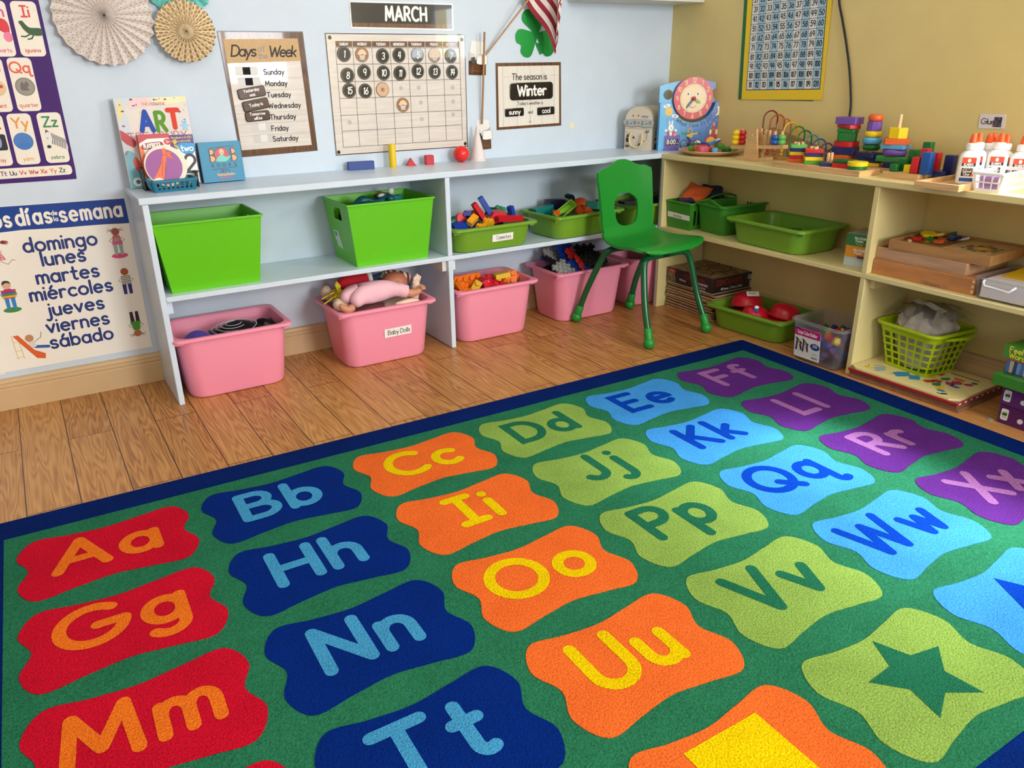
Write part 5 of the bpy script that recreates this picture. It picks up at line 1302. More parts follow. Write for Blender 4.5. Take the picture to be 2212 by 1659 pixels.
# --- dolls
def limb(m, pts, rads, mat=None, n=14, k=6):
    P4 = catmull([(*p, r) for p, r in zip(pts, rads)], k, False)
    q = [p[:3] for p in P4]; r = [max(.0008, p[3]) for p in P4]
    d0 = (Vector(q[0]) - Vector(q[1])).normalized(); d1 = (Vector(q[-1]) - Vector(q[-2])).normalized()
    q = [tuple(Vector(q[0]) + d0 * r[0] * .55), tuple(Vector(q[0]) + d0 * r[0] * .35)] + q + [tuple(Vector(q[-1]) + d1 * r[-1] * .35), tuple(Vector(q[-1]) + d1 * r[-1] * .55)]
    r = [r[0] * .3, r[0] * .75] + r + [r[-1] * .75, r[-1] * .3]
    return m.tube(q, r, mat, n=n)
SKIN, SKIN2, PALE = M((204, 138, 108), .45), M((178, 112, 82), .45), M((236, 206, 186), .6)
ROMP = M((240, 190, 204), .85, 'paper')
t = thing('doll', 'baby doll in a pale pink romper lying across the top of the doll bin', 'doll', (-1.66, -.255, .245))
# body as one continuous skin: pelvis, bent legs, chest, arm
def skin_mesh(name, verts, edges, mat, parent, sub=2):
    me = bpy.data.meshes.new(name); me.from_pydata([v[:3] for v in verts], edges, []); me.update()
    o = bpy.data.objects.new(name, me); COL.objects.link(o); o.parent = parent; me.materials.append(mat)
    sk_ = o.modifiers.new('skin', 'SKIN'); sk_.use_smooth_shade = True
    for i, v in enumerate(verts):
        me.skin_vertices[0].data[i].radius = (v[3], v[3] if len(v) < 5 else v[4]); me.skin_vertices[0].data[i].use_root = (i == 0)
    s_ = o.modifiers.new('sub', 'SUBSURF'); s_.levels = sub; s_.render_levels = sub
    return o
skin_mesh('romper', [(-.035, 0, .022, .040), (-.078, -.022, .026, .036), (-.118, -.050, .004, .030), (-.076, -.016, .034, .034), (-.120, .012, .030, .030), (-.140, -.018, .014, .024), (.005, -.006, .030, .046), (.045, -.006, .032, .040), (.072, -.028, .030, .026), (.100, -.036, .020, .027)],
          [(0, 1), (1, 2), (0, 3), (3, 4), (4, 5), (0, 6), (6, 7), (7, 8), (8, 9)], ROMP, t)
m = MB(ROMP); m.tube([(.060, -.020, .032), (.084, -.031, .027), (.108, -.037, .019)], [.024, .0265, .0245], n=18); m.build('sleeve', t, smooth=60)
m = MB(SKIN); limb(m, [(.098, -.036, .020), (.120, -.040, .012), (.146, -.042, .012), (.160, -.038, .018)], [.015, .016, .013, .012]); m.build('arm', t, smooth=80)
hd = [o for o in t.children if o.name.startswith('arm')][0]
for i, (dx, dy, dz) in enumerate(((.020, -.010, .004), (.022, -.003, .008), (.021, .004, .011), (.016, .010, .014), (.006, -.013, .014))):
    f = MB(SKIN); limb(f, [(.160, -.038, .018), (.160 + dx * .5, -.038 + dy, .020 + dz * .6), (.160 + dx, -.038 + dy * 1.1, .019 + dz)], [.0055, .005, .004], n=8); f.build('finger', hd, smooth=80)
m = MB(SKIN); limb(m, [(-.124, -.056, -.002), (-.142, -.060, -.006), (-.160, -.056, .004), (-.166, -.052, .014)], [.015, .014, .0125, .008]); m.build('foot', t, smooth=80)
hm = MB(SKIN2); hm.ball((.085, .026, .044), (.052, .046, .043), n=28, k=18); hm.ball((.062, -.004, .040), (.026, .018, .022), n=16, k=10); h_ = hm.build('head', t, smooth=80)
e = MB(SKIN2); e.tube([(.083 + .0085 * cos(a), -.0185 + .002 * sin(a), .046 + .012 * sin(a)) for a in [rad(x) for x in range(60, 330, 25)]], .0032, n=8); e.ball((.082, -.016, .044), (.005, .004, .007), n=10, k=8); e.build('ear', h_, smooth=80)
# second, pale doll underneath: hand, arm and body
t = thing('doll', 'pale doll underneath with one hand raised at the right end of the doll bin', 'doll', (-1.56, -.23, .220))
m = MB(PALE); limb(m, [(-.04, -.070, -.004), (-.01, -.078, .002), (.02, -.074, .002), (.045, -.066, -.004)], [.015, .016, .016, .015]); m.build('arm', t, smooth=80)
m = MB(PALE); limb(m, [(.055, -.015, -.02), (.062, -.020, .030), (.066, -.022, .058)], [.016, .017, .016]); hd = m.build('forearm', t, smooth=80)
for i in range(5):
    a = (-.5 + i * .25)
    f = MB(PALE); limb(f, [(.066 + .010 * a * 2, -.022, .064), (.068 + .022 * a, -.026, .082 - abs(a) * .012), (.072 + .026 * a, -.024, .096 - abs(a) * .024)], [.006, .0052, .004], n=8); f.build('finger', hd, smooth=80)
limb(MB(PALE), [(0, 0, 0), (1, 0, 0)], [.1, .1])
m = MB(M((226, 196, 180), .7, 'fabric')); m.ball((-.0, .01, -.035), (.10, .075, .04), n=24, k=14); m.build('body', t, smooth=80)
# yarn-haired rag doll
t = thing('doll', 'rag doll with yellow yarn hair at the left end of the doll bin', 'doll', (-1.795, -.195, .225))
m = MB(M((232, 206, 176), .8, 'fabric')); limb(m, [(.04, .05, .0), (-.005, .095, .022), (-.012, .088, .045)], [.022, .026, .022]); m.build('foot', t, smooth=80)
m = MB(M((232, 206, 176), .8, 'fabric')); limb(m, [(.035, -.03, -.005), (-.010, -.048, .012), (-.016, -.042, .028)], [.022, .026, .02]); m.build('foot', t, smooth=80)
m = MB(M((236, 212, 50), .8, 'fabric')); r3 = random.Random(5)
for i in range(70):
    a = r3.uniform(0, 6.28); L_ = r3.uniform(.03, .058); s0 = Vector((.030 + r3.uniform(-.03, .035), .016 + r3.uniform(-.035, .035), .042))
    el = r3.uniform(-.2, .6)
    dirv = Vector((cos(a) * cos(el), sin(a) * cos(el), sin(el)))
    pts = [s0 + dirv * L_ * f + Vector((r3.uniform(-.004, .004), r3.uniform(-.004, .004), -.02 * f * f)) for f in (0, .35, .7, 1)]
    m.tube(catmull(pts, 3, False), .0034, n=5)
for i in range(9):
    m.tube([(.016 + r3.uniform(-.004, .004), .024, .03), (.008 + i * .0016, .030, .06), (.002 + i * .003, .032, .088 - abs(i - 3) * .004)], [.004, .0032, .0012], n=5)
m.build('yarn_hair', t, smooth=80)
# red and white stocking cap, blue and striped cloth dolls behind
t = thing('doll_hat', 'red plush doll hat with a white furry edge at the back of the doll bin', 'hat', (-1.712, -.140, .290), (0, 6, 8))
m = MB(M((196, 14, 40), .8, 'fabric')); rings = []
for i in range(11):
    f = i / 10; x = -.060 + .115 * f; k = (.35 + .65 * sin(min(1, f * 1.5) * pi / 2))
    rings.append([(x, .042 * k * cos(a), .044 * k * sin(a)) for a in [2 * pi * q / 24 for q in range(24)]])
m.loft(rings); m.build('hat_body', t, smooth=80)
m = MB(M((236, 228, 220), .9, 'fabric')); m.tube([(.056, .044 * cos(a), .046 * sin(a)) for a in [2 * pi * q / 24 for q in range(24)]], .0095, n=8, closed=True); m.build('hat_edge', t, smooth=80)
m = MB(M((236, 228, 220), .9, 'fabric')); m.tube([(-.058, -.038, -.030), (0, -.044, -.036), (.05, -.048, -.028)], .0065, n=8); m.build('white_trim', t, smooth=80)
t = thing('doll', 'cloth doll in blue denim with a green striped sleeve behind the red hat', 'doll', (-1.590, -.155, .262))
m = MB(M((62, 88, 128), .85, 'fabric')); limb(m, [(-.055, .02, -.01), (-.02, .0, .018), (.02, -.01, .024), (.055, 0, .014)], [.026, .034, .032, .022]); m.build('denim_suit', t, smooth=80)
m = MB(M((230, 226, 206), .85, 'fabric'))
pts = [(-.012, -.03, .032), (.004, -.026, .046), (.020, -.016, .058)]
for i in range(9):
    a_, b_ = i / 9, (i + 1) / 9
    p, q = Vector(pts[0]).lerp(Vector(pts[2]), a_), Vector(pts[0]).lerp(Vector(pts[2]), b_)
    m.tube([p, q], .0205, M((96, 140, 66), .85, 'fabric') if i % 2 else M((232, 230, 214), .85, 'fabric'), n=16)
m.build('striped_sleeve', t, smooth=0)
m = MB(SKIN); limb(m, [(-.004, -.040, .012), (-.016, -.050, .002), (-.028, -.048, -.004)], [.012, .012, .010]); m.build('hand', t, smooth=80)
m = MB(M((150, 176, 50), .8, 'fabric')); m.ball((-.055, .01, .01), (.026, .03, .036)); m.build('green_cloth', t, smooth=80)
t = thing('doll_hat', 'maroon and cream striped doll cap above the brown doll head', 'hat', (-1.545, -.195, .302), (0, 14, -8))
m = MB(); 
for i in range(10):
    a0, a1 = -1.3 + 2.6 * i / 10, -1.3 + 2.6 * (i + 1) / 10
    R_ = lambda a: [(.056 * sin(a), .034 * cos(b) * cos(a) ** .5, .024 * cos(a) ** .5 * sin(b)) for b in [2 * pi * q / 16 for q in range(16)]]
    m.loft([R_(a0), R_((a0 + a1) / 2), R_(a1)], M((136, 34, 52), .85, 'fabric') if i % 2 else M((230, 218, 206), .85, 'fabric'), caps=False)
m.build('striped_cap', t, smooth=80)
m = MB(M((16, 92, 104), .8, 'fabric')); m.ball((0, 0, 0), (.03, .025, .02)); tag(place(m.build('doll_scarf', smooth=80), (-1.490, -.150, .262)), 'small teal cloth behind the doll head at the right of the doll bin', 'cloth')
m = filler(M((150, 92, 96), .9, 'fabric'), .160, .108, .11, .205); tag(place(m.build('doll_clothes'), (-1.6485, -.199, 0)), 'heap of doll clothes filling the doll bin below the dolls', 'clothes', kind='stuff')

# --- connector bars
def ridge_bar(L_, W_, H_, mat, teeth=5):
    m = MB(mat); pr = []
    for i in range(teeth):
        y0, y1 = -W_ / 2 + W_ * i / teeth, -W_ / 2 + W_ * (i + .5) / teeth
        pr += [(y0, H_), (y1, H_), (y1, H_ * .62), (-W_ / 2 + W_ * (i + 1) / teeth, H_ * .62)]
    pr = [(-W_ / 2, 0)] + pr + [(W_ / 2, 0)]
    m.loft([[(x, y, z) for y, z in pr] for x in (-L_ / 2, L_ / 2)])
    return m
def zig(n, w, h, mat):
    m = MB(mat); top = [(-w / 2 + w * i / (2 * n), h if i % 2 else h * .62) for i in range(2 * n + 1)]; bot = [(x, -z) for x, z in top][::-1]
    m.loft([[(x, y, z) for x, z in top + bot] for y in (-w * .24, w * .24)]); return m
cB, cR, cY, cG, cL = (M(c, .35, 'plastic') for c in ((22, 66, 168), (206, 30, 42), (244, 172, 24), (10, 84, 54), (40, 160, 110)))
GC = 'loose plastic connector pieces in the labelled tray'
def piece(name, mb, label, loc, rot, grp, cat='toy piece'):
    return place(tag(mb.build(name, smooth=0), label, cat, grp), loc, rot)
Z0_ = HS
for mb, lab, loc, rot in (
    (ridge_bar(.10, .036, .022, cB), 'blue ridged connector bar lying at the front left of the Connectors tray', (-1.268, -.235, Z0_ + .090), (10, -4, 4)),
    (zig(4, .052, .016, cY), 'yellow zigzag connector block in the middle of the Connectors tray front', (-1.232, -.252, Z0_ + .118), (30, -25, 24)),
    (zig(3, .044, .016, cY), 'yellow zigzag connector block near the label end of the Connectors tray', (-1.165, -.262, Z0_ + .104), (30, 10, -12)),
    (zig(3, .040, .016, cY), 'low yellow zigzag connector block tucked in front of the Connectors heap', (-1.205, -.270, Z0_ + .088), (20, 10, 10)),
    (ridge_bar(.095, .022, .020, cB), 'blue ridged bar leaning steeply at the top of the Connectors heap', (-1.150, -.205, Z0_ + .150), (0, 58, -12)),
    (ridge_bar(.085, .022, .020, cR), 'red ridged bar leaning beside the tall blue bar in the Connectors heap', (-1.180, -.200, Z0_ + .132), (0, 56, 0)),
    (zig(4, .052, .020, cG), 'dark green connector at the back right of the Connectors heap', (-1.085, -.155, Z0_ + .120), (20, 8, 16)),
    (zig(3, .046, .018, cL), 'bright green connector at the far back of the Connectors heap', (-1.035, -.140, Z0_ + .122), (0, 20, -10)),
    (ridge_bar(.052, .024, .020, cB), 'short blue ridged bar at the right edge of the Connectors heap', (-1.040, -.225, Z0_ + .122), (0, 72, 20)),
    (MB(cR).loft([[(-.05, y, 0), (.055, y, 0), (.035, y, .042), (-.012, y, .046)] for y in (-.03, .03)][::-1]), 'large red wedge behind the yellow connectors', (-1.105, -.215, Z0_ + .092), (0, -6, -8)),
    (ridge_bar(.112, .024, .018, cR), 'long red ridged bar across the right front of the Connectors tray', (-1.070, -.272, Z0_ + .103), (20, 4, -6)),
    (ridge_bar(.090, .020, .014, cG), 'dark green bar low at the right front of the Connectors tray', (-1.065, -.290, Z0_ + .084), (10, 2, -3)),
    (zig(3, .040, .016, cY), 'yellow connector at the back left of the Connectors tray', (-1.300, -.160, Z0_ + .112), (0, 20, 40)),
    (MB(cG).ball((0, 0, 0), (.030, .016, .020)), 'dark green rounded piece at the left edge of the Connectors heap', (-1.295, -.205, Z0_ + .112), (0, -20, 20)),
    (MB(cR).lathe([(.022, -.012), (.024, -.008), (.024, .008), (.022, .012)], n=20), 'round red piece behind the front blue connector bar', (-1.262, -.205, Z0_ + .118), (70, 20, 0)),
    (ridge_bar(.06, .03, .022, cB), 'blue bar half buried at the centre of the Connectors heap', (-1.225, -.200, Z0_ + .122), (0, 20, 60)),
    (ridge_bar(.06, .026, .018, M((228, 96, 30), .35, 'plastic')), 'orange bar at the back of the Connectors heap', (-1.190, -.150, Z0_ + .118), (0, 10, 30)),
    (MB(cR).ball((0, 0, 0), (.03, .02, .018)), 'red rounded piece at the back of the Connectors heap', (-1.155, -.135, Z0_ + .118), (0, 0, 0)),
): piece('connector', mb, lab, loc, rot, GC)
m = filler(M((30, 50, 90), .5), .152, .102, .03, .080); tag(place(m.build('connector_pile'), (-1.157, -.187, HS)), 'mixed connectors filling the bottom of the labelled tray', 'toy piece', kind='stuff')

# --- loose blocks in the second tray
def trough(L_, W_, H_, mat, th=.004):
    m = MB(mat); m.box(-L_ / 2, -W_ / 2, 0, L_ / 2, W_ / 2, th); m.box(-L_ / 2, -W_ / 2, 0, L_ / 2, -W_ / 2 + th, H_); m.box(-L_ / 2, W_ / 2 - th, 0, L_ / 2, W_ / 2, H_); m.box(-L_ / 2, -W_ / 2, 0, -L_ / 2 + th, W_ / 2, H_); m.box(L_ / 2 - th, -W_ / 2, 0, L_ / 2, W_ / 2, H_); return m
def arch(R_, r_, w_, mat):
    m = MB(mat); out = [(R_ * cos(rad(a)), R_ * sin(rad(a))) for a in range(0, 181, 12)] + [(r_ * cos(rad(a)), r_ * sin(rad(a))) for a in range(180, -1, -12)]
    n = len(out) // 2
    for i in range(n - 1):
        q = [out[i], out[i + 1], out[2 * n - 2 - i], out[2 * n - 1 - i]]
        m.loft([[(x, y, z) for x, z in q] for y in (w_ / 2, -w_ / 2)])
    return m
GB = 'loose plastic blocks in the tray left of the chair'
cO = M((226, 92, 34), .35, 'plastic'); cTe = M((16, 130, 122), .35, 'plastic'); cNv = M((28, 26, 66), .4, 'plastic'); cLi = M((140, 196, 56), .35, 'plastic')
for mb, lab, loc, rot in (
    (trough(.125, .040, .036, cLi), 'lime green hollow block leaning across the tray left of the chair', (-.745, -.185, Z0_ + .085), (46, -22, 14)),
    (MB(cTe).rbox(-.05, -.02, 0, .05, .02, .04, .004, e=.002), 'teal block at the back left of the tray left of the chair', (-.800, -.115, Z0_ + .072), (0, -6, 4)),
    (MB(cNv).rbox(-.045, -.02, 0, .045, .02, .05, .004, e=.002), 'dark violet block at the back of the tray left of the chair', (-.715, -.080, Z0_ + .080), (0, 4, 0)),
    (arch(.030, .014, .024, M((18, 60, 80), .35, 'plastic')), 'dark blue arch standing at the top of the tray left of the chair', (-.640, -.085, Z0_ + .118), (10, 50, 20)),
    (arch(.040, .020, .030, cO), 'orange arch block at the back right of the tray left of the chair', (-.600, -.120, Z0_ + .090), (20, 0, -20)),
    (trough(.075, .045, .030, cO), 'orange hollow block low in the middle of the tray left of the chair', (-.655, -.215, Z0_ + .074), (30, 14, 10)),
    (MB(M((40, 120, 110), .4, 'plastic')).rbox(-.03, -.03, 0, .03, .03, .035, .004, e=.002), 'grey green block beside the chair back in the tray', (-.555, -.165, Z0_ + .082), (0, 10, 30)),
    (MB(cO).rbox(-.012, -.012, 0, .012, .012, .024, .002), 'tiny orange cube under the lime hollow block', (-.792, -.205, Z0_ + .082), (0, 0, 20)),
    (MB(M((60, 40, 130), .4, 'plastic')).rbox(-.03, -.012, 0, .03, .012, .02, .002), 'purple bar at the back of the tray left of the chair', (-.660, -.058, Z0_ + .094), (0, 0, 0)),
): piece('toy_block', mb, lab, loc, rot, GB)
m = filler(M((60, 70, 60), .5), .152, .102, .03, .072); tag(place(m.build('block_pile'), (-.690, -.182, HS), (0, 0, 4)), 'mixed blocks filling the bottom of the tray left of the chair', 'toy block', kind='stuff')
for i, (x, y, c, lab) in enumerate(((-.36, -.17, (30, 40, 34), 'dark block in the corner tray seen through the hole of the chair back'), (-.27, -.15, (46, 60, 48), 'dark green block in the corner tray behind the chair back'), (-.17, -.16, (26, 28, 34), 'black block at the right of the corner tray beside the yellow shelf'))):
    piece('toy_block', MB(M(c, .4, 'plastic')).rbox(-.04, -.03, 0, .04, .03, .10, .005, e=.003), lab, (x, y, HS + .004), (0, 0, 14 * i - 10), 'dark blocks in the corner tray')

# --- stud bricks
def brick(nx, ny, h, mat, u=.032):
    m = MB(mat); x, y = nx * u / 2, ny * u / 2
    m.rbox(-x, -y, 0, x, y, h, .002, e=.001)
    for i in range(nx):
        for j in range(ny):
            m.lathe([(.010, h), (.010, h + .008), (.009, h + .009)], n=14, cx=-x + u * (i + .5), cy=-y + u * (j + .5))
    return m
GD = 'studded toy bricks in the third pink bin'
bO, bY, bR, bYc = M((244, 120, 20), .3, 'plastic'), M((230, 182, 30), .3, 'plastic'), M((214, 34, 56), .3, 'plastic'), M((216, 168, 20), .2, 'plastic')
for mb, lab, loc, rot in (
    (brick(4, 2, .020, bO), 'long orange brick standing on edge at the back of the brick bin', (-1.232, -.175, .228), (82, 0, 4)),
    (brick(2, 2, .020, bO), 'orange brick with studs facing up at the front left of the brick bin', (-1.288, -.250, .218), (44, 24, 30)),
    (brick(2, 1, .030, bYc), 'amber yellow brick leaning beside the front orange brick', (-1.232, -.252, .212), (40, -40, 20)),
    (brick(2, 2, .022, bR), 'red brick in the middle of the brick bin with studs to the side', (-1.192, -.245, .216), (70, 0, 84)),
    (brick(3, 2, .026, bR), 'larger red brick leaning to the right in the brick bin', (-1.140, -.235, .206), (20, 30, -20)),
    (brick(2, 2, .020, bY), 'yellow brick upside down with its studs hanging over the red bricks', (-1.095, -.235, .262), (176, -8, -14)),
    (brick(2, 2, .024, bO), 'orange brick at the right end of the brick bin', (-1.030, -.195, .216), (60, 0, -30)),
    (brick(2, 1, .022, bO), 'small orange brick at the far right corner of the brick bin', (-.995, -.165, .218), (60, 10, -60)),
    (brick(1, 1, .026, bY), 'single yellow brick against the left end of the brick bin', (-1.318, -.190, .226), (20, 20, 0)),
    (brick(2, 2, .02, bR), 'flat red brick low behind the upside down yellow brick', (-1.080, -.165, .196), (0, 10, 20)),
): piece('stud_brick', mb, lab, loc, rot, GD)
m = filler(M((170, 70, 40), .5), .155, .108, .11, .200); tag(place(m.build('brick_pile'), (-1.150, -.178, 0)), 'mixed bricks filling the third pink bin', 'toy brick', kind='stuff')

# --- waffle blocks
def waffle(mat, n=4, s=.062, th=.014):
    m = MB(mat); pitch = s / n
    for i in range(n):
        for j in range(n):
            hgt = th if (i + j) % 2 == 0 else th * .55
            m.box(-s / 2 + i * pitch, -s / 2 + j * pitch, 0, -s / 2 + (i + 1) * pitch, -s / 2 + (j + 1) * pitch, hgt)
    for i in range(n):
        if i % 2 == 0:
            q = -s / 2 + (i + .15) * pitch
            for a, b in ((q, s / 2), ):
                m.box(a, s / 2, 0, a + pitch * .7, s / 2 + pitch * .6, th * .8); m.box(a, -s / 2 - pitch * .6, 0, a + pitch * .7, -s / 2, th * .8)
                m.box(s / 2, a, 0, s / 2 + pitch * .6, a + pitch * .7, th * .8); m.box(-s / 2 - pitch * .6, a, 0, -s / 2, a + pitch * .7, th * .8)
    return m
wS, wK, wB, wR = M((160, 160, 156), .35, 'plastic'), M((24, 24, 28), .4, 'plastic'), M((16, 58, 150), .35, 'plastic'), M((206, 46, 36), .35, 'plastic')
for mb, lab, loc, rot in (
    (waffle(wS), 'grey waffle block tilted at the top left of the waffle bin', (-.745, -.095, .258), (50, 0, 20)),
    (waffle(wK), 'black waffle block at the left of the waffle bin', (-.772, -.150, .236), (30, 30, 10)),
    (waffle(wB, 5, .085), 'large blue waffle block at the centre of the waffle bin', (-.690, -.140, .268), (56, 0, 14)),
    (waffle(wS, 5, .075), 'grey waffle block lying at the front edge of the waffle bin', (-.762, -.222, .222), (36, -14, 20)),
    (waffle(wR), 'red waffle block at the front of the waffle bin', (-.672, -.226, .236), (50, 20, 30)),
    (waffle(wB), 'blue waffle block under the red one in the waffle bin', (-.712, -.214, .224), (44, -10, -14)),
    (waffle(wK), 'black waffle block right of the red one in the waffle bin', (-.620, -.215, .246), (50, -16, 10)),
    (waffle(wB), 'blue waffle block half hidden by the chair leg', (-.645, -.240, .212), (30, 12, 30)),
    (waffle(wK, 5, .08), 'black waffle block at the back right of the waffle bin', (-.590, -.150, .262), (40, 0, -24)),
    (waffle(wK), 'black waffle block by the right rim of the waffle bin', (-.540, -.195, .240), (36, 0, 40)),
    (waffle(wR, 3, .04), 'small red piece on the large blue waffle block', (-.690, -.172, .276), (52, 0, 16)),
    (waffle(wB), 'blue waffle block at the back left of the waffle bin', (-.735, -.075, .232), (20, 0, 50)),
): piece('waffle_block', mb, lab, loc, rot, 'notched waffle blocks in the fourth pink bin')
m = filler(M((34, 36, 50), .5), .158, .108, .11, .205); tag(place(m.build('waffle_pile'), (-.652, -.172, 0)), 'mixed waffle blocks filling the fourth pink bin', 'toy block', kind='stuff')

# ================================================================== the chair
CH = M((28, 138, 44), .36, 'plastic'); LEG = M((14, 92, 50), .22); BOOT = M((26, 140, 48), .42, 'plastic')
t = thing('child_chair', 'green plastic child chair with splayed metal legs in front of the shelf corner', 'chair', (-.5600, -.520, 0), (0, 0, 3.5))
# shell profile (y, z) from the top of the back down and out to the front lip; the chair faces -y
prof = catmull([(.160, .672), (.150, .62), (.138, .56), (.126, .50), (.116, .44), (.106, .418), (.084, .392), (.040, .380), (-.02, .377), (-.08, .381), (-.135, .386), (-.175, .380), (-.192, .366)], 4, False)
NP = len(prof); NC = 22
def half_width(k):
    f = k / (NP - 1)
    if f < .03: return .152
    if f < .42: return .156 - .014 * (f / .42)
    return .142 + .050 * min(1, (f - .42) / .3) - (.07 * ((f - .84) / .16) ** 2 if f > .84 else 0)
HOLE0, HOLE1 = 8, 18          # rows of the hand hole
def hole_w(k):
    if k < HOLE0 or k > HOLE1: return None
    g = (k - HOLE0) / (HOLE1 - HOLE0)
    return [.024, .054, .066, .069, .068, .066, .063, .058, .049, .034, .012][k - HOLE0]
def shell(k, c):
    w = half_width(k); a = hole_w(k)
    if a is None:
        a = (.030 if k < HOLE0 else .012); d = (HOLE0 - k) if k < HOLE0 else (k - HOLE1); a = a + (w * .4 - a) * min(1, d / 7)
    if c <= 8: u = -w + (w - a) * c / 8
    elif c <= 14: u = -a + 2 * a * (c - 8) / 6
    else: u = a + (w - a) * (c - 14) / 8
    y, z = prof[k]
    f = k / (NP - 1)
    s_ = (u / w)
    if f < .45: y += -.022 * s_ * s_ * (1 - f / .6)             # the back wraps forward at its sides
    else: z += .006 * abs(s_) ** 3
    if k < 6:
        z += (.030 * (.5 + .5 * cos(pi * min(1, abs(s_) / .72))) - .004 - (.014 * max(0, abs(s_) - .80) / .20)) * (1 - k / 6)
    if f > .8: y += .018 * s_ * s_ * (f - .8) / .2 
    return Vector((u, y, z))
def shell_mesh(k0, k1, th, ends):
    m = MB(CH); top = {}; bot = {}; vs = []; fs = []
    def nrm(k, c):
        k_, c_ = max(0, min(NP - 2, k)), max(0, min(NC - 1, c))
        a = shell(min(NP - 1, k + 1), c) - shell(max(0, k - 1), c); b = shell(k, min(NC, c + 1)) - shell(k, max(0, c - 1))
        return a.cross(b).normalized()
    for k in range(k0, k1 + 1):
        for c in range(NC + 1):
            p = shell(k, c); n_ = nrm(k, c)
            top[k, c] = len(vs); vs.append(p + n_ * th / 2); bot[k, c] = len(vs); vs.append(p - n_ * th / 2)
    hole = lambda k, c: HOLE0 <= k < HOLE1 and 8 <= c < 14
    cells = {(k, c) for k in range(k0, k1) for c in range(NC) if not hole(k, c)}
    for (k, c) in cells:
        fs.append((top[k, c], top[k + 1, c], top[k + 1, c + 1], top[k, c + 1])); fs.append((bot[k, c], bot[k, c + 1], bot[k + 1, c + 1], bot[k + 1, c]))
        for (dk, dc, a, b) in ((0, -1, (k, c), (k + 1, c)), (0, 1, (k + 1, c + 1), (k, c + 1)), (-1, 0, (k, c + 1), (k, c)), (1, 0, (k + 1, c), (k + 1, c + 1))):
            if (k + dk, c + dc) not in cells:
                if k + dk < k0 and not ends[0]: continue
                if k + dk >= k1 and not ends[1]: continue
                fs.append((top[a], bot[a], bot[b], top[b]) if False else (top[b], bot[b], bot[a], top[a]))
    m.add(vs, fs); return m
KS = 25
shell_mesh(0, KS, .011, (True, False)).build('backrest', t, smooth=55, bevel=.0035, bseg=3)
shell_mesh(KS, NP - 1, .011, (False, True)).build('seat', t, smooth=55, bevel=.0035, bseg=3)
ft = {'fl': (-.170, -.226), 'fr': (.168, -.226), 'bl': (-.172, .228), 'br': (.157, .232)}
sf = MB(LEG)
for k, (x, y) in ft.items():
    s_ = -1 if x < 0 else 1; fb = -1 if y < 0 else 1
    att = (s_ * .050, fb * .100 - .02, .344)
    pts = catmull([att, (s_ * .098, fb * .104 - .02, .344), (s_ * .124, fb * .114 - .018, .331), (s_ * .136, fb * .130 - .012, .292), (x * .895, y * .765, .17), (x * .968, y * .930, .070), (x * .986, y * .968, .045)], 7, False)
    m = MB(LEG); m.tube(pts, .0135, n=16); L_ = m.build('leg', t, smooth=60)
    b = MB(BOOT); d = (Vector(pts[-1]) - Vector(pts[-3])).normalized()
    e = Vector(pts[-1]) + d * (.021 / -d.z); top_ = e - d * .060
    b.tube([top_, top_ + d * .002, top_ + d * .03, e - d * .016], [.0150, .0168, .0178, .0172], n=18); b.ball(tuple(e), .0238, n=20, k=14); b.build('foot_cap', L_, smooth=60)
    sf.tube([(s_ * .060, fb * .100 - .02, .344), (-s_ * .02, fb * .100 - .02, .344)], .0135, n=14)
sf.tube([(-.05, .080, .350), (-.05, -.120, .350)], .011, n=12); sf.tube([(.05, .080, .350), (.05, -.120, .350)], .011, n=12)
[sf.rbox(x - .012, y - .012, .345, x + .012, y + .012, .374, .004) for x in (-.05, .05) for y in (.06, -.10)]; sf.ball((-.088, -.03, .362), .007); sf.build('seat_frame', t, smooth=60)

# ================================================================== toys on top of the yellow shelf
T2 = ZY
WOOD = M((222, 178, 122), .5, 'wood', grain=(4, 30, 30)); WOODX = M((206, 160, 104), .5, 'wood', grain=(30, 4, 30))
tc = lambda c, r=.35: M(c, r, 'plastic')
cRED, cORG, cYEL, cGRN, cDGR, cBLU, cSKY, cNAV, cPUR, cPNK, cLGR = (tc(c) for c in ((204, 30, 40), (230, 98, 40), (240, 206, 20), (84, 160, 40), (22, 108, 44), (26, 84, 166), (92, 176, 226), (30, 42, 100), (118, 80, 170), (206, 90, 110), (100, 180, 90)))
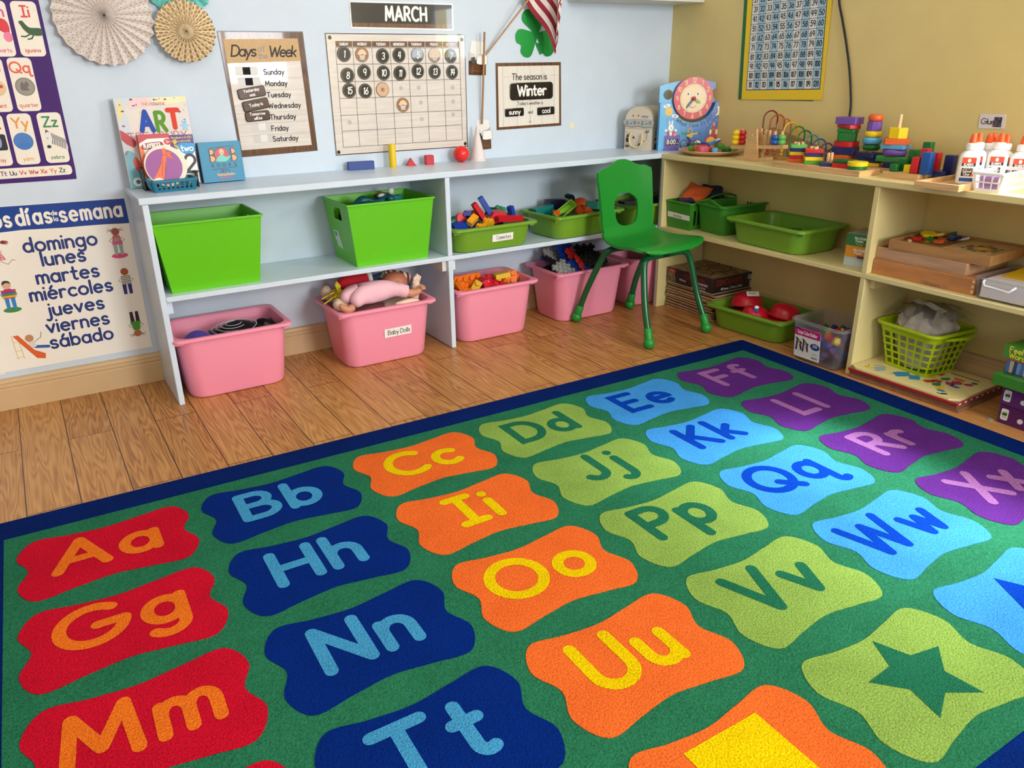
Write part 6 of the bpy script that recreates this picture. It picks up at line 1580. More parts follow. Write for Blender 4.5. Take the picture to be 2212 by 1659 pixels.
# round plate with painted wooden pieces
t = thing('wooden_plate', 'round shallow wooden plate of coloured blocks at the corner end of the yellow shelf', 'plate', (-.1425, -.4450, T2))
m = MB(M((216, 170, 122), .45, 'wood', grain=(20, 4, 20))); m.lathe([(.085, 0), (.100, .002), (.128, .012), (.138, .018), (.138, .021), (.126, .016), (.098, .006), (.002, .005)], n=48); m.build('plate_body', t, smooth=50)
GPl = 'painted wooden pieces on the round plate'
def pebble(w, d, h, mat): return MB(mat).rbox(-w / 2, -d / 2, 0, w / 2, d / 2, h, min(w, d) * .42, e=min(h, w, d) * .25)
z = T2 + .007
for i, (a, r, c, wd, dz, lab) in enumerate((
    (205, .088, cPNK, (.050, .034, .024), 0, 'rose coloured piece at the left edge of the round plate'), (190, .058, cRED, (.046, .028, .024), .012, 'red piece behind the rose piece on the round plate'),
    (236, .092, cSKY, (.040, .026, .020), 0, 'light blue piece at the front left of the round plate'), (268, .096, cDGR, (.042, .028, .019), 0, 'dark green piece at the front of the round plate'),
    (304, .090, cGRN, (.052, .030, .022), 0, 'large lime piece at the front right of the round plate'), (335, .100, cORG, (.040, .026, .020), .004, 'orange piece at the right edge of the round plate'),
    (20, .090, cRED, (.036, .026, .020), .006, 'red piece at the far right of the round plate'), (60, .090, cBLU, (.044, .026, .020), .006, 'dark blue piece at the back right of the round plate'),
    (95, .085, cDGR, (.046, .028, .020), .006, 'dark green piece at the back of the round plate'), (135, .080, cGRN, (.042, .028, .020), .006, 'lime piece at the back left of the round plate'),
    (165, .060, cORG, (.042, .026, .020), .012, 'orange piece behind the red one on the round plate'), (300, .040, cGRN, (.040, .030, .020), .018, 'lime piece on top of the others on the round plate'),
    (30, .035, cORG, (.040, .030, .020), .0, 'flat orange piece in the middle of the round plate'))):
    x, y = -.1425 + r * cos(rad(a)), -.445 + r * sin(rad(a))
    piece('painted_block', pebble(*wd, c), lab, (x, y, z + dz + (.008 if r > .084 else 0)), (0, 0, a * 1.7 % 180), GPl)
m = MB(tc((50, 130, 190))); m.rbox(-.030, -.010, 0, .030, .010, .010, .009, e=.003); m.rbox(.006, -.0095, .010, .029, .0095, .0125, .009, tc((240, 240, 236)), e=.001)
piece('painted_block', m, 'blue and white piece lying across the top of the round plate', (-.152, -.475, z + .040), (6, -18, -18), GPl)
# balance toy
t = thing('balance_toy', 'wooden balance toy with rings on pegs standing between the round plate and the stacking planks', 'toy', (-.1250, -.7100, T2), (0, 0, -90))
# local x runs along the shelf towards the right of the picture, local y away towards the wall
m = MB(WOOD); m.rbox(-.048, -.090, 0, .048, .022, .012, .002, e=.001); m.build('base_board', t, smooth=0)
m = MB(WOOD)
for y in (-.062, -.034):
    m.loft([[(-.036, y, .012), (.036, y, .012), (.036, y + .010, .012), (-.036, y + .010, .012)], [(-.020, y, .122), (.020, y, .122), (.020, y + .010, .122), (-.020, y + .010, .122)]])
m.build('upright', t, smooth=0)
m = MB(WOOD); m.loft([[(x, y, .052 + dz - (.016 if x < 0 else -.002)) for y, dz in ((-.052, 0), (-.020, 0), (-.020, .014), (-.052, .014))] for x in (-.118, -.114, .146, .150)]); m.build('balance_beam', t, smooth=0)
m = MB(WOOD); m.tube([(0, -.066, .098), (0, -.016, .098)], .0045, n=10); m.build('axle', t)
pg = [(-.100, -.044, cYEL, 3), (-.084, -.026, cRED, 3), (.040, -.026, None, 0), (.058, -.026, None, 0), (.100, -.044, cBLU, 2), (.120, -.026, cLGR, 2)]
for x, y, c, n in pg:
    zb = .066 - (.013 if x < 0 else 0); m = MB(WOOD); m.tube([(x, y, zb), (x, y, zb + (.060 if n == 3 else .052))], .0058, n=10); m.build('peg', t)
    for k in range(n):
        m = MB(c); R_, r_ = .0155, .0098
        prof_ = [(R_ - .006 + .0068 * cos(a), r_ * .98 * sin(a) + .0) for a in [rad(q) for q in range(-90, 91, 22)]]
        m.lathe([(.006, -.0095)] + prof_ + [(.006, .0095)], n=22); m.build('ring', t, loc=(x, y, zb + .0100 + k * .0185))
# rainbow bead arches on a wedge
t = thing('bead_arch_toy', 'wooden wedge with a row of rainbow wire arches along the yellow wall', 'toy', (-.0520, -.830, T2), (0, 0, -90))
m = MB(WOODX); m.rbox(-.20, -.045, 0, .175, .050, .014, .002, e=.001); m.build('base_board', t, smooth=0)
m = MB(M((190, 150, 104), .5, 'wood', grain=(4, 30, 30))); m.loft([[(x, .045, .014), (x, .055, .014), (x, .055, zt), (x, .045, zt)] for x, zt in ((-.195, .112), (-.170, .116), (.185, .030))]); m.build('wedge_board', t, smooth=0)
arch_cols = [(120, 24, 30), (180, 70, 34), (206, 110, 54), (236, 196, 40), (66, 130, 40), (30, 130, 70), (104, 170, 196), (50, 120, 180), (130, 90, 150), (90, 50, 110)]
for i, c in enumerate(arch_cols):
    f = i / 9; x = -.160 + .036 * i; hgt = .184 - .122 * f; rw = .022 - .006 * f
    m = MB(tc(c, .3)); pts = [(x, -.032, .014), (x, -.032, hgt - rw)]
    pts = [(x, -.030, .012), (x, -.030, hgt - .03)] + [(x + .010 * (1 - cos(rad(a))) / 2, -.030 + .036 * (1 - cos(rad(a))), hgt - .03 + .030 * sin(rad(a))) for a in range(15, 180, 15)] + [(x + .010, .042, hgt - .03), (x + .010, .042, .02 + .09 * (1 - f))]
    m.tube(pts, .0030, n=8); o = m.build('wire_arch', t, smooth=60)
    for k in range(2):
        b = MB(tc(c, .3)); b.ball((x, -.030, .022 + .0135 * k + (.075 if i == 0 else 0)), (.0075, .0075, .0068), n=14, k=8); b.build('bead', o)
# long peg plank with stacked shapes
t = thing('sorting_plank', 'long wooden peg plank with low stacks of shapes at the yellow shelf front', 'toy', (-.2350, -1.1000, T2), (0, 0, -90.5))
m = MB(WOOD); m.rbox(-.190, -.056, 0, .192, .056, .020, .002, e=.0012); m.build('plank', t, smooth=0)
m_pegs = [(-.140, -.012, .012), (-.120, .012, .012), (-.140, .012, .012), (-.120, -.012, .012), (-.058, -.010, 0), (-.040, .010, 0), (.022, -.012, 0), (.052, .006, 0), (.120, -.012, 0), (.160, 0, 0)]
def rot_sq(w, r, a=45): return [(x * cos(rad(a)) - y * sin(rad(a)), x * sin(rad(a)) + y * cos(rad(a))) for x, y in rr(-w / 2, -w / 2, w / 2, w / 2, r, 4)]
GS = 'painted shapes stacked on the long peg plank'
def on_plank(x, y, zz, o_rot=0):      # plank coordinates to world
    a = rad(-90.5); return (-.2350 + x * cos(a) - y * sin(a), -1.1000 + x * sin(a) + y * cos(a), T2 + zz)
def shape_piece(pts, h, c, x, y, zz, lab, rot=0, grp=GS, name='stacking_shape', fn=on_plank):
    m = MB(c); k = .0012
    cx_ = sum(p[0] for p in pts) / len(pts); cy_ = sum(p[1] for p in pts) / len(pts)
    sc = lambda s_: [((p[0] - cx_) * s_ + cx_, (p[1] - cy_) * s_ + cy_) for p in pts]
    m.loft([[(p[0], p[1], zq) for p in sc(s_)] for s_, zq in ((.97, 0), (1, k), (1, h - k), (.97, h))])
    return place(tag(m.build(name, smooth=30), lab, 'toy piece', grp), fn(x, y, zz), (0, 0, -90.5 + rot))
for k, (c, nm) in enumerate(((cORG, 'orange'), (cRED, 'red'), (cYEL, 'yellow'), (cNAV, 'navy'), (cLGR, 'pale green'))):
    shape_piece(rot_sq(.060 - .002 * (k == 4), .006, 38), .0125, c, -.128, .010, .0201 + .0127 * k, '%s rounded square %s the left stack on the long peg plank' % (nm, ['at the foot of', 'second from the foot of', 'in the middle of', 'second from the top of', 'on top of'][k]), rot=(k * 3) % 7)
for k, (c, nm) in enumerate(((cGRN, 'green'), (cYEL, 'yellow'), (cNAV, 'navy'), (cRED, 'red'))):
    shape_piece(rot_sq(.062, .002, 42), .0130, c, -.052, .004, .0201 + .0132 * k, '%s square %s the second stack on the long peg plank' % (nm, ['at the foot of', 'second from the foot of', 'second from the top of', 'on top of'][k]), rot=(k * 4) % 6)
shape_piece(rot_sq(.058, .002, 40), .0120, cNAV, .026, -.008, .0201, 'single navy square around two bare pegs on the long peg plank')
shape_piece([(-.034, -.024), (.034, -.024), (.034, .024), (-.034, .024)], .0145, cRED, .093, -.008, .0201, 'red rectangle right of the navy square on the long peg plank', rot=12)
shape_piece([(-.032, -.024), (.034, -.024), (.034, .022), (-.032, .022)], .0125, cDGR, .090, .000, .0348, 'dark green rectangle lying on the red one on the long peg plank', rot=8)
shape_piece(ell(0, 0, .0330, n=32), .0115, cDGR, .150, -.014, .0201, 'dark green disc under the yellow disc on the long peg plank')
shape_piece(ell(0, 0, .0335, n=32), .0145, cYEL, .150, -.014, .0318, 'yellow disc with peg holes at the right end of the long peg plank')
mm = MB(M((60, 44, 20), .6))
for x, y, zt, hh in ((-.136, 0, .0201, .072), (-.120, .020, .0201, .072), (-.140, .022, .0201, .070), (-.118, -.004, .0201, .070), (-.112, .012, .0201, .070), (-.060, -.002, .0201, .062), (-.044, .010, .0201, .062), (-.062, .014, .0201, .060), (-.040, -.004, .0201, .060), (.016, .000, .0201, .044), (.040, -.012, .0201, .048)):
    m = MB(WOOD); m.lathe([(.0054, zt), (.0054, hh + .0201 - .002), (.004, hh + .0201)], n=12, cx=x, cy=y); m.build('peg', t)
# three stacking towers on a plank
t = thing('stacking_plank', 'wooden plank behind holding three tall stacking towers', 'toy', (-.0850, -1.1800, T2), (0, 0, -90))
m = MB(M((196, 152, 104), .5, 'wood', grain=(4, 30, 30))); m.rbox(-.170, -.050, 0, .150, .050, .016, .002, e=.001); m.build('plank', t, smooth=0)
for x, hh in ((-.105, .175), (.0, .170), (.095, .196)):
    m = MB(M((236, 206, 150), .5, 'wood', grain=(20, 20, 3))); m.lathe([(.0065, .016), (.0065, hh - .002), (.005, hh)], n=14, cx=x); m.build('peg', t)
def on_tower(x, y, zz): return (-.085 + y, -1.180 - x, T2 + zz)
ngon = lambda r, n, a0=0: [(r * cos(rad(a0 + 360 * i / n)), r * sin(rad(a0 + 360 * i / n))) for i in range(n)]
def torus_piece(R_, h, c, x, y, zz, lab, grp):
    m = MB(c); m.lathe([(R_ * .55, 0)] + [(R_ * .74 + R_ * .26 * cos(a), h / 2 + h / 2 * sin(a)) for a in [rad(q) for q in range(-80, 81, 20)]] + [(R_ * .55, h)], n=28)
    return place(tag(m.build('stacking_shape', smooth=60), lab, 'toy piece', grp), on_tower(x, y, zz))
G1_ = 'shapes of the left stacking tower'; G2_ = 'shapes of the middle stacking tower'; G3_ = 'shapes of the right stacking tower'
zz = .0162
for pts, h, c, lab, ro in ((ngon(.043, 6, 10), .030, cORG, 'orange hexagon at the foot of the left stacking tower', 0), (rr(-.041, -.036, .041, .036, .006), .027, cNAV, 'navy rounded block on the orange one in the left tower', 20), (rr(-.040, -.036, .040, .036, .024), .020, cRED, 'red oval below the green blocks of the left tower', 10),
        (rr(-.034, -.034, .034, .034, .008), .030, cDGR, 'tall dark green block in the middle of the left tower', 34), (rr(-.032, -.030, .032, .030, .006), .014, tc((34, 124, 50)), 'thin green block tipped on the left tower', 18), (rr(-.046, -.022, .046, .022, .003), .014, cRED, 'red bar slanting under the purple block of the left tower', -24), (rr(-.041, -.030, .041, .030, .005), .025, cPUR, 'purple block on top of the left tower', 6)):
    shape_piece(pts, h, c, -.105, 0, zz, lab, rot=ro, grp=G1_, fn=on_tower); zz += h + .0004
zz = .0162
shape_piece(rr(-.040, -.036, .040, .036, .002), .012, cYEL, .002, -.004, zz, 'flat yellow square at the foot of the middle tower', rot=28, grp=G2_, fn=on_tower); zz += .0124
shape_piece(rr(-.046, -.034, .046, .034, .014), .016, tc((26, 36, 84)), .002, 0, zz, 'lower navy block of the middle tower', rot=10, grp=G2_, fn=on_tower); zz += .0164
shape_piece(rr(-.044, -.032, .044, .032, .010), .016, cNAV, .0, 0, zz, 'upper navy block of the middle tower', rot=-14, grp=G2_, fn=on_tower); zz += .024
for R_, h, c, lab in ((.030, .021, cDGR, 'dark green ring of the middle tower'), (.033, .024, cSKY, 'sky blue ring of the middle tower'), (.030, .021, cYEL, 'yellow ring under the purple drum of the middle tower')):
    torus_piece(R_, h, c, 0, 0, zz, lab, G2_); zz += h + .0004
shape_piece(ngon(.0245, 10), .033, cPUR, 0, 0, zz, 'tall purple drum of the middle tower', grp=G2_, fn=on_tower); zz += .0334
torus_piece(.0255, .022, cORG, 0, 0, zz, 'orange ring on top of the middle tower', G2_)
zz = .0162
for pts, h, c, lab, ro in ((rr(-.026, -.024, .026, .024, .008), .020, cNAV, 'navy block at the foot of the right tower', 0), (rr(-.056, -.022, .056, .022, .008), .020, tc((60, 150, 66)), 'long green bar of the right tower', 6)):
    shape_piece(pts, h, c, .095, -.004, zz, lab, rot=ro, grp=G3_, fn=on_tower); zz += h + .0004
torus_piece(.041, .024, cPUR, .095, 0, zz, 'fat purple ring of the right tower', G3_); zz += .0244
shape_piece(rr(-.040, -.034, .040, .034, .002), .014, cSKY, .095, 0, zz, 'sky blue square of the right tower', rot=12, grp=G3_, fn=on_tower); zz += .0144
shape_piece(rr(-.040, -.030, .040, .030, .002), .020, cORG, .095, 0, zz, 'orange square turned to a corner in the right tower', rot=38, grp=G3_, fn=on_tower); zz += .0204
shape_piece(ngon(.0335, 6, 8), .036, cYEL, .095, 0, zz, 'yellow hexagon on top of the right tower under the bare peg', grp=G3_, fn=on_tower)
# graduated prisms in a slotted board
t = thing('block_board', 'wooden slotted board with green red and blue upright prisms', 'toy', (-.1330, -1.3930, T2), (0, 0, -90))
m = MB(WOOD); m.rbox(-.056, -.100, 0, .074, .100, .021, .002, e=.001); m.build('board', t, smooth=0)
m = MB(M((120, 84, 50), .6)); m.box(-.040, -.09, .0205, -.016, .085, .0212); m.box(.030, -.09, .0205, .056, .085, .0212); m.build('slot', t, smooth=0)
def on_board(x, y, zz): return (-.133 + y, -1.393 - x, T2 + zz)
GK = 'upright painted prisms in the slotted board'
for x, y, h, w, c, lab in ((-.030, -.076, .024, .024, cDGR, 'shortest green prism at the front of the slotted board'), (-.022, -.044, .040, .026, cDGR, 'second green prism of the slotted board'), (-.012, -.006, .068, .028, cDGR, 'third green prism of the slotted board'), (.002, .048, .090, .028, cDGR, 'tallest green prism at the back of the slotted board'), (.000, .018, .044, .022, tc((20, 96, 50)), 'short dark green prism between the tall ones on the slotted board'),
        (.016, -.070, .025, .022, cYEL, 'small yellow prism at the front of the slotted board'), (.020, -.030, .034, .022, cYEL, 'yellow prism behind the red one on the slotted board'), (.044, -.074, .052, .024, cRED, 'front red prism of the slotted board'), (.040, -.024, .076, .026, cRED, 'tall red prism of the slotted board'), (.050, .026, .060, .026, cRED, 'rear red prism of the slotted board')):
    shape_piece(rr(-w / 2, -w / 2, w / 2, w / 2, .002), h, c, x, y, .0214, lab, grp=GK, name='prism_block', fn=on_board, rot=4)
for x, y, h, w, c, lab in ((.078, -.070, .070, .030, cBLU, 'tall blue prism at the front right of the slotted board'), (.100, -.030, .030, .030, cNAV, 'low navy prism behind the blue one'), (.104, .020, .078, .030, cNAV, 'tall navy prism at the back right beside the glue bottles')):
    shape_piece(rr(-w / 2, -w / 2, w / 2, w / 2, .002), h, c if True else c, x, y, .0214 if x < .08 else .0006, lab, grp=GK, name='prism_block', fn=on_board, rot=4)
# low wooden tray with paper scraps
t = thing('wooden_tray', 'low wooden tray at the front edge of the yellow shelf under the glue bottles', 'tray', (-.2280, -1.5960, T2), (0, 0, -88))
m = MB(WOOD); L_, W_ = .070, .125
m.box(-L_, -W_, 0, L_, W_, .006); m.box(-L_, -W_, .006, L_, -W_ + .008, .020); m.box(-L_, W_ - .008, .006, L_, W_, .020); m.box(-L_, -W_ + .008, .006, -L_ + .008, W_ - .008, .020); m.box(L_ - .008, -W_ + .008, .006, L_, W_ - .008, .020); m.build('tray_body', t, smooth=0, bevel=.001)
m = MB(M((240, 226, 120), .5, 'paper')); m.poly([(-.05, -.11), (.05, -.105), (.048, -.06), (-.052, -.07)], .0068, M((244, 236, 210), .5, 'paper')); m.poly([(.005, -.112), (.052, -.112), (.05, -.08), (.0, -.085)], .0072)
tag(place(m.build('paper_scrap', smooth=0), (-.2280, -1.5960, T2), (0, 0, -88)), 'yellow and white paper scraps lying in the low wooden tray', 'paper')
# glue bottles
GLW, GLO = M((240, 238, 236), .3, 'plastic'), M((246, 96, 34), .35, 'plastic')
t = thing('glue_bottle', 'nearest white glue bottle with the whole printed label showing', 'bottle', (0, 0, 0), group='white glue bottles with orange tips')
m = MB(GLW)
ov = lambda rx, ry, z_: [(rx * cos(2 * pi * i / 32) * (1 if True else 1), ry * sin(2 * pi * i / 32), z_) for i in range(32)]
def sq(rx, ry, z_): return [(p[0], p[1], z_) for p in rr(-rx, -ry, rx, ry, ry * .75, 7)]
m.loft([sq(.0255, .0155, 0), sq(.0285, .0185, .003), sq(.0290, .0190, .012), sq(.0288, .0188, .078), sq(.0265, .0170, .090), sq(.0190, .0140, .0985), sq(.0130, .0125, .102), sq(.0130, .0125, .104)]); m.build('bottle_body', t, smooth=60)
m = MB(GLW); m.lathe([(.0150, .103), (.0168, .105), (.0168, .118), (.0150, .122), (.0108, .124)], n=24); m.build('collar', t, smooth=40)
m = MB(GLO); m.lathe([(.0104, .123), (.0100, .130), (.0086, .142), (.0066, .149), (.0034, .1520), (.0005, .1528)], n=18); m.build('cap_tip', t, smooth=60)
m = MB(M((236, 80, 50), .4)); m.X = Matrix.Translation((0, -.0193, 0)) @ Matrix.Rotation(rad(90), 4, 'X')
m.poly(rr(-.0190, .058, .0190, .082, .002), .0002, M((238, 84, 50), .4)); m.poly(rr(-.0185, .056, .0185, .0650, .001), .0005, M((30, 40, 84), .4)); m.text("ELMER'S", 0, .0575, .0062, .0015, .0008, M((246, 244, 240), .4), sx=.78, track=.2, cap=2); m.poly(ell(0, .073, .0045, .006), .0005, M((246, 240, 230), .4))
m.poly(rr(-.0165, .026, .0130, .050, .001), .0002, M((30, 28, 30), .4)); m.text('School', -.0018, .0375, .0075, .0014, .0006, M((246, 246, 244), .4), sx=.80, track=.2, cap=2); m.text('Glue', -.0018, .0285, .0075, .0014, .0006, M((246, 246, 244), .4), sx=.85, track=.2, cap=2); m.text('Washable No Run', -.0018, .0465, .0026, .0005, .0006, M((226, 206, 150), .4), cap=0, sx=.8)
m.poly(ell(.013, .029, .004), .0008, M((236, 96, 60), .4)); m.poly(rr(-.0195, .010, .0180, .0210, .002), .0002, M((24, 84, 160), .4)); m.build('front_label', t, smooth=0)
place(t, (-.2076, -1.6079, T2 + .0062), (0, 0, -60))
for a, b_, rz_, lab in ((.045, .016, -60, 'glue bottle hidden directly behind the nearest one'), (.092, .043, -58, 'front one of the middle pair of glue bottles by the wall'), (.136, .056, -60, 'rear one of the middle pair of glue bottles by the wall'), (.060, .075, -62, 'glue bottle right of the nearest one with half its label visible'), (.100, .092, -58, 'glue bottle with a cut off label between the pair and the basket'), (.078, .138, -60, 'glue bottle behind the white basket rim with a red label corner'), (.122, .150, -56, 'rightmost glue bottle against the yellow wall')):
    x, y = -.2076 + a * .88 + b_ * .476, -1.6079 + a * .476 - b_ * .88
    copy_thing(t, lab, (x, y, T2 + .0062 if a < .07 else T2 + .0004), (0, 0, rz_), 'white glue bottles with orange tips')
# white slotted basket
WP = M((240, 238, 234), .4, 'plastic')
t = basket('slotted_basket', 'white slotted plastic basket at the right picture edge on the yellow shelf', 'basket', .165, .070, .056, WP, (-.1960, -1.7080, T2), 5, .008, 16, 3, rim=.005, rows=[(0, .5, .34, .92), (.5, 1, .08, .74)])
tag(place(MB(M((176, 132, 176), .5, 'paper')).rbox(-.0265, -.001, 0, .0265, .001, .040, .0003).build('purple_card', smooth=0), (-.2735, -1.7148, T2 + .008), (8, 0, -85)), 'purple card behind the end of the white slotted basket', 'card')
m = MB(M((226, 202, 168), .5)); m.rbox(-.06, -.025, 0, .06, .025, .026, .01, e=.004); tag(place(m.build('craft_sticks', smooth=0), (-.190, -1.7075, T2 + .0025), (0, 0, 5)), 'pale craft sticks inside the white slotted basket', 'sticks', kind='stuff')

# ================================================================== inside the yellow shelf, middle row
BG = M((62, 140, 40), .4, 'plastic')
t = basket('slotted_basket', 'small green slotted basket of bean bags with a handwritten strip label', 'basket', .245, .128, .118, BG, (-.1350, -.3980, HY), -90 + 92, .010, 9, 0, .18, .72)
for o in t.children: pass
m = MB(M((238, 234, 226), .5, 'paper')); m.X = Matrix.Rotation(rad(-90), 4, 'Z') @ Matrix.Rotation(rad(90 + 4.8), 4, 'X')
m.prism([(-.066, -.014), (.068, -.018), (.068, .004), (-.066, .010)], .1285, .1292); m.text('Bean Bags', -.004, -.010, .0105, .0009, .1296, M((40, 40, 46), .5), sx=.75, track=.2, cap=2, rot=-2); lb_ = m.build('name_label', t, smooth=0); lb_.location = (-.002, 0, .072)
def bag_mesh(w, d, h, mat):
    m = MB(mat); n = 12; vs = []; fs = []
    for sg in (1, -1):
        for i in range(n + 1):
            for j in range(n + 1):
                u, v = 2 * i / n - 1, 2 * j / n - 1; k = max(0, (1 - u ** 4) * (1 - v ** 4)) ** .6
                vs.append((u * w / 2 * (1 - .08 * (1 - v * v)), v * d / 2 * (1 - .08 * (1 - u * u)), sg * (h / 2 * k + .0008) + .004 * sin(5 * u + 3 * v)))
    for q in (0, 1):
        for i in range(n):
            for j in range(n):
                a = q * (n + 1) ** 2 + i * (n + 1) + j; f = (a, a + n + 1, a + n + 2, a + 1); fs.append(f if q == 0 else f[::-1])
    return m.add(vs, fs)
tag(place(bag_mesh(.120, .110, .034, M((226, 100, 44), .85, 'fabric')).build('bean_bag', smooth=70), (-.150, -.390, HY + .142), (14, -30, 20)), 'orange bean bag heaped on the small green basket', 'bean bag')
tag(place(bag_mesh(.100, .095, .034, M((34, 44, 76), .85, 'fabric')).build('bean_bag', smooth=70), (-.060, -.405, HY + .145), (10, -20, 50)), 'navy bean bag behind the orange one', 'bean bag')
tag(place(bag_mesh(.080, .070, .03, M((60, 50, 80), .85, 'fabric')).build('bean_bag', smooth=70), (-.215, -.390, HY + .112), (0, 14, 60)), 'patterned dark bean bag at the front edge under the orange one', 'bean bag')
m = MB(M((40, 70, 60), .8, 'fabric')); m.rbox(-.105, -.052, .0, .105, .052, .105, .02, e=.02); tag(place(m.build('bean_bag_pile'), (-.1350, -.398, HY + .004), (0, 0, 2)), 'bean bags filling the small green basket', 'bean bag', kind='stuff')
# green caddy with a folded handle
t = thing('storage_caddy', 'deep green plastic caddy basket with a handle beside the bean bag basket', 'basket', (-.1080, -.5700, HY), (0, 0, -4))
w, d, h = .130, .088, .128
m = MB(BG); Rg = lambda x, y, z_, r_: [(a, b, z_) for a, b in rr(-x, -y, x, y, r_, 6)]
m.loft([Rg(w * .86, d * .84, 0, .02), Rg(w * .90, d * .88, .006, .024), Rg(w, d, h - .002, .026), Rg(w - .003, d - .003, h - .002, .024), Rg(w * .90 - .003, d * .88 - .003, .008, .022), Rg(w * .86, d * .84, .005, .02)]); m.build('caddy_body', t, smooth=40)
m = MB(BG); m.loft([Rg(w - .003, d - .003, h - .008, .024), Rg(w + .012, d + .010, h - .008, .03), Rg(w + .012, d + .010, h - .002, .03), Rg(w - .003, d - .003, h, .024), Rg(w - .003, d - .003, h - .008, .024)], caps=False); m.build('rim', t, smooth=40)
m = MB(BG)
hp = catmull([(-w - .008, -d * .9, h - .002), (-w - .004, -d * .5, h + .006), (-w + .004, 0, h + .016), (-w - .004, d * .5, h + .006), (-w - .008, d * .9, h - .002)], 6, False); m.tube(hp, .0065, n=8, sq=.6)
m.build('handle', t, smooth=60)
m = MB(BG); m.tube(catmull([(-w * .6, d + .006, h - .002), (-w * .1, d + .002, h + .016), (w * .4, d + .002, h + .018), (w * .9, d + .006, h)], 6, False), .0065, n=8, sq=.6); m.build('handle', t, smooth=60)
m = MB(M((14, 30, 12), .6))
for i in range(7): m.box(w * .82 , -d * .6 + i * .017, h * .72, w - .0035, -d * .6 + i * .017 + .008, h * .90)
m.build('slot', t, smooth=0)
tub('storage_tray', 'wide shallow green tray with a few dark blocks on the yellow middle shelf', 'tray', (-.1560, -.9030, HY), .400, .282, .10, TRAYG, -92, GT)
for i, (x, y, c, lab) in enumerate(((-.13, -.93, (12, 84, 60), 'dark teal block on the bottom of the wide green tray'), (-.12, -1.02, (22, 50, 90), 'dark blue block at the right end of the wide green tray'))):
    piece('toy_block', MB(tc(c)).rbox(-.025, -.02, 0, .025, .02, .062 if i == 0 else .045, .004, e=.002), lab, (x, y, HY + .0050), (0, 0, 20), 'blocks in the wide green tray')
# three little word puzzle boxes
GX = 'small card boxes stacked against the shelf divider'
def little_box(name, label, loc, rot, w, d, h, face, lines, ink, top, group=GX):
    t = thing(name, label, 'box', loc, rot, group)
    m = MB(M((230, 226, 216), .5)); m.box(-w / 2, -d / 2, 0, w / 2, d / 2, h, top); m.build('carton', t, bevel=.0008)
    m = cover_frame(MB(face), w, h, d / 2); m.poly([(-w / 2 + .0005, .0005), (w / 2 - .0005, .0005), (w / 2 - .0005, h - .0005), (-w / 2 + .0005, h - .0005)], .0004)
    for s, x, y, hh, c in lines: m.text(s, x, y, hh, hh * .16, .0008, c, sx=.80, track=.18, cap=2)
    m.build('front_print', t, smooth=0); return t
wi, yg = M((240, 240, 234), .4), M((170, 200, 60), .4)
little_box('puzzle_box', 'pale grey card box with an open flap under the orange puzzle box', (-.165, -1.2900, HY), (0, 0, -84), .105, .140, .034, M((200, 214, 212), .5), [('- -', -.01, .012, .008, M((160, 176, 176), .5)), ('- -', .02, .018, .008, M((160, 176, 176), .5))], wi, M((206, 214, 212), .5))
little_box('puzzle_box', 'orange word puzzle box in the middle of the little stack', (-.175, -1.2880, HY + .0345), (0, 0, -82), .096, .130, .041, M((226, 150, 40), .45), [('Word Build', .004, .0225, .0085, wi), ('Puzzles', .002, .0125, .0085, wi), ('3-Letter', .004, .0030, .0065, M((206, 70, 40), .4))], wi, M((226, 180, 110), .5))
little_box('puzzle_box', 'green word puzzle box on top of the little stack', (-.178, -1.2880, HY + .0762), (0, 0, -82), .096, .130, .042, M((48, 120, 60), .45), [('Word Build', .004, .0240, .0085, wi), ('Puzzles', .002, .0140, .0085, wi), ('4-Letter', .004, .0035, .0065, yg)], wi, M((150, 150, 130), .5))
piece('puzzle_piece', MB(M((176, 90, 70), .5)).rbox(-.03, -.02, 0, .03, .02, .006, .004), 'reddish puzzle piece lying on top of the green word puzzle box', (-.165, -1.315, HY + .1188), (0, 0, 0), None)
piece('puzzle_piece', MB(M((80, 54, 70), .5)).rbox(-.02, -.03, 0, .02, .03, .006, .004), 'dark puzzle card peeping out between the grey and orange boxes', (-.225, -1.328, HY + .0345), (0, 0, 5), None)
# wooden boxes on the right middle shelf
W1, W2, W3 = M((198, 132, 76), .45, 'wood', grain=(26, 3, 26)), M((190, 148, 112), .5, 'wood', grain=(30, 4, 30)), M((176, 128, 74), .5, 'wood', grain=(30, 4, 30))
t = thing('wooden_box', 'long orange brown wooden box lowest of the wooden boxes', 'box', (-.1400, -1.5590, HY), (0, 0, 0))
m = MB(W1); m.box(-.127, -.176, 0, .120, .178, .053); m.build('box_body', t, bevel=.0012)
m = MB(M((226, 190, 150), .5))
for i in range(3): m.box(-.128, -.1755, .008 + i * .016, -.1268, -.168, .016 + i * .016)
m.build('finger_joint', t, smooth=0)
m = MB(M((120, 76, 60), .6)); m.X = Matrix.Translation((-.1275, -.02, 0)) @ Matrix.Rotation(rad(-90), 4, 'Z') @ Matrix.Rotation(rad(90), 4, 'X'); m.text('Shapes', .02, .003, .010, .0012, .0002, rot=-1, sx=1.2, cap=2); m.poly(rr(-.02, .001, .075, .014, .003), .0001, M((176, 120, 84), .5)); m.build('worn_label', t, smooth=0)
def open_box(name, label, loc, rot, hx, hy, h, th, mat, group=None):
    t = thing(name, label, 'box', loc, rot, group)
    m = MB(mat); m.box(-hx, -hy, 0, hx, hy, .005); m.box(-hx, -hy, .005, -hx + th, hy, h); m.box(hx - th, -hy, .005, hx, hy, h); m.box(-hx + th, -hy, .005, hx - th, -hy + th, h); m.box(-hx + th, hy - th, .005, hx - th, hy, h)
    m.build('box_body', t, bevel=.001); return t
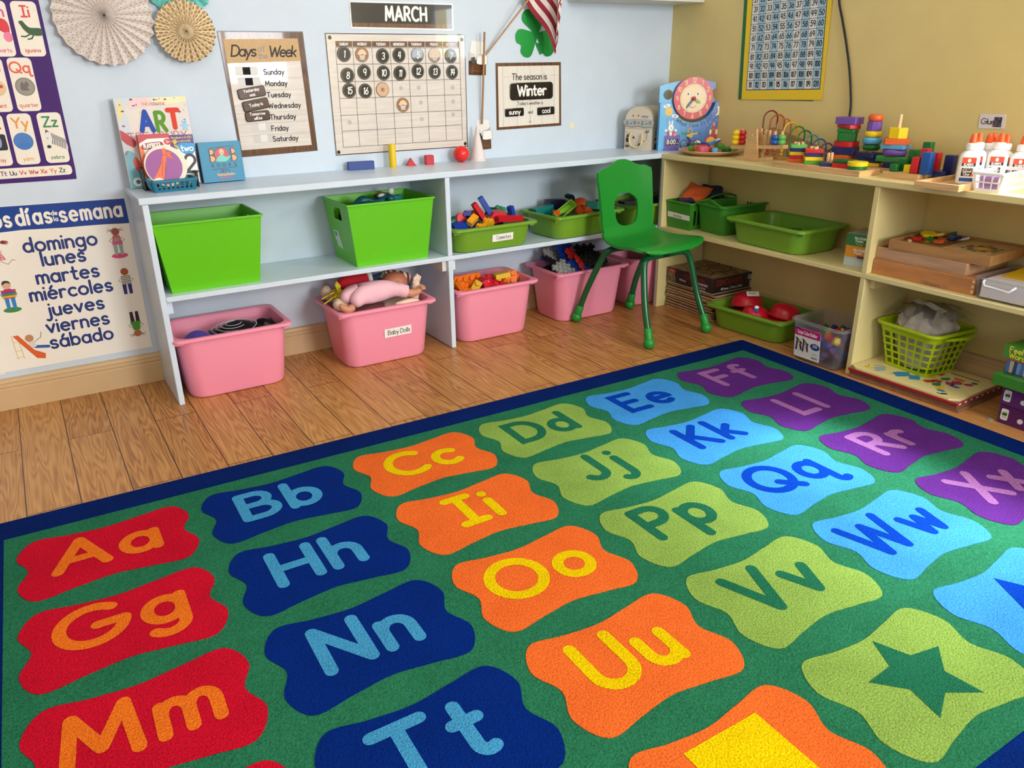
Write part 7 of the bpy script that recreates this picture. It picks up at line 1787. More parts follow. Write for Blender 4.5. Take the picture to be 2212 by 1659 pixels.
t = open_box('wooden_box', 'open greyish wooden box standing on the long orange brown box', (-.1350, -1.5360, HY + .0534), (0, 0, 0), .126, .160, .040, .010, W2)
m = MB(W2); m.box(-.116, .075, .005, .116, .081, .034); m.build('inner_divider', t, smooth=0)
t = open_box('pattern_block_tray', 'wooden pattern block tray on top with a coloured star design and loose shapes', (-.1330, -1.5850, HY + .0938), (0, 0, 3), .125, .166, .033, .008, W3)
m = MB(W3); m.box(-.117, -.001, .005, .117, .005, .029); m.build('inner_divider', t, smooth=0)
m = MB(M((214, 180, 122), .5, 'wood', grain=(4, 30, 30))); m.box(-.117, -.158, .005, .117, -.001, .025); m.build('lid_panel', t, smooth=0)
m = MB(); ox, oy = 0, -.080
rh = lambda a, r0, wd, ln: [(ox + r0 * cos(a), oy + r0 * sin(a)), (ox + (r0 + ln / 2) * cos(a) - wd * sin(a), oy + (r0 + ln / 2) * sin(a) + wd * cos(a)), (ox + (r0 + ln) * cos(a), oy + (r0 + ln) * sin(a)), (ox + (r0 + ln / 2) * cos(a) + wd * sin(a), oy + (r0 + ln / 2) * sin(a) - wd * cos(a))]
yel_, org_, grn_, brw_ = M((230, 190, 40), .5), M((216, 110, 50), .5), M((40, 110, 70), .5), M((120, 66, 44), .5)
m.poly(ngon(.024, 6, 0), .0258, yel_) if False else m.poly([(ox + .022 * cos(rad(60 * i)), oy + .022 * sin(rad(60 * i))) for i in range(6)], .0256, yel_)
for i in range(6): m.poly(rh(rad(60 * i), .022, .012, .024), .0256, org_)
for i in range(6): m.poly(rh(rad(60 * i + 30), .026, .013, .030), .0256, brw_ if i % 2 else grn_)
for i in range(6): m.poly(rh(rad(60 * i), .046, .010, .018), .0256, grn_)
m.build('star_design', t, smooth=0)
r4 = random.Random(11); GPB = 'loose pattern blocks in the wooden tray'
pb = [('yellow', cYEL, 'hexagon'), ('red', cRED, 'trapezium'), ('yellow', cYEL, 'hexagon'), ('orange', cORG, 'square'), ('navy', cNAV, 'rhombus'), ('green', cDGR, 'triangle'), ('cream', M((236, 220, 170), .5), 'thin rhombus'), ('yellow', cYEL, 'hexagon'), ('blue', tc((40, 70, 110)), 'rhombus'), ('red', cRED, 'trapezium'), ('orange', cORG, 'square'), ('blue', tc((40, 70, 110)), 'rhombus'), ('white', wi, 'thin rhombus')]
shp = {'hexagon': [(.025 * cos(rad(60 * i)), .025 * sin(rad(60 * i))) for i in range(6)], 'trapezium': [(-.025, -.011), (.025, -.011), (.0125, .011), (-.0125, .011)], 'square': rr(-.0125, -.0125, .0125, .0125, .001), 'rhombus': [(-.022, 0), (0, -.0125), (.022, 0), (0, .0125)], 'triangle': [(-.0125, -.007), (.0125, -.007), (0, .0145)], 'thin rhombus': [(-.025, 0), (0, -.0065), (.025, 0), (0, .0065)]}
spots = [(-.150, -1.488, 'in front on the heap of loose pattern blocks'), (-.185, -1.478, 'at the front left of the loose pattern blocks'), (-.115, -1.470, 'behind the front hexagon in the pattern block tray'), (-.095, -1.510, 'beside the inner divider of the pattern block tray'), (-.075, -1.540, 'at the right of the loose pattern blocks'), (-.190, -1.520, 'lowest in front of the loose pattern blocks'), (-.205, -1.460, 'at the left end of the loose pattern blocks'), (-.060, -1.475, 'at the back of the loose pattern blocks'), (-.050, -1.520, 'dark at the back right of the loose pattern blocks'), (-.145, -1.455, 'at the back left of the loose pattern blocks'), (-.170, -1.540, 'near the front of the inner divider'), (-.110, -1.545, 'touching the inner divider in the middle'), (-.040, -1.550, 'at the far right corner of the loose pattern blocks')]
for i, ((cn, c, sh), (x, y, wh_)) in enumerate(zip(pb, spots)):
    m = MB(c); m.prism(shp[sh], 0, .009)
    piece('pattern_block', m, '%s %s %s' % (cn, sh, wh_), (x, y, HY + .0938 + .020 + .008 * (i % 3)), (r4.uniform(-14, 14), r4.uniform(-14, 14), r4.uniform(0, 180)), GPB)
m = MB(M((150, 110, 60), .6)); m.box(-.112, .010, 0, .112, .154, .018); tag(place(m.build('pattern_block_pile', smooth=0), (-.1330, -1.585, HY + .0938 + .0055), (0, 0, 3)), 'layer of pattern blocks under the loose ones in the wooden tray', 'toy piece', kind='stuff')
# clear lidless box with a white handle at the right edge
CLR = M((226, 230, 236), .12, 'clear', a=.32)
t = thing('clear_box', 'clear plastic box with a white handle and picture cards at the right picture edge', 'box', (-.1550, -1.9000, HY + .0), (0, 0, 0))
m = MB(CLR); Rg = lambda x, y, z_, r_: [(a, b, z_) for a, b in rr(-x, -y, x, y, r_, 5)]
m.loft([Rg(.122, .148, 0, .012), Rg(.125, .152, .004, .014), Rg(.134, .160, .066, .014), Rg(.132, .158, .066, .012), Rg(.123, .150, .004, .012), Rg(.121, .147, .003, .012)]); m.build('box_body', t, smooth=40)
m = MB(M((220, 224, 226), .3, 'clear', a=.6)); m.loft([Rg(.132, .158, .062, .012), Rg(.138, .164, .062, .016), Rg(.138, .164, .067, .016), Rg(.132, .158, .068, .012), Rg(.132, .158, .062, .012)], caps=False); m.build('rim', t, smooth=40)
m = MB(M((240, 240, 240), .35, 'plastic')); m.tube([(-.136, .126, .062), (-.147, .124, .060), (-.149, .118, .048), (-.149, .044, .044), (-.147, .036, .054), (-.136, .034, .058)], .0036, n=8); m.build('handle', t, smooth=60)
m = MB(M((232, 222, 218), .5, 'paper')); m.box(-.115, -.140, .005, .112, .142, .060); m.build if False else None
tag(place(m.build('card_stack', smooth=0), (-.1550, -1.900, HY)), 'stack of white cards inside the clear box with the handle', 'cards', kind='stuff')
t = thing('picture_card', 'yellow and white picture card lying on top in the clear box with the handle', 'card', (-.155, -1.900, HY + .0605), (0, -4, 0))
m = MB(M((236, 230, 224), .45, 'paper')); m.box(-.112, -.135, 0, .110, .130, .002); m.build('card', t, smooth=0)
m = MB(M((244, 200, 20), .45)); m.poly([(-.112, .13), (-.02, .13), (.11, .13), (.11, -.08), (.03, -.06), (-.03, .02), (-.06, .085), (-.108, .118)], .0023); m.poly(catmull([(.0, .02), (.03, -.0), (.04, -.04), (.02, -.05), (.0, -.02)], 4), .0026, M((54, 40, 34), .5)); m.poly(catmull([(-.03, -.02), (.0, -.03), (.0, -.07), (-.03, -.06)], 4), .0025, M((170, 130, 140), .5)); m.stroke([(-.062, .05), (-.040, .045)], .006, .0026, M((40, 34, 34), .5), cap=0); m.stroke([(-.045, -.01), (-.05, -.05)], .004, .0026, M((40, 34, 34), .5), cap=0); m.stroke([(-.085, -.05), (-.09, -.09)], .004, .0026, M((40, 34, 34), .5), cap=0); m.build('card_print', t, smooth=0)

# ================================================================== floor level under the yellow shelf
PW = M((196, 164, 118), .5, 'wood', grain=(4, 30, 30)); DK = M((70, 52, 40), .6)
for i in range(10):
    jx, jy, jr = rnd.uniform(-.006, .006), rnd.uniform(-.006, .006), rnd.uniform(-2, 2)
    t = thing('board_puzzle', '%s wooden board puzzle %s' % ('thin', ['at the foot of the stack under the puzzle box', 'second from the foot of the stack under the puzzle box', 'third from the foot of the stack under the puzzle box', 'fourth from the foot of the stack under the puzzle box', 'fifth from the foot of the stack under the puzzle box', 'fifth from the top of the stack under the puzzle box', 'fourth from the top of the stack under the puzzle box', 'third from the top of the stack under the puzzle box', 'second from the top of the stack under the puzzle box', 'directly under the dinosaur puzzle box'][i]), 'puzzle', (-.1250 + jx, -.4850 + jy, .0119 * i), (0, 0, jr), 'thin wooden board puzzles stacked on the floor')
    m = MB(PW); m.box(-.115, -.150, 0, .115, .150, .0072); m.build('puzzle_board', t, smooth=0)
    m = MB(DK); m.box(-.113, -.148, .0072, .113, .148, .0117); m.build('puzzle_base', t, smooth=0)
t = thing('puzzle_box', 'large brown dinosaur floor puzzle box on the stack of board puzzles', 'box', (-.1060, -.4760, .1195), (0, 0, 0))
BX = M((36, 28, 26), .4)
m = MB(BX); m.box(-.138, -.148, 0, .138, .140, .070); m.build('carton', t, bevel=.001)
m = MB(M((104, 82, 56), .4, 'label', c2=(160, 134, 94), s=30)); m.poly([(-.137, -.147), (.137, -.147), (.137, .139), (-.137, .139)], .0705)
for pts in ([(-.10, -.09), (-.04, -.06), (.03, -.08), (.09, -.03)], [(-.09, .02), (-.02, .05), (.05, .02), (.11, .06)], [(-.05, -.02), (.0, .0), (.05, -.03)]): m.stroke(catmull(pts, 5, False), .014, .0712, M((84, 62, 44), .5)); m.stroke(catmull([(x, y + .006) for x, y in pts], 5, False), .003, .0716, M((190, 166, 120), .5))
m.build('lid_picture', t, smooth=0)
m = MB(BX); m.X = Matrix.Translation((-.138, 0, 0)) @ Matrix.Rotation(rad(-90), 4, 'Z') @ Matrix.Rotation(rad(90), 4, 'X')   # long side, faces the room
m.poly([(-.139, .001), (-.080, .001), (-.094, .060), (-.139, .069)], .0003, M((150, 130, 96), .45, 'label', c2=(96, 76, 54), s=60)); m.poly([(-.139, .0), (.147, .0), (.147, .004), (-.139, .004)], .0004, M((196, 176, 150), .5)); m.poly(ell(-.108, .058, .026, .0085), .0007, M((190, 40, 40), .4)); m.text('Puzzle', -.108, .0555, .006, .0009, .001, wi, cap=0)
m.text('DINOSAURS', .035, .036, .020, .0038, .0005, M((120, 36, 30), .5), sx=.78, cap=2); m.text('48 Pieces', -.038, .022, .0085, .0012, .0005, wi, sx=.8, cap=2); m.text('FLOOR PUZZLE', .090, .028, .0075, .0014, .0008, wi, sx=.75, cap=2); m.text('2 Feet x 3 Feet', .075, .013, .0080, .0012, .0008, wi, sx=.8, cap=2); m.poly([(.02, .008), (.11, .006), (.11, .002), (.02, .004)], .0005, M((206, 196, 180), .5))
m.build('side_print', t, smooth=0)
m = MB(BX); m.X = Matrix.Translation((0, -.148, 0)) @ Matrix.Rotation(rad(90), 4, 'X')
m.text('DINOSAURS', -.034, .036, .023, .0044, .0005, M((130, 36, 30), .5), sx=.82, cap=2); m.text('48 Pieces - 2 Feet x 3 Feet', -.018, .012, .0100, .0014, .0005, wi, sx=.78, cap=2); m.text('FLOOR', .098, .052, .0085, .0014, .0005, wi, sx=.75, cap=2); m.text('PUZZLE', .098, .040, .0085, .0014, .0005, wi, sx=.75, cap=2); m.poly(rr(.094, .006, .126, .034, .001), .0004, M((150, 146, 138), .5)); m.poly([(-.138, 0), (.138, 0), (.138, .003), (-.138, .003)], .0004, M((196, 176, 150), .5)); m.build('end_print', t, smooth=0)
tub('storage_tray', 'shallow green tray of red hats on the floor under the yellow shelf', 'tray', (-.1530, -.8350, 0), .395, .282, .10, TRAYG, -86, GT)
HAT = M((206, 24, 44), .3, 'plastic')
def hat(r, h, brim=1.12):
    m = MB(HAT); n = 28
    m.lathe([(r * brim, 0), (r * brim, .002), (r * 1.02, .004), (r, .010), (r * .93, h * .55), (r * .70, h * .86), (r * .35, h * .985), (.002, h)], n=n); return m
GH = 'red plastic toy hats in the green tray'
t = thing('toy_hat', 'red plastic toy hat with a white price sticker at the left of the tray', 'hat', (-.140, -.735, .080), (-8, 8, 0), GH)
hat(.068, .060).build('hat_shell', t, smooth=50); m = MB(wi); m.X = Matrix.Translation((-.022, -.045, .0525)) @ Matrix.Rotation(rad(-38), 4, 'Y') @ Matrix.Rotation(rad(38), 4, 'X') @ Matrix.Rotation(rad(-50), 4, 'Z'); m.prism(rr(-.026, -.012, .026, .012, .001), .006, .0068); 
for i in range(5): m.stroke([(-.016 + i * .006, -.004), (-.016 + i * .006, .008)], .003, .0072, M((150, 120, 90), .5), cap=0)
m.build('price_sticker', t, smooth=0)
t = thing('toy_hat', 'red plastic toy hat tipped forward with a blue badge in the middle of the tray', 'hat', (-.205, -.840, .070), (0, 20, 20), GH)
hat(.056, .045).build('hat_shell', t, smooth=50); m = MB(M((30, 60, 160), .4)); m.X = Matrix.Translation((-.049, -.017, .026)) @ Matrix.Rotation(rad(-72), 4, 'Z') @ Matrix.Rotation(rad(70), 4, 'X'); m.poly([(-.009, -.012), (.009, -.012), (.009, .004), (-.009, .004)], .008); m.poly(ell(0, .008, .009, .007), .0086, wi); m.build('badge', t, smooth=0)
t = thing('toy_hat', 'dark red plastic toy hat at the right of the tray behind the clear bin', 'hat', (-.130, -.930, .076), (4, 12, 0), GH)
hat(.062, .058).build('hat_shell', t, smooth=50)
m = MB(M((24, 40, 110), .4)); m.rbox(-.02, -.012, 0, .02, .012, .012, .004, e=.002); piece('toy_block', m, 'small dark blue toy at the front of the tray of red hats', (-.215, -.890, .066), (0, 0, 30), None)
m = filler(HAT, .150, .100, .015, .070); tag(place(m.build('hat_pile'), (-.153, -.835, 0), (0, 0, 94)), 'red hats filling the bottom of the green floor tray', 'hat', kind='stuff')
# clear bin of snap cubes
t = thing('clear_bin', 'clear plastic bin of snap cubes with a pink printed label', 'bin', (-.2250, -1.2350, 0), (0, 0, -90))
CLR2 = M((214, 216, 224), .4, 'clear', a=.44)
Rg = lambda x, y, z_, r_: [(a, b, z_) for a, b in rr(-x, -y, x, y, r_, 6)]
m = MB(CLR2); m.loft([Rg(.090, .085, 0, .02), Rg(.096, .092, .005, .024), Rg(.111, .108, .160, .028), Rg(.109, .106, .160, .026), Rg(.094, .090, .006, .022), Rg(.088, .083, .004, .02)]); m.build('bin_body', t, smooth=40)
m = MB(M((222, 224, 228), .25, 'clear', a=.6)); m.loft([Rg(.109, .106, .156, .026), Rg(.119, .116, .154, .034), Rg(.119, .116, .162, .034), Rg(.109, .106, .165, .026), Rg(.109, .106, .156, .026)], caps=False); m.build('rim', t, smooth=40)
m = MB(wi); m.X = Matrix.Translation((-.030, -.0985, .075)) @ Matrix.Rotation(rad(90 + 5.9), 4, 'X')
m.prism(rr(-.058, -.060, .058, .060, .003), .004, .0046); m.poly(rr(-.058, .028, .058, .060, .003), .0050, M((206, 34, 120), .4)); m.text('Snap-Cube Builder', 0, .037, .0130, .0022, .0054, wi, sx=.62, track=.2, cap=3); m.poly([(-.056, .055), (-.03, .055), (-.03, .060), (-.056, .060)], .0054, M((40, 40, 110), .4)); m.poly(ell(.036, -.002, .021, .0135), .0050, M((30, 60, 140), .4)); m.text('320', .036, -.004, .0105, .0020, .0054, wi, sx=.85, cap=2)
for x0 in (-.036, -.006):
    for i, c in enumerate(((40, 40, 60), (190, 60, 40), (44, 60, 110), (60, 40, 40))):
        m.stroke([(x0 - .008 + (i % 2) * .014, .010 - i * .006), (x0 - .012 + (i % 2) * .022, -.034 + i * .003)], .0070, .0052 + i * .0003, M(c, .5), cap=0)
    m.stroke([(x0 - .014, .018), (x0 + .014, -.002)], .0065, .0066, M((34, 50, 60), .5), cap=0); m.poly(ell(x0, .004, .006), .0070, M((200, 150, 80), .5))
m.text('ages 5+', .038, -.034, .005, .0006, .0050, M((90, 90, 100), .5), cap=0)
for i in range(8): m.stroke([(.024 + i * .0034, -.052), (.024 + i * .0034, -.044)], .0016, .0050, M((40, 40, 44), .5), cap=0)
m.build('front_label', t, smooth=0)
cu = MB(); r5 = random.Random(2); cc = [cNAV, cDGR, cPUR, cYEL, cORG, cBLU, cRED, cNAV]
for i in range(170):
    x, y = r5.uniform(-.080, .082), r5.uniform(-.080, .082); zt = .10 + .02 * (x > -.02) ; zq = r5.uniform(.008, zt)
    cu.at(x, y, zq, r5.uniform(0, 360), r5.uniform(0, 360), r5.uniform(0, 360)); cu.box(-.0095, -.0095, -.0095, .0095, .0095, .0095, r5.choice(cc)); 
cu.at(); tag(place(cu.build('snap_cubes', smooth=0), (-.2250, -1.2350, .002), (0, 0, -90)), 'mixed coloured snap cubes heaped in the clear bin', 'toy cubes', kind='stuff')
# stack of puzzles under the lime basket
def frame_puzzle(name, label, loc, rot, hx, hy, h, mat, top): 
    t = thing(name, label, 'puzzle', loc, rot, 'flat puzzles stacked under the lime basket'); MB(mat).box(-hx, -hy, 0, hx, hy, h).build('puzzle_board', t, bevel=.0008)
    m = MB(top); m.poly([(-hx + .003, -hy + .003), (hx - .003, -hy + .003), (hx - .003, hy - .003), (-hx + .003, hy - .003)], h + .0004); m.build('top_sheet', t, smooth=0); return t
BRW, REDW = M((150, 104, 76), .5, 'wood', grain=(4, 30, 30)), M((168, 36, 38), .45)
frame_puzzle('puzzle_tray', 'brown puzzle tray at the foot of the stack under the lime basket', (-.1640, -1.5830, 0), (0, 0, 1.5), .140, .200, .013, BRW, BRW)
frame_puzzle('puzzle_tray', 'brown puzzle tray second from the foot under the lime basket', (-.1660, -1.5820, .0137), (0, 0, .5), .139, .199, .011, M((132, 92, 72), .5, 'wood', grain=(4, 30, 30)), BRW)
t = frame_puzzle('puzzle_tray', 'red edged puzzle tray just under the map puzzle', (-.1690, -1.5800, .0254), (0, 0, .8), .141, .201, .009, REDW, M((150, 120, 90), .5))
m = MB(wi)
for i in range(8): m.box(-.13 + i * .034, -.2015, .002, -.118 + i * .034, -.2008, .007)
m.build('edge_print', t, smooth=0)
t = thing('map_puzzle', 'cream coloured map puzzle under the lime basket', 'puzzle', (-.1690, -1.5780, .0350), (0, 0, .8), 'flat puzzles stacked under the lime basket')
oc = [(-.138, -.170), (-.112, -.196), (.118, -.196), (.138, -.170), (.138, .172), (.112, .197), (-.118, .197), (-.138, .172)]
MB(M((232, 214, 150), .45)).prism(oc, 0, .006).build('puzzle_board', t, smooth=0)
m = MB(); z = .0064
def tile_(x, y, s, c, k=6): s *= 1.25; m.poly([(x + s * (1 + .3 * sin(i * 2.3 + x * 90)) * cos(2 * pi * i / k), y + s * 1.0 * (1 + .3 * cos(i * 1.7 + y * 70)) * sin(2 * pi * i / k)) for i in range(k)], z, M(c, .5))
for x, y, s, c in ((-.075, .115, .020, (160, 180, 190)), (-.060, .040, .022, (40, 140, 190)), (-.055, .000, .018, (40, 140, 190)), (-.095, .150, .010, (236, 206, 60)), (-.045, -.050, .014, (190, 50, 50)), (-.050, -.078, .014, (40, 130, 80)), (-.070, -.100, .014, (230, 196, 50)), (-.092, -.118, .010, (40, 140, 200)), (-.020, -.065, .016, (196, 60, 60)), (-.010, -.100, .014, (180, 50, 110)), (-.022, -.126, .012, (60, 120, 190)), (.015, -.110, .014, (190, 60, 100)), (.020, -.070, .014, (60, 140, 90)), (.03, -.145, .012, (170, 50, 120)), (.05, -.10, .016, (220, 130, 60)), (.06, -.15, .010, (60, 120, 90)), (.0, -.02, .018, (230, 190, 60)), (.05, -.02, .02, (190, 70, 70)), (-.110, -.140, .008, (70, 100, 60))):
    tile_(x, y, s, c)
for pts in (((-.105, .16), (-.085, .155), (-.07, .165)), ((-.11, .12), (-.095, .105)), ((-.06, .15), (-.045, .13), (-.05, .11)), ((-.09, .07), (-.075, .06))): m.stroke(pts, .0022, z, M((70, 54, 50), .5), cap=0)
m.stroke([(.09, -.05), (.09, -.15)], .007, z, M((150, 60, 50), .5), cap=0); m.stroke([(-.12, -.12), (-.118, -.14)], .006, z, M((60, 50, 44), .5), cap=0)
m.build('map_pieces', t, smooth=0)
# lime laundry style basket with zip bags
LB = M((176, 204, 14), .35, 'plastic')
t = thing('grid_basket', 'lime yellow grid basket of zip bags standing on the map puzzle', 'basket', (-.1150, -1.5250, .0416), (0, 0, -96))
hx0, hy0, hx1, hy1, h = .088, .078, .118, .108, .158
m = MB(LB)
def cnr(f): return rr(-(hx0 + (hx1 - hx0) * f), -(hy0 + (hy1 - hy0) * f), hx0 + (hx1 - hx0) * f, hy0 + (hy1 - hy0) * f, .022 + .008 * f, 4)
NL = 48
def loop(f):
    """even points round the rounded outline"""
    c = cnr(f); L_ = [0]
    for i in range(len(c)): L_.append(L_[-1] + math.hypot(c[(i + 1) % len(c)][0] - c[i][0], c[(i + 1) % len(c)][1] - c[i][1]))
    out = []; tot = L_[-1]
    for k in range(NL * 2):
        s_ = tot * k / (NL * 2); i = max(j for j in range(len(c)) if L_[j] <= s_ + 1e-9); u = (s_ - L_[i]) / max(1e-9, L_[i + 1] - L_[i]); a, b2 = c[i], c[(i + 1) % len(c)]
        out.append((a[0] + (b2[0] - a[0]) * u, a[1] + (b2[1] - a[1]) * u))
    return out
levels = [0, .10] ; rowsN = 5
fz = [.10 + .76 * i / rowsN for i in range(rowsN + 1)]
lines = [0.0, .08]
for i in range(rowsN): lines += [.08 + .80 * (i + .68) / rowsN, .08 + .80 * (i + 1) / rowsN]
lines += [1.0]; lv = [loop(f) for f in lines]
def ringz(k, o): return [(p[0] * (1 + o), p[1] * (1 + o), lines[k] * h) for p in lv[k]]
o_, i_ = 0, -.018
vs = []; idx = {}
for k in range(len(lines)):
    for s_, oo in ((0, o_), (1, i_)):
        for j, p in enumerate(ringz(k, oo)): idx[k, s_, j] = len(vs); vs.append(p)
N2 = NL * 2; fs = []
solid = lambda k, j: (k in (0, len(lines) - 2)) or (k % 2 == 0) or (j % 4 == 0)
cells = {(k % 99, j) for k in range(len(lines) - 1) for j in range(N2) if solid(k, j)}
for k, j in cells:
    j2 = (j + 1) % N2
    fs.append((idx[k, 0, j], idx[k, 0, j2], idx[k + 1, 0, j2], idx[k + 1, 0, j])); fs.append((idx[k, 1, j2], idx[k, 1, j], idx[k + 1, 1, j], idx[k + 1, 1, j2]))
    if (k + 1, j) not in cells: fs.append((idx[k + 1, 0, j], idx[k + 1, 0, j2], idx[k + 1, 1, j2], idx[k + 1, 1, j]))
    if (k - 1, j) not in cells: fs.append((idx[k, 0, j2], idx[k, 0, j], idx[k, 1, j], idx[k, 1, j2]))
    if (k, j2) not in cells: fs.append((idx[k, 0, j2], idx[k, 1, j2], idx[k + 1, 1, j2], idx[k + 1, 0, j2]))
    if (k, (j - 1) % N2) not in cells: fs.append((idx[k, 1, j], idx[k, 0, j], idx[k + 1, 0, j], idx[k + 1, 1, j]))
m.add(vs, fs); m.build('grid_walls', t, smooth=0)
m = MB(LB); m.prism(cnr(0), 0, .004); m.build('basket_floor', t, smooth=0)
m = MB(LB); m.tube([(p[0] * 1.03, p[1] * 1.03, h) for p in loop(1.0)], .0072, n=10, closed=True); m.build('rim', t, smooth=60)
for s_ in (1,):
    m = MB(LB); m.loft([[(x, y, z_) for x, z_ in ((.118, .148), (.160 - abs(y) * .3, .158), (.166 - abs(y) * .3, .150), (.118, .140))] for y in (-.06, -.03, 0, .03, .06)]); m.build('side_handle', t, smooth=40)
ZB = M((226, 224, 222), .2, 'clear', a=.42); PP = M((206, 198, 192), .5, 'label', c2=(120, 104, 98), s=30)
t = thing('zip_bag', 'crumpled clear zip bag of jigsaw pieces heaped in the lime grid basket', 'bag', (-.1150, -1.5250, .0416), (0, 0, -96))
m = MB(M((176, 166, 156), .6, 'label', c2=(206, 200, 194), s=22)); rings = []
for k in range(17):
    f = k / 16; z_ = .012 + .192 * f; q = (1.0 - (max(0, f - .72) / .28) ** 2 * .55) * (.86 + .14 * f)
    rings.append([((hx0 - .004 + (hx1 - hx0) * min(1, f * 1.05)) * q * cos(a) * (1 + .06 * sin(3 * a + f * 7)), (hy0 - .004 + (hy1 - hy0) * min(1, f)) * q * sin(a) * (1 + .06 * cos(4 * a + f * 9)), z_ + .010 * sin(5 * a + 9 * f) * f) for a in [2 * pi * i / 36 for i in range(36)]])
m.loft(rings)
for i, v in enumerate(m.v):
    if v.z > .12: m.v[i] = v + Vector(((.010 * noise.noise(v * 50)), .010 * noise.noise(v * 50 + Vector((7, 0, 0))), .022 * noise.noise(v * 30 + Vector((0, 9, 0)))))
m.build('bag_filling', t, smooth=30)
m = MB(ZB); gx, gy = 22, 22; vs = []; fs = []
for i in range(gx + 1):
    for j in range(gy + 1):
        x = -.108 + .216 * i / gx; y = -.098 + .190 * j / gy; r_ = math.hypot(x / .112, y / .10)
        vs.append((x, y, .205 + .030 * max(-.6, 1 - r_ ** 2) + .010 * noise.noise(Vector((x * 40, y * 40, 1))) + .006 * noise.noise(Vector((x * 110, y * 110, 5)))))
for i in range(gx):
    for j in range(gy): a = i * (gy + 1) + j; fs.append((a, a + gy + 1, a + gy + 2, a + 1))
m.add(vs, fs); m.build('bag_film', t, smooth=80)
m = MB(M((232, 228, 224), .35)); vs = [(-.07 + .02 * i, -.035 + .006 * sin(i * 1.3) + dy, .238 - .0012 * (i - 3) ** 2 + .004 * sin(i * 2) + (0 if dy == 0 else .004)) for dy in (0, .030) for i in range(8)]; m.add(vs, [(i, i + 1, 9 + i, 8 + i) for i in range(7)]); m.build('zip_strip', t, smooth=60)
t = thing('zip_bag', 'second clear zip bag rising at the back right of the lime grid basket', 'bag', (-.070, -1.560, .245), (0, 0, -96))
m = MB(ZB); vs = []; fs = []
for i in range(13):
    for j in range(9):
        x, y = -.075 + .15 * i / 12, -.055 + .11 * j / 8; vs.append((x, y, .030 * max(0, 1 - (x / .085) ** 2) * max(0, 1 - (y / .07) ** 2) + .008 * noise.noise(Vector((x * 60, y * 60, 3)))))
for i in range(12):
    for j in range(8): a = i * 9 + j; fs.append((a, a + 9, a + 10, a + 1))
m.add(vs, fs); m.build('bag_film', t, smooth=80)
m = MB(wi); m.text('Zipper', 0, 0, .018, .0022, .034, shear=.2, cap=2); m.build('bag_print', t, smooth=0)
# stack at the right picture edge
GR = 'boxes stacked on the floor at the right picture edge'
VI = M((92, 34, 110), .45); VI2 = M((84, 24, 92), .45)
def sticker_box(label, loc, rot, hx, hy, h, mat):
    t = thing('card_box', label, 'box', loc, rot, GR); MB(mat).box(-hx, -hy, 0, hx, hy, h).build('carton', t, bevel=.002)
    m = MB(wi); m.X = Matrix.Translation((-hx, hy - .018, h * .5)) @ Matrix.Rotation(rad(-90), 4, 'Z') @ Matrix.Rotation(rad(90), 4, 'X'); m.prism(rr(-.010, -.0185, .012, .0185, .005), .0002, .0006); m.poly([(-.006, -.004), (.009, -.004), (.009, .007), (-.006, .006)], .0009, M((30, 110, 50), .5)); m.poly([(-.001, .006), (.006, .007), (.007, .012), (.001, .011)], .0011, M((240, 190, 140), .5)); m.poly([(-.005, -.012), (.008, -.012), (.008, -.007), (-.005, -.007)], .0009, M((190, 190, 190), .5)); m.build('sticker', t, smooth=0)
    m = MB(M((220, 220, 220), .4)); m.X = Matrix.Translation((-hx, hy - .068, h * .4)) @ Matrix.Rotation(rad(-90), 4, 'Z') @ Matrix.Rotation(rad(90), 4, 'X'); m.prism(ell(0, 0, .008), .0002, .002); m.build('snap_button', t)
    return t
sticker_box('lower dark purple box with a white sticker at the right picture edge', (-.165, -1.9880, 0), (0, 0, -2), .095, .098, .064, VI2)
sticker_box('upper purple box with a white sticker at the right picture edge', (-.168, -1.9860, .0646), (0, 0, -2), .097, .098, .062, VI)
t = thing('card_box', 'flat green box lid over the purple boxes at the right picture edge', 'box', (-.170, -1.9700, .1272), (0, 0, -3), GR)
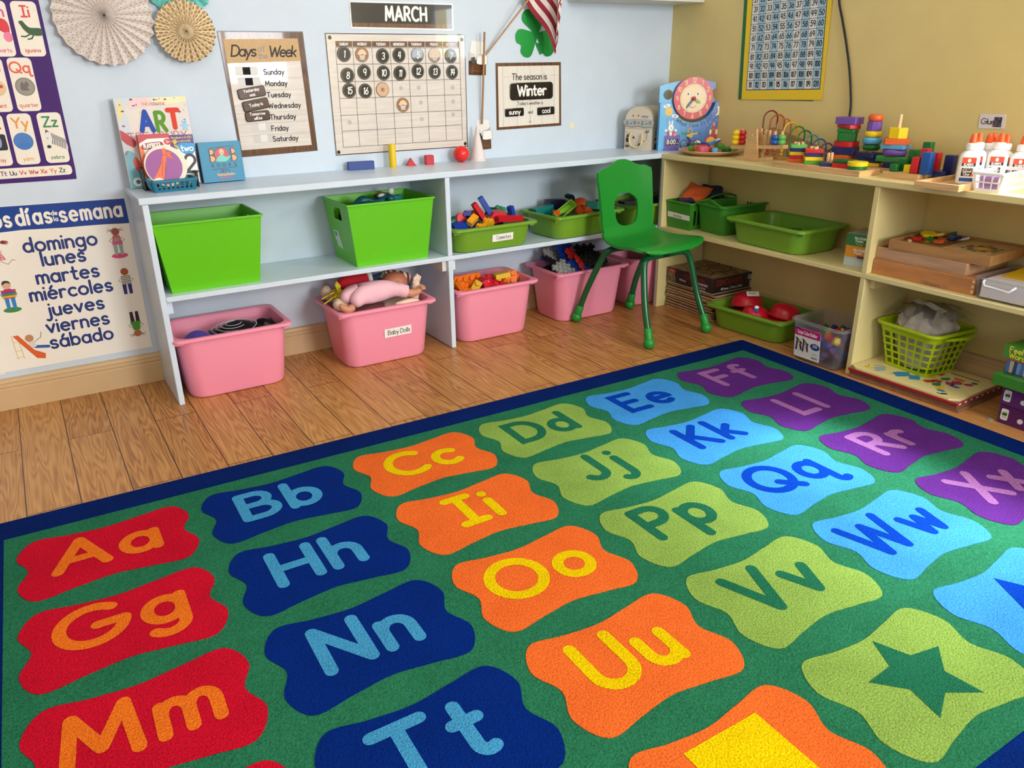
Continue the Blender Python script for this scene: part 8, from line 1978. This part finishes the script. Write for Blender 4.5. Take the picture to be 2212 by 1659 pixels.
MB(M((60, 134, 34), .45)).box(-.118, -.108, 0, .118, .108, .036).build('carton', t, bevel=.002); m = MB(M((34, 66, 60), .4, 'label', c2=(60, 96, 80), s=30)); m.poly([(-.10, -.09), (.10, -.09), (.10, .092), (-.10, .092)], .0364); m.build('lid_print', t, smooth=0)
t = thing('card_box', 'box with blue and cream brush stripes on the green box', 'box', (-.160, -1.9750, .1640), (0, 0, -4), GR)
MB(M((70, 40, 60), .45)).box(-.092, -.105, 0, .092, .100, .040).build('carton', t, bevel=.001)
m = MB(); m.X = Matrix.Translation((-.092, 0, 0)) @ Matrix.Rotation(rad(-90), 4, 'Z') @ Matrix.Rotation(rad(90), 4, 'X')
for i in range(18): m.poly([(-.098 + i * .011, .001), (-.088 + i * .011, .001), (-.087 + i * .011, .039), (-.099 + i * .011, .039)], .0004 + .0001 * (i % 2), M([(70, 110, 170), (196, 176, 140), (44, 70, 120), (110, 150, 190)][i % 4], .5))
m.build('striped_side', t, smooth=0)
t = thing('card_box', 'green game box with yellow letters on top of the striped box', 'box', (-.160, -1.9680, .2045), (0, 0, -6), GR)
MB(M((206, 90, 40), .45)).box(-.096, -.104, 0, .096, .104, .004).build('box_base', t, smooth=0); m = MB(M((78, 150, 50), .45)); m.box(-.097, -.105, .004, .097, .105, .046); m.build('carton', t, bevel=.001)
m = MB(M((244, 226, 60), .4)); m.X = Matrix.Translation((-.097, 0, 0)) @ Matrix.Rotation(rad(-90), 4, 'Z') @ Matrix.Rotation(rad(90), 4, 'X'); m.text('Feel', -.086, .026, .0165, .0034, .0004, align='l', track=.2); m.text('Words', -.084, .008, .0150, .0034, .0004, align='l', track=.2); m.build('lettering', t, smooth=0)
tag(place(MB(M((190, 34, 40), .5)).rbox(-.07, -.08, 0, .07, .08, .018, .003, e=.001).build('red_box', smooth=0), (-.150, -1.985, .2512), (0, 0, -10)), 'flat red box on top of the stack at the right picture edge', 'box', GR)
m = MB(M((150, 150, 140), .4)); m.lathe([(.010, 0), (.010, .002), (.004, .004)], n=16); tag(place(m.build('floor_button'), (-.262, -1.870, .0003)), 'small pale round sticker on the floor by the purple boxes', 'sticker')
